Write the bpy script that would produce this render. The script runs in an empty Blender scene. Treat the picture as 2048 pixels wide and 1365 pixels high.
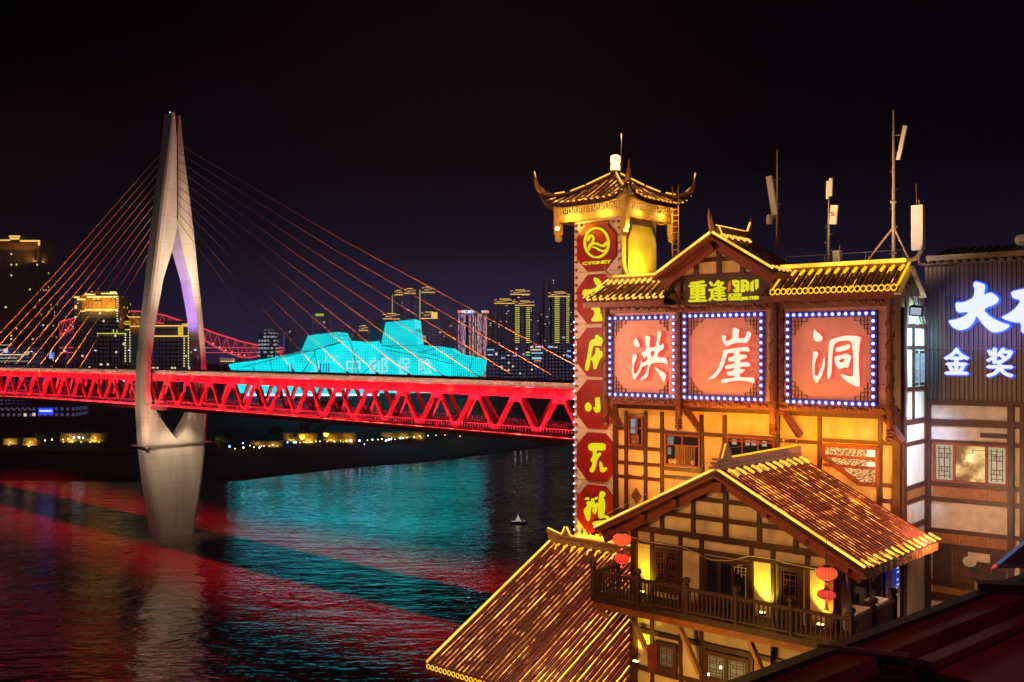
import bpy, math, random
from mathutils import Vector, Matrix, noise as mnoise
random.seed(11)
S = bpy.context.scene
C = S.collection
R = math.radians
# ---------------------------------------------------------------- camera, sky, exposure
FPX, CX, HZ, CH = 1991.1, 1024.0, 701.0, 72.7      # focal length and centre of a 2048 px frame, horizon row, camera height
cam = bpy.data.objects.new('camera', bpy.data.cameras.new('camera'))
C.objects.link(cam)
cam.location = (0, 0, CH)
cam.rotation_euler = (R(90), 0, 0)
cam.data.lens = 35; cam.data.sensor_width = 36
cam.data.shift_y = 18.5 / 2048
cam.data.clip_start = 0.3; cam.data.clip_end = 20000
S.camera = cam
S.view_settings.view_transform = 'Standard'; S.view_settings.look = 'None'
S.view_settings.exposure = 0; S.view_settings.gamma = 1
S.cycles.use_denoising = True
S.cycles.max_bounces = 5; S.cycles.diffuse_bounces = 2; S.cycles.glossy_bounces = 3
S.cycles.transmission_bounces = 3; S.cycles.transparent_max_bounces = 6
S.cycles.sample_clamp_indirect = 3; S.cycles.caustics_reflective = False; S.cycles.caustics_refractive = False
world = bpy.data.worlds.new('World'); S.world = world; world.use_nodes = True
def sky_nodes():
    nt = world.node_tree; n = nt.nodes; l = nt.links
    bg = n['Background']
    tc = n.new('ShaderNodeTexCoord'); sp = n.new('ShaderNodeSeparateXYZ')
    l.new(tc.outputs['Generated'], sp.inputs[0])
    r = n.new('ShaderNodeValToRGB')
    e = r.color_ramp.elements
    e[0].position = 0.0; e[0].color = (.046, .033, .086, 1)
    e[1].position = .42; e[1].color = (.0008, .0003, .0006, 1)
    for p, c in ((.05, (.0250, .0180, .0540, 1)), (.10, (.0075, .0055, .0140, 1)), (.18, (.0024, .0010, .0020, 1))):
        k = e.new(p); k.color = c
    l.new(sp.outputs['Z'], r.inputs[0])
    # the city glow is strongest above the far bank (straight ahead) and weaker upstream
    m = n.new('ShaderNodeMapRange'); m.inputs['From Min'].default_value = -.42; m.inputs['From Max'].default_value = .06
    m.inputs['To Min'].default_value = .28; m.inputs['To Max'].default_value = 1.0
    l.new(sp.outputs['X'], m.inputs['Value'])
    mx = n.new('ShaderNodeVectorMath'); mx.operation = 'SCALE'
    l.new(r.outputs[0], mx.inputs[0]); l.new(m.outputs[0], mx.inputs['Scale'])
    l.new(mx.outputs[0], bg.inputs[0]); bg.inputs[1].default_value = 1.0
sky_nodes()
# ---------------------------------------------------------------- frames: s to the right, t away, z up, turned about the vertical
class Fr:
    def __init__(f, x, y, deg):
        f.x, f.y, f.a = x, y, R(deg)
        f.c, f.s = math.cos(f.a), math.sin(f.a)
    def W(f, p):
        return Vector((f.x + f.c * p[0] - f.s * p[1], f.y + f.s * p[0] + f.c * p[1], p[2]))
    def L(f, x, y):
        dx, dy = x - f.x, y - f.y
        return f.c * dx + f.s * dy, -f.s * dx + f.c * dy
    def on_t(f, u, v, t):                                  # where a sight line meets the plane t
        k = (u - CX) / FPX
        ox, oy = f.x - f.s * t, f.y + f.c * t
        s = (k * oy - ox) / (f.c - k * f.s)
        Z = oy + f.s * s
        return s, CH - (v - HZ) / FPX * Z
    def on_s(f, u, v, s):
        k = (u - CX) / FPX
        ox, oy = f.x + f.c * s, f.y + f.s * s
        t = (k * oy - ox) / (-f.s - k * f.c)
        Z = oy + f.c * t
        return t, CH - (v - HZ) / FPX * Z
WF = Fr(0, 0, 0)
def lin(c):
    return tuple((x / 12.92 if x <= .04045 else ((x + .055) / 1.055) ** 2.4) for x in (v / 255 for v in c))
# ---------------------------------------------------------------- materials
def newmat(name):
    m = bpy.data.materials.new(name); m.use_nodes = True
    return m, m.node_tree.nodes, m.node_tree.links, m.node_tree.nodes['Principled BSDF']
def mat(name, col, rough=.6, metal=0, var=.25, scale=6, bump=0, spec=None, stretch=(1, 1, 1)):
    m, n, l, b = newmat(name)
    b.inputs['Roughness'].default_value = rough; b.inputs['Metallic'].default_value = metal
    if spec is not None: b.inputs['Specular IOR Level'].default_value = spec
    tc = n.new('ShaderNodeTexCoord'); mp = n.new('ShaderNodeMapping'); mp.inputs['Scale'].default_value = stretch
    nz = n.new('ShaderNodeTexNoise'); nz.inputs['Scale'].default_value = scale; nz.inputs['Detail'].default_value = 6
    l.new(tc.outputs['Object'], mp.inputs[0]); l.new(mp.outputs[0], nz.inputs['Vector'])
    rp = n.new('ShaderNodeValToRGB'); e = rp.color_ramp.elements
    e[0].position = .3; e[1].position = .7
    e[0].color = tuple(c * (1 - var) for c in col) + (1,)
    e[1].color = tuple(min(1, c * (1 + var * .6)) for c in col) + (1,)
    l.new(nz.outputs['Fac'], rp.inputs[0]); l.new(rp.outputs[0], b.inputs['Base Color'])
    if bump:
        bp = n.new('ShaderNodeBump'); bp.inputs['Strength'].default_value = bump; bp.inputs['Distance'].default_value = .02
        l.new(nz.outputs['Fac'], bp.inputs['Height']); l.new(bp.outputs[0], b.inputs['Normal'])
    return m
def emit(name, col, k, base=(.02, .02, .02)):
    m, n, l, b = newmat(name)
    b.inputs['Base Color'].default_value = base + (1,)
    b.inputs['Emission Color'].default_value = tuple(col) + (1,); b.inputs['Emission Strength'].default_value = k
    b.inputs['Roughness'].default_value = .4
    return m
def emit_noise(name, c0, c1, k0, k1, scale, lo=.42, hi=.62, per_object=.0, stretch=(1, 1, 1), base=(.02, .01, .01)):
    # a lamp string whose brightness wanders along its length, some runs nearly dead
    m, n, l, b = newmat(name)
    b.inputs['Base Color'].default_value = base + (1,); b.inputs['Roughness'].default_value = .35
    tc = n.new('ShaderNodeTexCoord'); mp = n.new('ShaderNodeMapping'); mp.inputs['Scale'].default_value = stretch
    nz = n.new('ShaderNodeTexNoise'); nz.inputs['Scale'].default_value = scale; nz.inputs['Detail'].default_value = 3
    l.new(tc.outputs['Object'], mp.inputs[0]); l.new(mp.outputs[0], nz.inputs['Vector'])
    oi = n.new('ShaderNodeObjectInfo'); ad = n.new('ShaderNodeMath'); ad.operation = 'MULTIPLY_ADD'
    l.new(oi.outputs['Random'], ad.inputs[0]); ad.inputs[1].default_value = per_object
    l.new(nz.outputs['Fac'], ad.inputs[2])
    mr = n.new('ShaderNodeMapRange'); mr.inputs['From Min'].default_value = lo + per_object / 2; mr.inputs['From Max'].default_value = hi + per_object / 2
    l.new(ad.outputs[0], mr.inputs['Value'])
    mc = n.new('ShaderNodeMix'); mc.data_type = 'RGBA'
    mc.inputs['A'].default_value = c0 + (1,); mc.inputs['B'].default_value = c1 + (1,)
    l.new(mr.outputs[0], mc.inputs['Factor']); l.new(mc.outputs['Result'], b.inputs['Emission Color'])
    ms = n.new('ShaderNodeMapRange'); ms.inputs['To Min'].default_value = k0; ms.inputs['To Max'].default_value = k1
    l.new(mr.outputs[0], ms.inputs['Value']); l.new(ms.outputs[0], b.inputs['Emission Strength'])
    return m
def window_mat(name, base, cw, chh, prob, col, k, fill=(.5, .55), glow=None, gk=0.0):
    # dark facade with a regular grid of panes, a few of them lit from inside; gk paints haze glow on all
    m, n, l, b = newmat(name)
    b.inputs['Base Color'].default_value = base + (1,); b.inputs['Roughness'].default_value = .7
    tc = n.new('ShaderNodeTexCoord'); sp = n.new('ShaderNodeSeparateXYZ'); l.new(tc.outputs['Object'], sp.inputs[0])
    def mt(op, a, bb=None):
        q = n.new('ShaderNodeMath'); q.operation = op
        for i, x in enumerate((a, bb)):
            if x is None: continue
            if isinstance(x, (int, float)): q.inputs[i].default_value = x
            else: l.new(x, q.inputs[i])
        return q.outputs[0]
    xy = mt('ADD', sp.outputs['X'], sp.outputs['Y'])
    gx = mt('DIVIDE', xy, cw); gz = mt('DIVIDE', sp.outputs['Z'], chh)
    fx, fz = mt('FLOOR', gx), mt('FLOOR', gz)
    cb = n.new('ShaderNodeCombineXYZ'); l.new(fx, cb.inputs[0]); l.new(fz, cb.inputs[1])
    wn = n.new('ShaderNodeTexWhiteNoise'); wn.noise_dimensions = '3D'; l.new(cb.outputs[0], wn.inputs['Vector'])
    oi = n.new('ShaderNodeObjectInfo'); l.new(oi.outputs['Random'], cb.inputs[2])
    on = mt('LESS_THAN', wn.outputs['Value'], prob)
    pane = mt('MULTIPLY', mt('LESS_THAN', mt('FRACT', gx), fill[0]), mt('LESS_THAN', mt('FRACT', gz), fill[1]))
    lit = mt('MULTIPLY', on, pane)
    mc = n.new('ShaderNodeMix'); mc.data_type = 'RGBA'
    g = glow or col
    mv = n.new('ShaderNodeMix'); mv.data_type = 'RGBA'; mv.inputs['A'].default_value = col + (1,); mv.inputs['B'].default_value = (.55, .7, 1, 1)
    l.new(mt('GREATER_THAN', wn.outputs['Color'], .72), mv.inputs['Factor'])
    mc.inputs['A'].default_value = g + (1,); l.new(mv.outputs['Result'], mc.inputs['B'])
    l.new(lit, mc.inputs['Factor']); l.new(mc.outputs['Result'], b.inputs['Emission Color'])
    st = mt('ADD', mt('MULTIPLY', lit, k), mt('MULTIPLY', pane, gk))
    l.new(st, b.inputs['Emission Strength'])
    return m
# ---------------------------------------------------------------- mesh building
ORG = {}
class MB:
    def __init__(b): b.v = []; b.f = []; b.mi = []; b.cur = 0
    def add(b, vs, fs):
        o = len(b.v); b.v += [tuple(p) for p in vs]
        for f in fs: b.f.append(tuple(i + o for i in f)); b.mi.append(b.cur)
        return b
    def box(b, s0, s1, t0, t1, z0, z1):
        return b.add([(s0, t0, z0), (s1, t0, z0), (s1, t1, z0), (s0, t1, z0), (s0, t0, z1), (s1, t0, z1), (s1, t1, z1), (s0, t1, z1)],
                     [(3, 2, 1, 0), (4, 5, 6, 7), (0, 1, 5, 4), (1, 2, 6, 5), (2, 3, 7, 6), (3, 0, 4, 7)])
    def hexa(b, lo, hi):
        return b.add(lo + hi, [(3, 2, 1, 0), (4, 5, 6, 7), (0, 1, 5, 4), (1, 2, 6, 5), (2, 3, 7, 6), (3, 0, 4, 7)])
    def prism(b, pts, ax, a0, a1):
        g = {'t': lambda p, a: (p[0], a, p[1]), 's': lambda p, a: (a, p[0], p[1]), 'z': lambda p, a: (p[0], p[1], a)}[ax]
        n = len(pts)
        ar = sum(pts[i][0] * pts[(i + 1) % n][1] - pts[(i + 1) % n][0] * pts[i][1] for i in range(n))
        if (ar < 0) != (ax == 't'): pts = pts[::-1]
        if ax == 't': pts = pts[::-1]; pts = pts[::-1]
        vs = [g(p, a0) for p in pts] + [g(p, a1) for p in pts]
        fs = [tuple(range(n - 1, -1, -1)), tuple(range(n, 2 * n))] + [(i, (i + 1) % n, n + (i + 1) % n, n + i) for i in range(n)]
        return b.add(vs, fs)
    def bar(b, p, q, w, h, up=(0, 0, 1)):
        p, q = Vector(p), Vector(q); d = (q - p).normalized(); u = Vector(up)
        x = d.cross(u)
        if x.length < 1e-5: x = d.cross(Vector((1, 0, 0)))
        x.normalize(); y = x.cross(d)
        k = [(-w / 2, -h / 2), (w / 2, -h / 2), (w / 2, h / 2), (-w / 2, h / 2)]
        return b.add([p + x * i + y * j for i, j in k] + [q + x * i + y * j for i, j in k],
                     [(3, 2, 1, 0), (4, 5, 6, 7), (0, 1, 5, 4), (1, 2, 6, 5), (2, 3, 7, 6), (3, 0, 4, 7)])
    def tube(b, pts, r, n=6, closed=False):
        pts = [Vector(p) for p in pts]; vs = []; m = len(pts)
        rs = r if isinstance(r, (list, tuple)) else [r] * m
        for i, p in enumerate(pts):
            d = (pts[(i + 1) % m] - pts[i - 1]) if closed else (pts[min(i + 1, m - 1)] - pts[max(i - 1, 0)])
            d.normalize()
            x = d.cross(Vector((0, 0, 1)))
            if x.length < 1e-3: x = d.cross(Vector((1, 0, 0)))
            x.normalize(); y = x.cross(d)
            vs += [p + (x * math.cos(a) + y * math.sin(a)) * rs[i] for a in (2 * math.pi * k / n for k in range(n))]
        fs = []
        for i in range(m if closed else m - 1):
            j = (i + 1) % m
            fs += [(i * n + k, i * n + (k + 1) % n, j * n + (k + 1) % n, j * n + k) for k in range(n)]
        if not closed: fs += [tuple(range(n - 1, -1, -1)), tuple((m - 1) * n + k for k in range(n))]
        return b.add(vs, fs)
    def lathe(b, c, prof, n=16, rib=0, ribs=0):
        vs = []
        for r, z in prof:
            for k in range(n):
                a = 2 * math.pi * k / n; q = r * (1 - rib * (k % 2)) if ribs else r
                vs.append((c[0] + q * math.cos(a), c[1] + q * math.sin(a), c[2] + z))
        fs = [(i * n + k, i * n + (k + 1) % n, (i + 1) * n + (k + 1) % n, (i + 1) * n + k) for i in range(len(prof) - 1) for k in range(n)]
        fs += [tuple(range(n - 1, -1, -1)), tuple((len(prof) - 1) * n + k for k in range(n))]
        return b.add(vs, fs)
    def ball(b, c, r, n=8, sq=1.0):
        return b.lathe(c, [(r * math.sin(math.pi * i / n) + 1e-4, -r * sq * math.cos(math.pi * i / n)) for i in range(n + 1)], n + 2)
    def mesh(b, name, mats, o=(0, 0, 0), smooth=False):
        me = bpy.data.meshes.new(name)
        me.from_pydata([(x - o[0], y - o[1], z - o[2]) for x, y, z in b.v], [], b.f)
        for m in (mats if isinstance(mats, (list, tuple)) else [mats]): me.materials.append(m)
        me.polygons.foreach_set('material_index', b.mi)
        if smooth: me.polygons.foreach_set('use_smooth', [True] * len(b.f))
        me.validate(); me.update()
        return me
    def part(b, name, mats, parent, smooth=False, label=None):
        o = bpy.data.objects.new(name, b.mesh(name, mats, ORG[parent.name][0], smooth)); C.objects.link(o)
        o.parent = parent; ORG[o.name] = ORG[parent.name]
        if label: o['label'] = label
        return o
    def solo(b, name, mats, fr, o, label=None, cat=None, group=None, kind=None, smooth=False):
        ob = bpy.data.objects.new(name, b.mesh(name, mats, o, smooth)); C.objects.link(ob)
        ob.location = fr.W(o); ob.rotation_euler = (0, 0, fr.a); ORG[ob.name] = (o, fr)
        return tag(ob, label, cat, group, kind)
def tag(o, label=None, cat=None, group=None, kind=None):
    if label: o['label'] = label
    if cat: o['category'] = cat
    if group: o['group'] = group
    if kind: o['kind'] = kind
    return o
def thing(name, label, cat, fr, o, group=None):
    e = bpy.data.objects.new(name, None); C.objects.link(e); e.empty_display_size = .3
    e.location = fr.W(o); e.rotation_euler = (0, 0, fr.a); ORG[e.name] = (o, fr)
    return tag(e, label, cat, group)
def inst(name, me, parent, p, rot=None, scale=None):
    o = bpy.data.objects.new(name, me); C.objects.link(o); o.parent = parent
    g = ORG[parent.name][0]; o.location = (p[0] - g[0], p[1] - g[1], p[2] - g[2])
    if rot: o.rotation_euler = rot
    if scale: o.scale = scale
    ORG[o.name] = ((0, 0, 0), None)
    return o
def copy_tree(o, parent=None):
    c = o.copy(); C.objects.link(c); ORG[c.name] = ORG.get(o.name)
    if parent: c.parent = parent
    for ch in list(o.children): copy_tree(ch, c)
    return c
def smooth_loop(p, it=1):
    for _ in range(it):
        q = []
        for i in range(len(p)):
            a, b = p[i], p[(i + 1) % len(p)]
            q += [(a[0] * .8 + b[0] * .2, a[1] * .8 + b[1] * .2), (a[0] * .2 + b[0] * .8, a[1] * .2 + b[1] * .8)]
        p = q
    return p
def loops_mb(loops, t_back, depth, grow=0.0):
    # filled outline (loops in s,z; inner loops are holes) standing proud of the plane t_back towards -t; face = material 0, edge = 1
    cu = bpy.data.curves.new('outline', 'CURVE'); cu.dimensions = '2D'; cu.fill_mode = 'BOTH'; cu.extrude = depth / 2; cu.offset = grow
    for lp in loops:
        sp = cu.splines.new('POLY'); sp.points.add(len(lp) - 1); sp.use_cyclic_u = True
        for i, (x, y) in enumerate(lp): sp.points[i].co = (x, y, 0, 1)
    ob = bpy.data.objects.new('outline', cu)
    return _from_obj(ob, cu, lambda x, y, z: (x, t_back - depth / 2 - z, y))
def _from_obj(ob, cu, fn):
    C.objects.link(ob)
    me = ob.evaluated_get(bpy.context.evaluated_depsgraph_get()).to_mesh()
    b = MB()
    b.v = [fn(*v.co) for v in me.vertices]
    for p in me.polygons:
        b.f.append(tuple(p.vertices)); b.mi.append(0 if abs(p.normal.z) > .5 else 1)
    ob.to_mesh_clear(); C.objects.unlink(ob); bpy.data.objects.remove(ob); bpy.data.curves.remove(cu)
    return b
def text_mb(body, s0, s1, z0, z1, t_back, depth, bold=0.0, flip=False):
    cu = bpy.data.curves.new('text', 'FONT'); cu.body = body; cu.size = 1; cu.extrude = .01; cu.offset = bold; cu.resolution_u = 3
    ob = bpy.data.objects.new('text', cu); b = _from_obj(ob, cu, lambda x, y, z: (x, y, z))
    xs = [v[0] for v in b.v]; ys = [v[1] for v in b.v]
    kx, ky = (s1 - s0) / (max(xs) - min(xs)), (z1 - z0) / (max(ys) - min(ys)); x0, y0 = min(xs), min(ys)
    b.v = [(s0 + (x - x0) * kx, t_back - (depth if z > 0 else 0), z0 + (y - y0) * ky) for x, y, z in b.v]
    return b
def heavy_text(body, s0, s1, z0, z1, t_back, depth, w):
    # bold lettering: the same outline laid a stroke's width to each side
    o = MB()
    for i, (a, c) in enumerate(((-1, 0), (1, 0), (0, 1), (0, -1), (0, 0))):
        b = text_mb(body, s0 + w + a * w, s1 - w + a * w, z0 + w * .6 + c * w * .6, z1 - w * .6 + c * w * .6, t_back, depth + i * .002)
        n = len(o.v); o.v += b.v; o.f += [tuple(k + n for k in f) for f in b.f]; o.mi += b.mi
    return o
def lamp(name, kind, fr, p, col, watts, aim=None, size=.1, angle=60, blend=.6, size_y=None, spread=None):
    d = bpy.data.lights.new(name, kind); d.energy = watts; d.color = col
    if kind == 'SPOT': d.spot_size = R(angle); d.spot_blend = blend; d.shadow_soft_size = size
    elif kind == 'AREA':
        d.size = size
        if size_y: d.shape = 'RECTANGLE'; d.size_y = size_y
        if spread: d.spread = R(spread)
    else: d.shadow_soft_size = size
    o = bpy.data.objects.new(name, d); C.objects.link(o); o.location = fr.W(p)
    if aim is not None: o.rotation_euler = (fr.W(aim) - fr.W(p)).to_track_quat('-Z', 'Y').to_euler()
    o['kind'] = 'helper'
    return o
# ================================================================ shared materials
M = {}
M['plaster'] = mat('plaster', (.60, .46, .30), .75, var=.26, scale=1.9, bump=.15, stretch=(1, 1, .45))
M['plaster_dim'] = mat('aged_plaster', (.55, .46, .36), .8, var=.25, scale=2.5, bump=.1)
M['ochre_plaster'] = mat('ochre_plaster', (.58, .375, .15), .75, var=.26, scale=1.9, bump=.15, stretch=(1, 1, .45))
M['wood'] = mat('dark_timber', (.055, .0115, .0038), .5, var=.45, scale=5, bump=.25, stretch=(1, 1, .3))
M['redwood'] = mat('reddish_timber', (.19, .032, .010), .5, var=.4, scale=5, bump=.2)
M['blackwood'] = mat('weathered_black_timber', (.045, .012, .006), .55, var=.6, scale=7, bump=.5)
M['orangewood'] = mat('varnished_orange_timber', (.28, .09, .02), .5, var=.35, scale=6)
M['tile'] = mat('glazed_roof_tile', (.145, .029, .016), .28, var=.55, scale=9, bump=.15)
M['tilebed'] = mat('roof_bed', (.045, .016, .011), .6, var=.5, scale=5)
def concrete():
    m = mat('pylon_concrete', (.58, .52, .45), .75, var=.22, scale=.22, stretch=(1, 1, .18)); n, l = m.node_tree.nodes, m.node_tree.links; b = n['Principled BSDF']
    tc = n.new('ShaderNodeTexCoord'); sp = n.new('ShaderNodeSeparateXYZ'); l.new(tc.outputs['Object'], sp.inputs[0]); o = sp.outputs['Z']
    for op, x in (('DIVIDE', 5.2), ('FRACT', 0), ('LESS_THAN', .04), ('MULTIPLY', .35)):
        q = n.new('ShaderNodeMath'); q.operation = op; l.new(o, q.inputs[0]); q.inputs[1].default_value = x; o = q.outputs[0]
    mx = n.new('ShaderNodeMix'); mx.data_type = 'RGBA'; l.new(o, mx.inputs['Factor']); mx.inputs['B'].default_value = (.18, .15, .13, 1)
    l.new(b.inputs['Base Color'].links[0].from_socket, mx.inputs['A']); l.new(mx.outputs['Result'], b.inputs['Base Color'])
    return m
M['stone'] = concrete()
M['steel_red'] = mat('red_bridge_steel', (.60, .10, .12), .4, var=.2, scale=.3)
M['parapet'] = mat('parapet_concrete', (.30, .23, .18), .8, var=.3, scale=.4)
M['asphalt'] = mat('asphalt', (.05, .05, .05), .9, var=.2, scale=.5)
M['cable'] = mat('cable_sheath', (.50, .20, .10), .45, var=.1, scale=.2)
M['grey'] = mat('galvanised_steel', (.35, .33, .30), .45, metal=.3, var=.25, scale=4)
M['white_panel'] = mat('white_plastic', (.66, .61, .54), .5, var=.10, scale=2)
M['glass_dark'] = mat('dark_glass', (.012, .012, .016), .06, var=.2, scale=1)
M['gold_neon'] = emit('warm_white_neon', (1, .50, .06), 1.45)
M['yellow_neon'] = emit('yellow_neon', (1, .54, .012), 1.25)
M['letter_yellow'] = emit('yellow_letter_light', (.80, .74, .005), .92)
M['letter_white'] = emit('white_letter_light', (.88, .86, .66), .98)
M['halo_red'] = emit('red_halo_light', (1, .035, .03), 1.5)
M['bulb'] = emit('blue_white_bulb', (.50, .62, 1), 2.0); M['bulb_halo'] = emit('deep_blue_bulb_halo', (.05, .06, .9), .5)  # the emissive ring stands in for the blue glow round each bulb
M['bulb_off'] = mat('amber_bulb', (.26, .13, .05), .3, var=.4, scale=20)
M['sign_red'] = mat('red_sign_board', (.27, .006, .005), .45, var=.35, scale=2.2)
M['salmon'] = mat('salmon_sign_panel', (.50, .225, .185), .55, var=.14, scale=1.6)
M['carved'] = mat('carved_dark_timber', (.15, .042, .018), .42, var=.7, scale=16, bump=1.0)
M['black'] = mat('black_metal', (.02, .018, .018), .5, var=.3, scale=6)
M['amber_strip'] = emit('amber_strip_light', (1, .55, .12), 1.6)

# ================================================================ river, banks
def water():
    m, n, l, b = newmat('river_water')
    b.inputs['Base Color'].default_value = (.15, .075, .055, 1); b.inputs['Roughness'].default_value = .06; b.inputs['IOR'].default_value = 1.55
    tc = n.new('ShaderNodeTexCoord')
    def nz(sc, st, det):
        mp = n.new('ShaderNodeMapping'); mp.inputs['Scale'].default_value = st; mp.inputs['Rotation'].default_value = (0, 0, R(8))
        q = n.new('ShaderNodeTexNoise'); q.inputs['Scale'].default_value = sc; q.inputs['Detail'].default_value = det
        l.new(tc.outputs['Object'], mp.inputs[0]); l.new(mp.outputs[0], q.inputs['Vector']); return q.outputs['Fac']
    def mad(a, k, c=None):
        q = n.new('ShaderNodeMath'); q.operation = 'MULTIPLY_ADD'; l.new(a, q.inputs[0]); q.inputs[1].default_value = k
        if c is not None: l.new(c, q.inputs[2])
        else: q.inputs[2].default_value = 0
        return q.outputs[0]
    cm_ = n.new('ShaderNodeMapRange'); l.new(nz(.011, (.5, 1, 1), 3), cm_.inputs['Value']); cm_.inputs['From Min'].default_value = .35; cm_.inputs['From Max'].default_value = .65; cm_.inputs['To Min'].default_value = .55; cm_.inputs['To Max'].default_value = 1.25
    h = mad(nz(.16, (.55, 1, 1), 3), .55, mad(nz(.55, (.5, 1, 1), 3), .22, mad(nz(.035, (1, 1, 1), 2), .5)))
    bp = n.new('ShaderNodeBump'); l.new(cm_.outputs[0], bp.inputs['Distance']); bp.inputs['Strength'].default_value = 1
    l.new(h, bp.inputs['Height']); l.new(bp.outputs[0], b.inputs['Normal'])
    MB().add([(-3000, 20, 0), (3000, 20, 0), (3000, 2600, 0), (-3000, 2600, 0)], [(0, 1, 2, 3)]).solo('water', m, WF, (0, 0, 0), kind='structure')
water()
M['soil'] = mat('bank_soil', (.035, .026, .020), .95, var=.6, scale=.06)
def gp(u, v, z=0.0):                                            # a spot on level ground z seen at u,v
    Z = (CH - z) * FPX / (v - HZ); return ((u - CX) / FPX * Z, Z)
def far_bank():
    line = [(-900, 962), (0, 962), (250, 964), (480, 962), (600, 948), (700, 937), (850, 925), (1000, 906), (1148, 888), (1300, 872), (1700, 840)]
    pts = []
    for i in range(len(line) - 1):
        for k in range(8):
            a = k / 8; pts.append((line[i][0] * (1 - a) + line[i + 1][0] * a, line[i][1] * (1 - a) + line[i + 1][1] * a))
    rows = [(-3, -1.5), (0, .15), (12, 1.6), (40, 4.0), (75, 9), (82, 10), (100, 14), (150, 22), (210, 33), (300, 36), (700, 38), (1900, 40)]
    vs = []; fs = []
    for d, z in rows:
        for i, (u, v) in enumerate(pts):
            x, y = gp(u, v); q = 1 + d / y
            w = mnoise.noise(Vector((x * .02, y * .02, d * .03)))
            vs.append((x * q, y * q + w * 5, z + (w * min(2.5, d * .05) if d > 0 else 0)))
    n = len(pts)
    for j in range(len(rows) - 1):
        fs += [(j * n + i, j * n + i + 1, (j + 1) * n + i + 1, (j + 1) * n + i) for i in range(n - 1)]
    MB().add(vs, fs).solo('riverbank', M['soil'], WF, (0, 0, 0), kind='structure', smooth=True)
far_bank()
def near_bank():
    fr = Fr(2.97, 37, -42)
    MB().hexa([(-14, -9, -2), (60, -9, -2), (60, 60, -2), (-14, 60, -2)], [(-11, -5, 46), (60, -5, 46), (60, 60, 52), (-8, 60, 52)]).solo('cliff', M['soil'], fr, (0, 0, 0), kind='structure')
near_bank()

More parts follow.
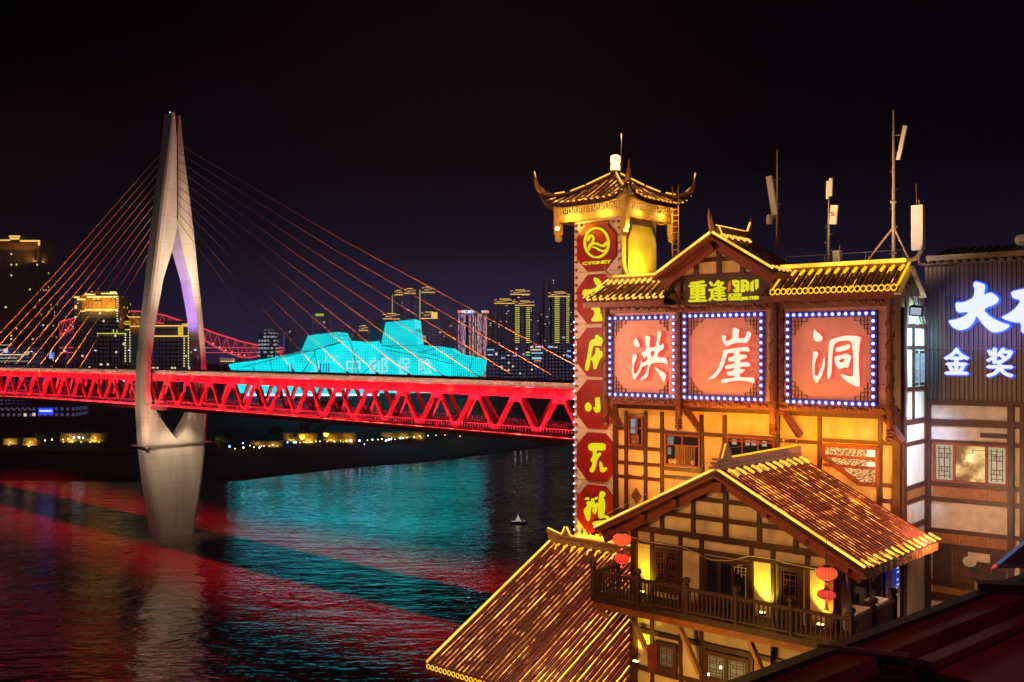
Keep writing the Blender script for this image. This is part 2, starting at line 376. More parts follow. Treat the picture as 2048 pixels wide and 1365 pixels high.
# ================================================================ cable-stayed bridge
BR = Fr(-133.8, 392, -42)
def zf(s): return 63.65 - 2.2e-5 * (s - 50) ** 2               # top of the red edge girder
def vz(v): return CH + (HZ - v) * 392 / FPX
def interp(tab, x):
    for (a, p), (b, q) in zip(tab, tab[1:]):
        if x <= b:
            k = (x - a) / (b - a); return p + (q - p) * k
    return tab[-1][1]
def bridge():
    T = thing('cable_stayed_bridge', 'double deck cable stayed bridge with one shuttle shaped pylon and red lit trusses', 'bridge', BR, (0, 0, 0))
    P = MB()
    A = [(232, 1.75), (300, 3.35), (400, 6.2), (480, 8.1), (560, 10.0), (640, 12.1), (720, 13.8), (780, 14.35), (820, 14.3), (880, 13.5), (960, 11.6), (1060, 8.15), (1085, 7.6)]
    Bi = [(232, .85), (268, .32), (274, .22), (438, .22), (442, .02), (451, .02), (452, .05), (500, 2.1), (560, 5.8), (640, 8.7), (720, 10.6), (780, 11.0), (806, 10.2), (830, 7.2), (850, 4.6), (877, .4), (878, .02), (1085, .02)]
    L = [(232, 7.2), (300, 8.2), (480, 8.8), (600, 7.8), (720, 7.0), (860, 7.4), (1085, 8.6)]
    vs_lv = sorted(set([232, 250, 268, 274, 300, 330, 360, 400, 438, 442, 451, 452, 475, 500, 530, 560, 600, 640, 680, 720, 750, 780, 806, 818, 830, 840, 850, 863, 877, 878, 900, 930, 960, 1000, 1040, 1085]))
    for sg in (-1, 1):
        ring = []
        for v in vs_lv:
            a, b, ln = interp(A, v), interp(Bi, v), interp(L, v) / 2
            z = vz(v) + (0 if v > 232 else (.6 if sg < 0 else -.2)); w = a - b; c = min(w * .45, 1.6)
            sec = [(-ln * .96, b), (-ln, b + w * .25), (-ln, a - c), (-ln + c * .35, a - c * .35), (-ln + c, a), (ln - c, a), (ln - c * .35, a - c * .35), (ln, a - c), (ln, b + w * .25), (ln * .96, b)]
            ring.append([(s, sg * t, z) for s, t in sec])
        n = 10; vs = [p for r in ring for p in r]; fs = []
        for j in range(len(ring) - 1):
            for i in range(n):
                q = (j * n + i, j * n + (i + 1) % n, (j + 1) * n + (i + 1) % n, (j + 1) * n + i)
                fs.append(q if sg > 0 else q[::-1])
        fs += [tuple(range(n)), tuple(range(len(vs) - n, len(vs)))]
        P.add(vs, fs)
    pyl = P.part('pylon', M['stone'], T)
    a = MB()
    for i in range(11):
        z = vz(440 - 16.4 * i); a.box(-2.2, 2.2, -.20, .20, z - .35, z + .35)
    a.box(-1.6, 1.6, -.19, .19, vz(440), vz(276)); a.part('anchorage', M['black'], pyl)
    r = MB(); z = vz(887)
    for sg in (-1, 1): r.box(-5.2, 5.2, sg * 13.9 - .35, sg * 13.9 + .35, z - .25, z + .25)
    for sg in (-1, 1): r.box(sg * 4.6 - .3, sg * 4.6 + .3, -13.55, 13.55, z - .24, z + .24)
    for k in range(28): r.box(4.85, 4.9, -13.4 + k, -13.35 + k, z + .24, z + 1.2)
    r.box(4.84, 4.91, -13.5, 13.5, z + 1.2, z + 1.27)
    r.part('maintenance_walkway', M['grey'], pyl)
    k = MB()
    for sg in (-1, 1):
        k.lathe((1.5, sg * 8.3, vz(838)), [(.6, -3.2), (1.7, -2.6), (2.3, -1), (2.4, 1.5), (2.4, 2.6)], 14)
    k.part('bearing_corbel', M['stone'], pyl, smooth=True)
    lb = MB(); lb.lathe((0, -.9, vz(226)), [(.25, -1.2), (.25, .2), (.05, .3)], 8)
    lb.part('aviation_light', emit('aviation_light', (.3, .5, 1), 3), pyl)
    # decks
    s0, s1, st = -230, 226.0, 14.75
    ss = [s0 + (s1 - s0) * i / 62 for i in range(63)]
    def strip(mb, t0, t1, d0, d1):
        vs = []
        for s in ss:
            z = zf(s); vs += [(s, t0, z + d0), (s, t1, z + d0), (s, t1, z + d1), (s, t0, z + d1)]
        fs = []
        for i in range(len(ss) - 1):
            for j in range(4): fs.append((i * 4 + j, i * 4 + (j + 1) % 4, i * 4 + 4 + (j + 1) % 4, i * 4 + 4 + j))
        fs += [(3, 2, 1, 0), tuple(len(vs) - 4 + j for j in range(4))]
        mb.add(vs, fs)
    m = MB(); strip(m, -9.3, 9.3, -.9, -.1); ud = m.part('upper_deck', M['asphalt'], T)
    m = MB(); strip(m, -10.3, 10.3, -13.0, -12.4); ld = m.part('lower_deck', M['asphalt'], T)
    for sg in (-1, 1):
        m = MB(); strip(m, sg * 9.6 - .3, sg * 9.6 + .3, -2.6, 0)
        for i in range(int((s1 - s0) / st * 4)):
            s = s0 + 5 + i * st / 4; m.box(s - .06, s + .06, sg * 9.95 - .06, sg * 9.95 + .06, zf(s) - 2.5, zf(s) - .1)
        m.part('edge_girder', M['steel_red'], T)
        m = MB(); strip(m, sg * 9.55 - .18, sg * 9.55 + .18, .05, 1.45)
        for i in range(int((s1 - s0) / 3.7)):
            s = s0 + 2 + i * 3.69; m.box(s - .25, s + .25, sg * 9.74 - .05, sg * 9.74 + .05, zf(s) + .02, zf(s) + 1.5)
        m.part('parapet', M['parapet'], ud)
        m = MB(); strip(m, sg * 10.6 - .3, sg * 10.6 + .3, -13.6, -11.5); m.part('bottom_chord', M['steel_red'], T)
        m = MB(); strip(m, sg * 10.0 - .05, sg * 10.0 + .05, .05, .13); m.part('led_strip', emit_noise('girder_led', (1, .06, .08), (.9, .5, 1), 1.4, 5, .25, .55, .72), T)
        m = MB(); strip(m, sg * 10.97 - .06, sg * 10.97 + .06, -12.1, -11.98); m.part('led_strip', emit_noise('chord_led', (1, .03, .03), (1, .25, .18), 1.4, 4, .5, .45, .7), T)
        m = MB()
        nb = int((s1 - s0) / 1.0)
        for i in range(nb):
            s = s0 + i * 1.0; m.box(s - .06, s + .06, sg * 10.2 - .05, sg * 10.2 + .05, zf(s) - 11.5, zf(s) - 10.1)
        strip(m, sg * 10.2 - .05, sg * 10.2 + .05, -10.15, -10.02); m.part('railing', M['grey'], ld)
        gus = []
        # gussets at the nodes
        nodes = [167.3 + st * k for k in range(-26, 5)]
        for sb in nodes:
            tr = MB(); gus.append(tr); tr.prism([(sb - 1.5, zf(sb) - 11.5), (sb + 1.5, zf(sb) - 11.5), (sb + .8, zf(sb) - 10.5), (sb - .8, zf(sb) - 10.5)], 't', sg * 8.7 - .5, sg * 8.7 + .5)
            q = sb + st / 2
            tr = MB(); gus.append(tr); tr.prism([(q - 2.2, zf(q) - 2.6), (q + 2.2, zf(q) - 2.6), (q + 1.3, zf(q) - 3.9), (q - 1.3, zf(q) - 3.9)], 't', sg * 8.7 - .5, sg * 8.7 + .5)
        truss = thing('truss', None, None, BR, (0, 0, 0)); truss.parent = T; truss.matrix_local = Matrix.Identity(4)
        for g_ in gus: g_.part('gusset', M['steel_red'], truss)
        for sb in nodes:
            for d in (-1, 1):
                q = sb + d * st / 2
                if abs(sb + d * 3) < 6 and False: continue
                m = MB(); m.bar((sb + d * .75, sg * 8.7, zf(sb) - 11.2), (q - d * 1.35, sg * 8.7, zf(q) - 2.9), .95, 1.05, (0, 1, 0))
                m.part('diagonal', M['steel_red'], truss)
    # stays
    cm = M['cable']
    for sg in (-1, 1):
        for i in range(10):
            s = sg * (82 + 14.75 * i); z = vz(432 - 16.45 * i)
            m = MB(); p0, p1 = Vector((sg * 1.2, 0, z)), Vector((s, 0, zf(s) + .6))
            m.tube([p0, p0.lerp(p1, .5) - Vector((0, 0, .5 + .12 * i)), p1], .108, 6); c = m.part('stay_cable', cm, T, smooth=True)
            m = MB(); d = (p0 - p1).normalized(); m.tube([p1 - d * .8, p1 + d * 3.2], .34, 8); m.part('cable_socket', M['grey'], c)
    # lights of the bridge: red wash lines under the upper edge girders, warm line up the cable plane, floods on the pylon
    red = (1, .03, .07)
    for sg in (-1, 1):
        for c0, c1 in ((-225, -5), (5, 222)):
            cs = (c0 + c1) / 2
            o = lamp('girder_wash', 'AREA', BR, (cs, sg * 11.5, zf(cs) - 11.6), red, 30000, aim=(cs, sg * 8.8, zf(cs) - 4), size=c1 - c0, size_y=.3, spread=150)
            o.rotation_euler = (Matrix.Rotation(BR.a, 3, 'Z') @ Matrix.Rotation(R(180 - 18 * (-sg)), 3, 'X')).to_euler()
            o = lamp('water_wash', 'AREA', BR, (cs, sg * 10.3, zf(cs) - 1.2), (1, .012, .015), 33000, aim=(cs, sg * 20, 0), size=c1 - c0, size_y=.3, spread=50)
            o.rotation_euler = (Matrix.Rotation(BR.a, 3, 'Z') @ Matrix.Rotation(R(13 * sg), 3, 'X')).to_euler()
            o = lamp('fascia_wash', 'AREA', BR, (cs, sg * 11.3, zf(cs) - 4.2), (1, .035, .085), 17000, size=c1 - c0, size_y=.25, spread=140)
            o.rotation_euler = (Matrix.Rotation(BR.a, 3, 'Z') @ Matrix.Rotation(R(180 + 32 * sg), 3, 'X')).to_euler()
    for c0, c1 in ((-225, -6), (6, 222)):
        cs = (c0 + c1) / 2
        o = lamp('parapet_fill', 'AREA', BR, (cs, -11.0, zf(cs) + .0), (1, .66, .45), 2600, size=c1 - c0, size_y=.2, spread=120)  # added fill line for the parapet's outer face, no such fixture there
        o.rotation_euler = (Matrix.Rotation(BR.a, 3, 'Z') @ Matrix.Rotation(R(180 - 50), 3, 'X')).to_euler()
    for i in range(30):
        s = -218 + i * 14.75 + random.uniform(-2, 2)
        z_ = zf(s) - random.uniform(.9, 1.6); lamp('girder_lamp', 'SPOT', BR, (s, -11.1, z_), (1, .16 + .2 * random.random(), .10), random.choice((25, 60, 110, 160)), aim=(s, -9, z_ + .01), size=.2, angle=140, blend=.9)
    for c0, c1 in ((-220, -70), (70, 220)):
        cs = (c0 + c1) / 2
        o = lamp('cable_wash', 'AREA', BR, (cs, -1.2, zf(cs) + .9), (1, .38, .10), 40000, size=c1 - c0, size_y=.3, spread=60)
        o.rotation_euler = (Matrix.Rotation(BR.a, 3, 'Z') @ Matrix.Rotation(R(180), 3, 'X')).to_euler()
    warm = (1, .79, .56)
    lamp('pylon_flood', 'SPOT', BR, (46, -3, 66), warm, 210000, aim=(2, 0, 128), size=.5, angle=62, blend=.7)
    lamp('pylon_flood', 'SPOT', BR, (46, 8, 66), warm, 110000, aim=(2, 3, 140), size=.5, angle=50, blend=.7)
    lamp('pylon_flood', 'SPOT', BR, (46, 5, 66), warm, 62000, aim=(2, 4, 92), size=.5, angle=60, blend=.8)
    lamp('pylon_flood', 'SPOT', BR, (9, -38, 52), warm, 36000, aim=(-1, -6, 125), size=.5, angle=52, blend=.9)
    lamp('pylon_flood', 'SPOT', BR, (12, -34, 50), (1, .66, .46), 13000, aim=(0, -13, 64), size=.5, angle=110, blend=.9)
    lamp('pylon_base_flood', 'SPOT', BR, (17, -1.0, 49.5), (1, .78, .52), 22000, aim=(3.5, 0, 26), size=.5, angle=80, blend=.9)
    lamp('pylon_base_flood', 'SPOT', BR, (14, -26, 50), (1, .72, .52), 20000, aim=(0, -6, 22), size=.6, angle=70, blend=.9)
    lamp('pylon_base_flood', 'SPOT', BR, (22, -20, 40), (1, .66, .45), 22000, aim=(2, -2, 46), size=.6, angle=70, blend=.9)
    lamp('pylon_inner_light', 'SPOT', BR, (-1, -9.5, 66), (.36, .20, 1), 120000, aim=(0, 6.5, 98), size=.4, angle=60, blend=.8)
    return T
bridge()

def lamppost(s, t, lit):
    z = zf(s)
    T = thing('street_lamp', 'twin armed bridge lamp post, ' + lit, 'street lamp', BR, (s, t, z), 'lamp posts along the bridge deck')
    m = MB(); m.tube([(s, t, z - .1), (s, t, z + 8.2)], [.14, .09], 6)
    for d in (-1, 1): m.tube([(s, t, z + 7.4), (s + d * .3, t, z + 8.6), (s + d * 1.1, t, z + 9.1), (s + d * 1.9, t, z + 9.2)], .07, 5)
    m.part('post', M['grey'], T)
    for d in (-1, 1):
        m = MB(); m.box(s + d * 1.9 - .55, s + d * 1.9 + .55, t - .2, t + .2, z + 9.1, z + 9.3)
        m.part('lamp_head', M['lamp_blue'] if d < 0 and 'lit' in lit else M['grey'], T)
M['lamp_blue'] = emit('cool_street_lamp', (.5, .6, 1), 5)
for s_, t_, w_ in ((-28, -2.5, 'first lit post left of the pylon, one head lit'), (-58, -2.5, 'second lit post left of the pylon, one head lit'), (-88, -2.5, 'third lit post left of the pylon, one head lit'), (-124, -2.5, 'farthest lit post left of the pylon, one head lit'),
                   (14, 3, 'seen through the pylon arch, one head lit'), (105, 6, 'in front of the turquoise hall, dark'), (187, 6, 'right of the turquoise hall, dark'), (201.5, 6, 'beside the sign tower, dark')):
    lamppost(s_, t_, w_)
def gantry():
    s, t = 24.5, 6.2; z = zf(s)
    T = thing('sign_gantry', 'steel lattice sign gantry over the bridge road right of the pylon', 'gantry', BR, (s, t, z))
    m = MB(); m.tube([(s, t, z), (s, t, z + 6.2)], .16, 6); m.part('post', M['grey'], T)
    m = MB()
    for dz in (5.1, 6): m.tube([(s, t, z + dz), (s + 9.5, t, z + dz)], .07, 5)
    for i in range(16): m.tube([(s + i * .6, t, z + (5.1 if i % 2 else 6)), (s + i * .6 + .6, t, z + (6 if i % 2 else 5.1))], .05, 4)
    m.part('lattice_arm', mat('lit_lattice', (.5, .42, .25), .5), T)
    for i in range(6):
        m = MB(); m.box(s + 1 + i * 1.5, s + 1.5 + i * 1.5, t - .15, t + .1, z + 4.75, z + 5.05); m.part('lamp', M['amber_strip'], T)
gantry()
for k_, (s_, t_, lb) in enumerate(((-95, -6.0, 'blue lit road sign on a pole at the left end of the bridge'),)):
    z = zf(s_); T = thing('road_sign', lb, 'road sign', BR, (s_, t_, z))
    m = MB(); m.tube([(s_ + 3, t_, z), (s_ + 3, t_, z + 8.8)], .15, 6); m.part('pole', M['grey'], T)
    m = MB(); m.box(s_ - 2.6, s_ + 2.8, t_ - .3, t_ - .18, z + 5.6, z + 8.6); p = m.part('panel', emit('blue_sign_face', (.06, .16, .75), .9), T)
    m = MB()
    for i in range(3): m.box(s_ - 2.1, s_ + 1.6 - i * .7, t_ - .34, t_ - .3, z + 6.1 + i * .8, z + 6.45 + i * .8)
    m.part('lettering', emit('sign_white', (.7, .8, 1), 1), p)
# ================================================================ far bank: hall, towers, arch bridge
def X(u, Z): return (u - CX) / FPX * Z
def Zv(v, Z): return CH + (HZ - v) / FPX * Z
def poly(b, pts, Z, d0, d1):
    b.prism([(X(u, Z), Zv(v, Z)) for u, v in pts], 't', Z + d0, Z + d1); return b
def facade_grid(name, col, k, step, line):
    m, n, l, b = newmat(name)
    b.inputs['Base Color'].default_value = (.01, .03, .03, 1); b.inputs['Roughness'].default_value = .3
    tc = n.new('ShaderNodeTexCoord'); sp = n.new('ShaderNodeSeparateXYZ'); l.new(tc.outputs['Object'], sp.inputs[0])
    fr = []
    for ax in ('X', 'Z'):
        q = n.new('ShaderNodeMath'); q.operation = 'DIVIDE'; l.new(sp.outputs[ax], q.inputs[0]); q.inputs[1].default_value = step
        f = n.new('ShaderNodeMath'); f.operation = 'FRACT'; l.new(q.outputs[0], f.inputs[0])
        g = n.new('ShaderNodeMath'); g.operation = 'GREATER_THAN'; l.new(f.outputs[0], g.inputs[0]); g.inputs[1].default_value = line
        fr.append(g.outputs[0])
    mu = n.new('ShaderNodeMath'); mu.operation = 'MULTIPLY'; l.new(fr[0], mu.inputs[0]); l.new(fr[1], mu.inputs[1])
    nz = n.new('ShaderNodeTexNoise'); nz.inputs['Scale'].default_value = .05; l.new(tc.outputs['Object'], nz.inputs['Vector'])
    mr = n.new('ShaderNodeMapRange'); mr.inputs['From Min'].default_value = .35; mr.inputs['From Max'].default_value = .65
    mr.inputs['To Min'].default_value = k * .84; mr.inputs['To Max'].default_value = k * 1.10
    pm = n.new('ShaderNodeVectorMath'); pm.operation = 'SCALE'; pm.inputs['Scale'].default_value = 1 / (step * 3); l.new(tc.outputs['Object'], pm.inputs[0])
    pf = n.new('ShaderNodeVectorMath'); pf.operation = 'FLOOR'; l.new(pm.outputs[0], pf.inputs[0]); pw = n.new('ShaderNodeTexWhiteNoise'); l.new(pf.outputs[0], pw.inputs['Vector'])
    pa = n.new('ShaderNodeMath'); pa.operation = 'MULTIPLY_ADD'; l.new(pw.outputs['Value'], pa.inputs[0]); pa.inputs[1].default_value = .16; l.new(nz.outputs['Fac'], pa.inputs[2])
    l.new(pa.outputs[0], mr.inputs['Value'])
    ml = n.new('ShaderNodeMapRange'); ml.inputs['To Min'].default_value = .35; ml.inputs['To Max'].default_value = 1
    l.new(mu.outputs[0], ml.inputs['Value'])
    m2 = n.new('ShaderNodeMath'); m2.operation = 'MULTIPLY'; l.new(mr.outputs[0], m2.inputs[0]); l.new(ml.outputs[0], m2.inputs[1])
    b.inputs['Emission Color'].default_value = col + (1,); l.new(m2.outputs[0], b.inputs['Emission Strength'])
    return m
def theatre():
    Z = 800.0
    T = thing('concert_hall', 'huge angular hall with a glowing turquoise media facade across the river', 'concert hall', WF, (X(715, Z), Z, 36))
    cy = (0.0, .76, .83)
    f1 = facade_grid('media_facade', cy, 1.32, 2.1, .10); f2 = facade_grid('media_facade_fine', (0, .74, .80), 1.26, 1.6, .22)
    dk = emit('dim_facade', (0, .35, .55), .055, (.01, .03, .05))
    p = poly(MB(), [(466, 748), (457, 730), (468, 726.6), (508, 722), (628, 701), (685, 684.6), (701, 682), (725, 686), (755, 683), (763, 692), (834, 701), (901, 728), (901, 787), (480, 787)], Z, 0, 50).part('main_body', f1, T)
    poly(MB(), [(763, 691.8), (834, 690), (877, 694), (902, 698), (917, 709), (970, 721), (967, 744), (960, 760), (950, 787), (901.2, 787), (901.2, 728), (834, 700.8)], Z, 2, 60).part('side_body', f2, T)
    h = poly(MB(), [(600.6, 701.5), (614, 671.5), (673, 664), (679, 678), (683, 683.5), (628, 700.2)], Z, 4, 55).part('roof_horn', f2, T)
    poly(MB(), [(582, 706), (602, 672.4), (613.6, 671.5), (600.4, 703)], Z, 6, 54).part('dark_flank', dk, h)
    h = poly(MB(), [(760.6, 691), (770, 645), (828, 638.5), (834.6, 689)], Z, 4, 58).part('roof_horn', f2, T)
    poly(MB(), [(732, 682), (742, 648), (762, 646), (754.5, 683)], Z, 6, 57).part('dark_flank', dk, h)
    poly(MB(), [(756.5, 690), (764.5, 646.0), (769.5, 645), (760.2, 690)], Z, 5, 56).part('dark_flank', dk, h)
    for pts, w, m in (([(486, 734.5), (560, 716), (628, 701), (684, 685.5)], 1.1, dk), ([(603, 750), (633, 702)], 1.0, dk), ([(763, 692), (815, 699), (880, 713)], .4, dk), ([(835, 707), (877, 695)], 1.0, dk), ([(772, 700), (868, 719)], .35, dk), ([(763, 692), (834, 690.5)], .5, dk), ([(628, 700.5), (683, 684)], .4, dk), ([(701, 682.5), (719, 753)], .3, dk), ([(628, 701), (640, 752)], .3, dk), ([(540, 719), (546, 750)], .3, dk), ([(901, 728), (917, 709.5)], .5, dk), ([(868, 719), (901, 728)], .5, dk), ([(945, 716), (935, 760)], .3, dk),
                      ([(505, 733), (511, 745)], .7, dk), ([(577, 728), (577, 745)], .8, dk), ([(584, 727), (584, 744)], .8, dk), ([(916, 747), (916, 762)], .7, dk), ([(922, 745), (922, 762)], .7, dk), ([(927, 746), (927, 762)], .7, dk),
                      ([(719, 753), (771, 709)], 2.4, emit('blue_facade_band', (0, .16, .75), .9))):
        b = MB()
        for a, c in zip(pts, pts[1:]): b.bar((X(a[0], Z), Z - .3, Zv(a[1], Z)), (X(c[0], Z), Z - .3, Zv(c[1], Z)), .5, w * 1.5, (0, 1, 0))
        b.part('facade_seam', m, p)
    wl = emit('pale_screen_pixels', (.40, .90, .94), .98)
    q = lambda x, y: (560 + x / 6.024, 690 + y / 6.024)
    b = MB()
    for pl in ([(358, 325), (432, 325), (432, 282), (466, 282), (466, 190)], [(505, 200), (552, 200), (552, 138), (700, 138)], [(585, 200), (690, 200)], [(605, 320), (672, 320)]):
        for a, c in zip(pl, pl[1:]):
            (u0, v0), (u1, v1) = q(*a), q(*c); b.bar((X(u0, Z), Z - .45, Zv(v0, Z)), (X(u1, Z), Z - .45, Zv(v1, Z)), .5, 1.4, (0, 1, 0))
    em = b.part('screen_emblem', wl, p)
    b = MB()
    for x in (490, 525, 560, 591):
        u0, v0 = q(x - 7, 225); u1, v1 = q(x + 7, 332); b.box(X(u0, Z), X(u1, Z), Z - .8, Z - .72, Zv(v1, Z), Zv(v0, Z))
    b.part('emblem_bar', emit('deep_blue_pixels', (0, .06, .42), .9), em)
    for ch, x0, x1, y0, y1 in (('中', 800, 968, 150, 372), ('邮', 1080, 1310, 150, 362), ('保', 1415, 1572, 152, 362), ('险', 1668, 1836, 155, 355)):
        (u0, v0), (u1, v1) = q(x0, y1), q(x1, y0)
        text_mb(ch, X(u0, Z), X(u1, Z), Zv(v0, Z), Zv(v1, Z), Z - .2, .3, .006).part('screen_character', wl, p)
    b = MB(); b.box(X(495, Z), X(690, Z), Z - 6, Z + 30, 32, Zv(787, Z) - .3); pd = b.part('podium', mat('podium_concrete', (.3, .3, .3), .8), T)
    b = MB(); b.box(X(498, Z), X(760, Z), Z - 6.4, Z - 6.02, Zv(791, Z), Zv(787.6, Z)); b.part('light_band', emit('podium_light_band', (.18, .50, 1), 9), pd)
    lamp('hall_front_light', 'AREA', WF, (X(715, Z), Z - 30, 62), (.25, .6, 1), 90000, aim=(X(715, Z), Z - 200, 20), size=160, size_y=20) if False else None
theatre()

def arch_bridge():
    Z = 2300.0
    T = thing('arch_bridge', 'distant red lit steel truss arch bridge behind the towers', 'bridge', WF, (X(330, Z), Z, 36))
    red = emit('red_arch_light', (1, .07, .09), 1.2); dim = emit('dim_red_arch_light', (.8, .05, .06), .33)
    up = [(60, 672), (106, 648), (151, 636), (195, 627), (237, 622), (280, 623), (325, 630), (380, 648), (430, 667), (480, 683), (520, 692), (575, 697)]
    lo = [(60, 705), (106, 676), (151, 656), (195, 647), (237, 643), (280, 643), (325, 647), (385, 663), (420, 688), (450, 704), (480, 714), (500, 716), (530, 708), (575, 700)]
    def f(tab, u): return interp([(a, b) for a, b in tab], u)
    for dz, mm in ((0, red), (24, dim)):
        for tab, nm in ((up, 'top_chord'), (lo, 'bottom_chord')):
            b = MB(); b.tube([(X(u, Z), Z + dz, Zv(v, Z)) for u, v in tab], 1.5, 5); ch = b.part(nm, mm, T)
        b = MB(); u = 66; k = 0
        while u < 560:
            w = 7 + (u > 380) * 2
            a, c = ((f(up, u), f(lo, u + w)) if k % 2 else (f(lo, u), f(up, u + w)))
            b.tube([(X(u, Z), Z + dz, Zv(a, Z)), (X(u + w, Z), Z + dz, Zv(c, Z))], .75, 4); u += w; k += 1
        b.part('web_bracing', dim if dz else emit('arch_web_light', (1, .08, .10), .8), T)
    for v in (696, 705.5):
        b = MB(); b.box(X(60, Z), X(600, Z), Z - 2, Z + 26, Zv(v, Z) - .8, Zv(v, Z) + .8); b.part('deck', red, T)
    b = MB()
    for u in range(70, 470, 12):
        if f(lo, u) < 690: b.box(X(u, Z) - .35, X(u, Z) + .35, Z - .3, Z + .3, Zv(696, Z), Zv(f(lo, u), Z))
    b.part('hanger', dim, T)
    for u in (118, 132, 147, 427, 440, 452, 465, 478, 490):
        b = MB(); b.ball((X(u, Z), Z - 3, Zv(f(lo, u) - 4, Z)), 1.6, 5); b.part('lamp', emit('pinkish_lamp', (1, .5, .55), 2), T)
    for u in (480, 106):
        b = MB(); b.prism([(X(u - 3, Z), 30), (X(u + 3, Z), 30), (X(u + 1.5, Z), Zv(f(lo, u), Z)), (X(u - 1.5, Z), Zv(f(lo, u), Z))], 't', Z + 3, Z + 20); b.part('pier', M['parapet'], T)
arch_bridge()

gold = emit('gold_outline_light', (1, .58, .12), 1.15)
goldhot = emit('bright_gold_outline_light', (1, .66, .18), 1.9)
limeg = emit('yellow_green_outline_light', (.85, .85, .04), .9)
dots = emit('warm_edge_dots', (.9, .85, .35), 1.2)
def dotted(name, col, k, step, fill):
    m, n, l, b = newmat(name)
    tc = n.new('ShaderNodeTexCoord'); sp = n.new('ShaderNodeSeparateXYZ'); l.new(tc.outputs['Object'], sp.inputs[0])
    o = sp.outputs['Z']
    for op, x in (('DIVIDE', step), ('FRACT', 0), ('LESS_THAN', fill), ('MULTIPLY', k)):
        q = n.new('ShaderNodeMath'); q.operation = op; l.new(o, q.inputs[0]); q.inputs[1].default_value = x; o = q.outputs[0]
    b.inputs['Base Color'].default_value = (.02, .02, .03, 1); b.inputs['Emission Color'].default_value = col + (1,); l.new(o, b.inputs['Emission Strength'])
    return m
dotm = dotted('dotted_edge_light', (.9, .85, .35), 1.3, 2.1, .5); stairm = dotted('striped_stair_light', (.85, .78, .10), .85, 2.4, .45)
W_ = {}
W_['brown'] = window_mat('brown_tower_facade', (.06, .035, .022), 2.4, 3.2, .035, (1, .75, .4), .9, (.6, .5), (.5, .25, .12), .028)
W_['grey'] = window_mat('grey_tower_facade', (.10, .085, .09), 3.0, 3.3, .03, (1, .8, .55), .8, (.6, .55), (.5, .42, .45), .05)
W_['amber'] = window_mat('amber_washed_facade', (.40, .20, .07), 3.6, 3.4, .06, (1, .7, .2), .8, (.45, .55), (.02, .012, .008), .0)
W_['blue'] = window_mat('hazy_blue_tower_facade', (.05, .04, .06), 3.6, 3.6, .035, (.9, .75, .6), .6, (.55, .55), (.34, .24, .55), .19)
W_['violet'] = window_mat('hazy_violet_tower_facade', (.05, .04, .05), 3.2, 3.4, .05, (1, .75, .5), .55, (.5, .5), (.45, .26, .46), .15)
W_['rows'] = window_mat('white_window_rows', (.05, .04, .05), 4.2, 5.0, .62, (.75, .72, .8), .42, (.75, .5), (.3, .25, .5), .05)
def gbase(Z): return 34.0
def tower(label, u0, u1, vt, Z, style, depth=22, extra=(), group='towers across the river', name='tower_block'):
    T = thing(name, label, 'tower', WF, (X((u0 + u1) / 2, Z), Z, gbase(Z)), group)
    x0, x1, z1 = X(u0, Z), X(u1, Z), Zv(vt, Z)
    b = MB(); b.box(x0, x1, Z, Z + depth, 30, z1)
    w = x1 - x0
    for k in range(3):                                          # shallow bays and a set-back plant room give the block its relief
        b.box(x0 + w * (.08 + .32 * k), x0 + w * (.28 + .32 * k), Z - 1.2, Z - .01, 30, z1 - 2 - k % 2 * 2.5)
    b.box(x0 + w * .3, x0 + w * .7, Z + 4, Z + depth - 4, z1 + .01, z1 + 4)
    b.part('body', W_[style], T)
    for e in extra:
        nm, pts, m, d = e
        q = MB()
        for a in pts: q.box(X(a[0], Z), X(a[1], Z), Z - d, Z - 1.25 if d > 1.25 else Z - .02, Zv(a[3], Z), Zv(a[2], Z))
        q.part(nm, m, T)
    return T
def crown(u0, u1, v, h=7, st=6):                              # stepped bright cornice lines
    r = [(u0, u1, v + h - 1.6, v + h)]
    n = max(2, int((u1 - u0) / st))
    for i in range(n):
        a = u0 + (u1 - u0) * i / n; hh = (i * 7919 % 5) / 5
        r.append((a + .5, a + (u1 - u0) / n - .5, v + hh * h * .5, v + hh * h * .5 + 1.1))
    r.append((u0 + (u1 - u0) * .25, u1 - (u1 - u0) * .25, v - 2, v - .6))
    return r
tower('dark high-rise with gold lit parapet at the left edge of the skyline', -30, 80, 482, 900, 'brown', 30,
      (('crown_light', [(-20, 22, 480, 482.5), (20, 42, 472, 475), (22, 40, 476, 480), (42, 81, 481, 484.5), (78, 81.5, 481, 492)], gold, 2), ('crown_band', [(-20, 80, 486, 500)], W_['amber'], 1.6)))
lamp('crown_wash', 'AREA', WF, (X(40, 880), 893, Zv(520, 880)), (1, .55, .12), 5000, aim=(X(40, 900), 900, Zv(470, 900)), size=40, size_y=1)
tower('slim unlit high-rise between the edge tower and the gold crowned block', 83, 100, 592, 980, 'brown', 20, (('roof_light', [(88, 94, 592, 593)], dots, 1.6),))
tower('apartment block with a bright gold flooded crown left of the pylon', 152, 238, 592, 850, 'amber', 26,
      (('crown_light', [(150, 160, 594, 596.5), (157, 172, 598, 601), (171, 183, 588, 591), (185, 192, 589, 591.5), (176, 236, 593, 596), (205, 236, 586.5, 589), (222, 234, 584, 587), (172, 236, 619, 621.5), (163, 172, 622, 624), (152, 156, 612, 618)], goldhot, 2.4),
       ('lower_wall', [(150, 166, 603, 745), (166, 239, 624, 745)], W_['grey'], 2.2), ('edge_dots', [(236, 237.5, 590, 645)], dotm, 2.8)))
lamp('crown_wash', 'AREA', WF, (X(204, 845), 838, Zv(621, 845)), (1, .60, .10), 9000, aim=(X(204, 850), 850, Zv(590, 850)), size=28, size_y=1)
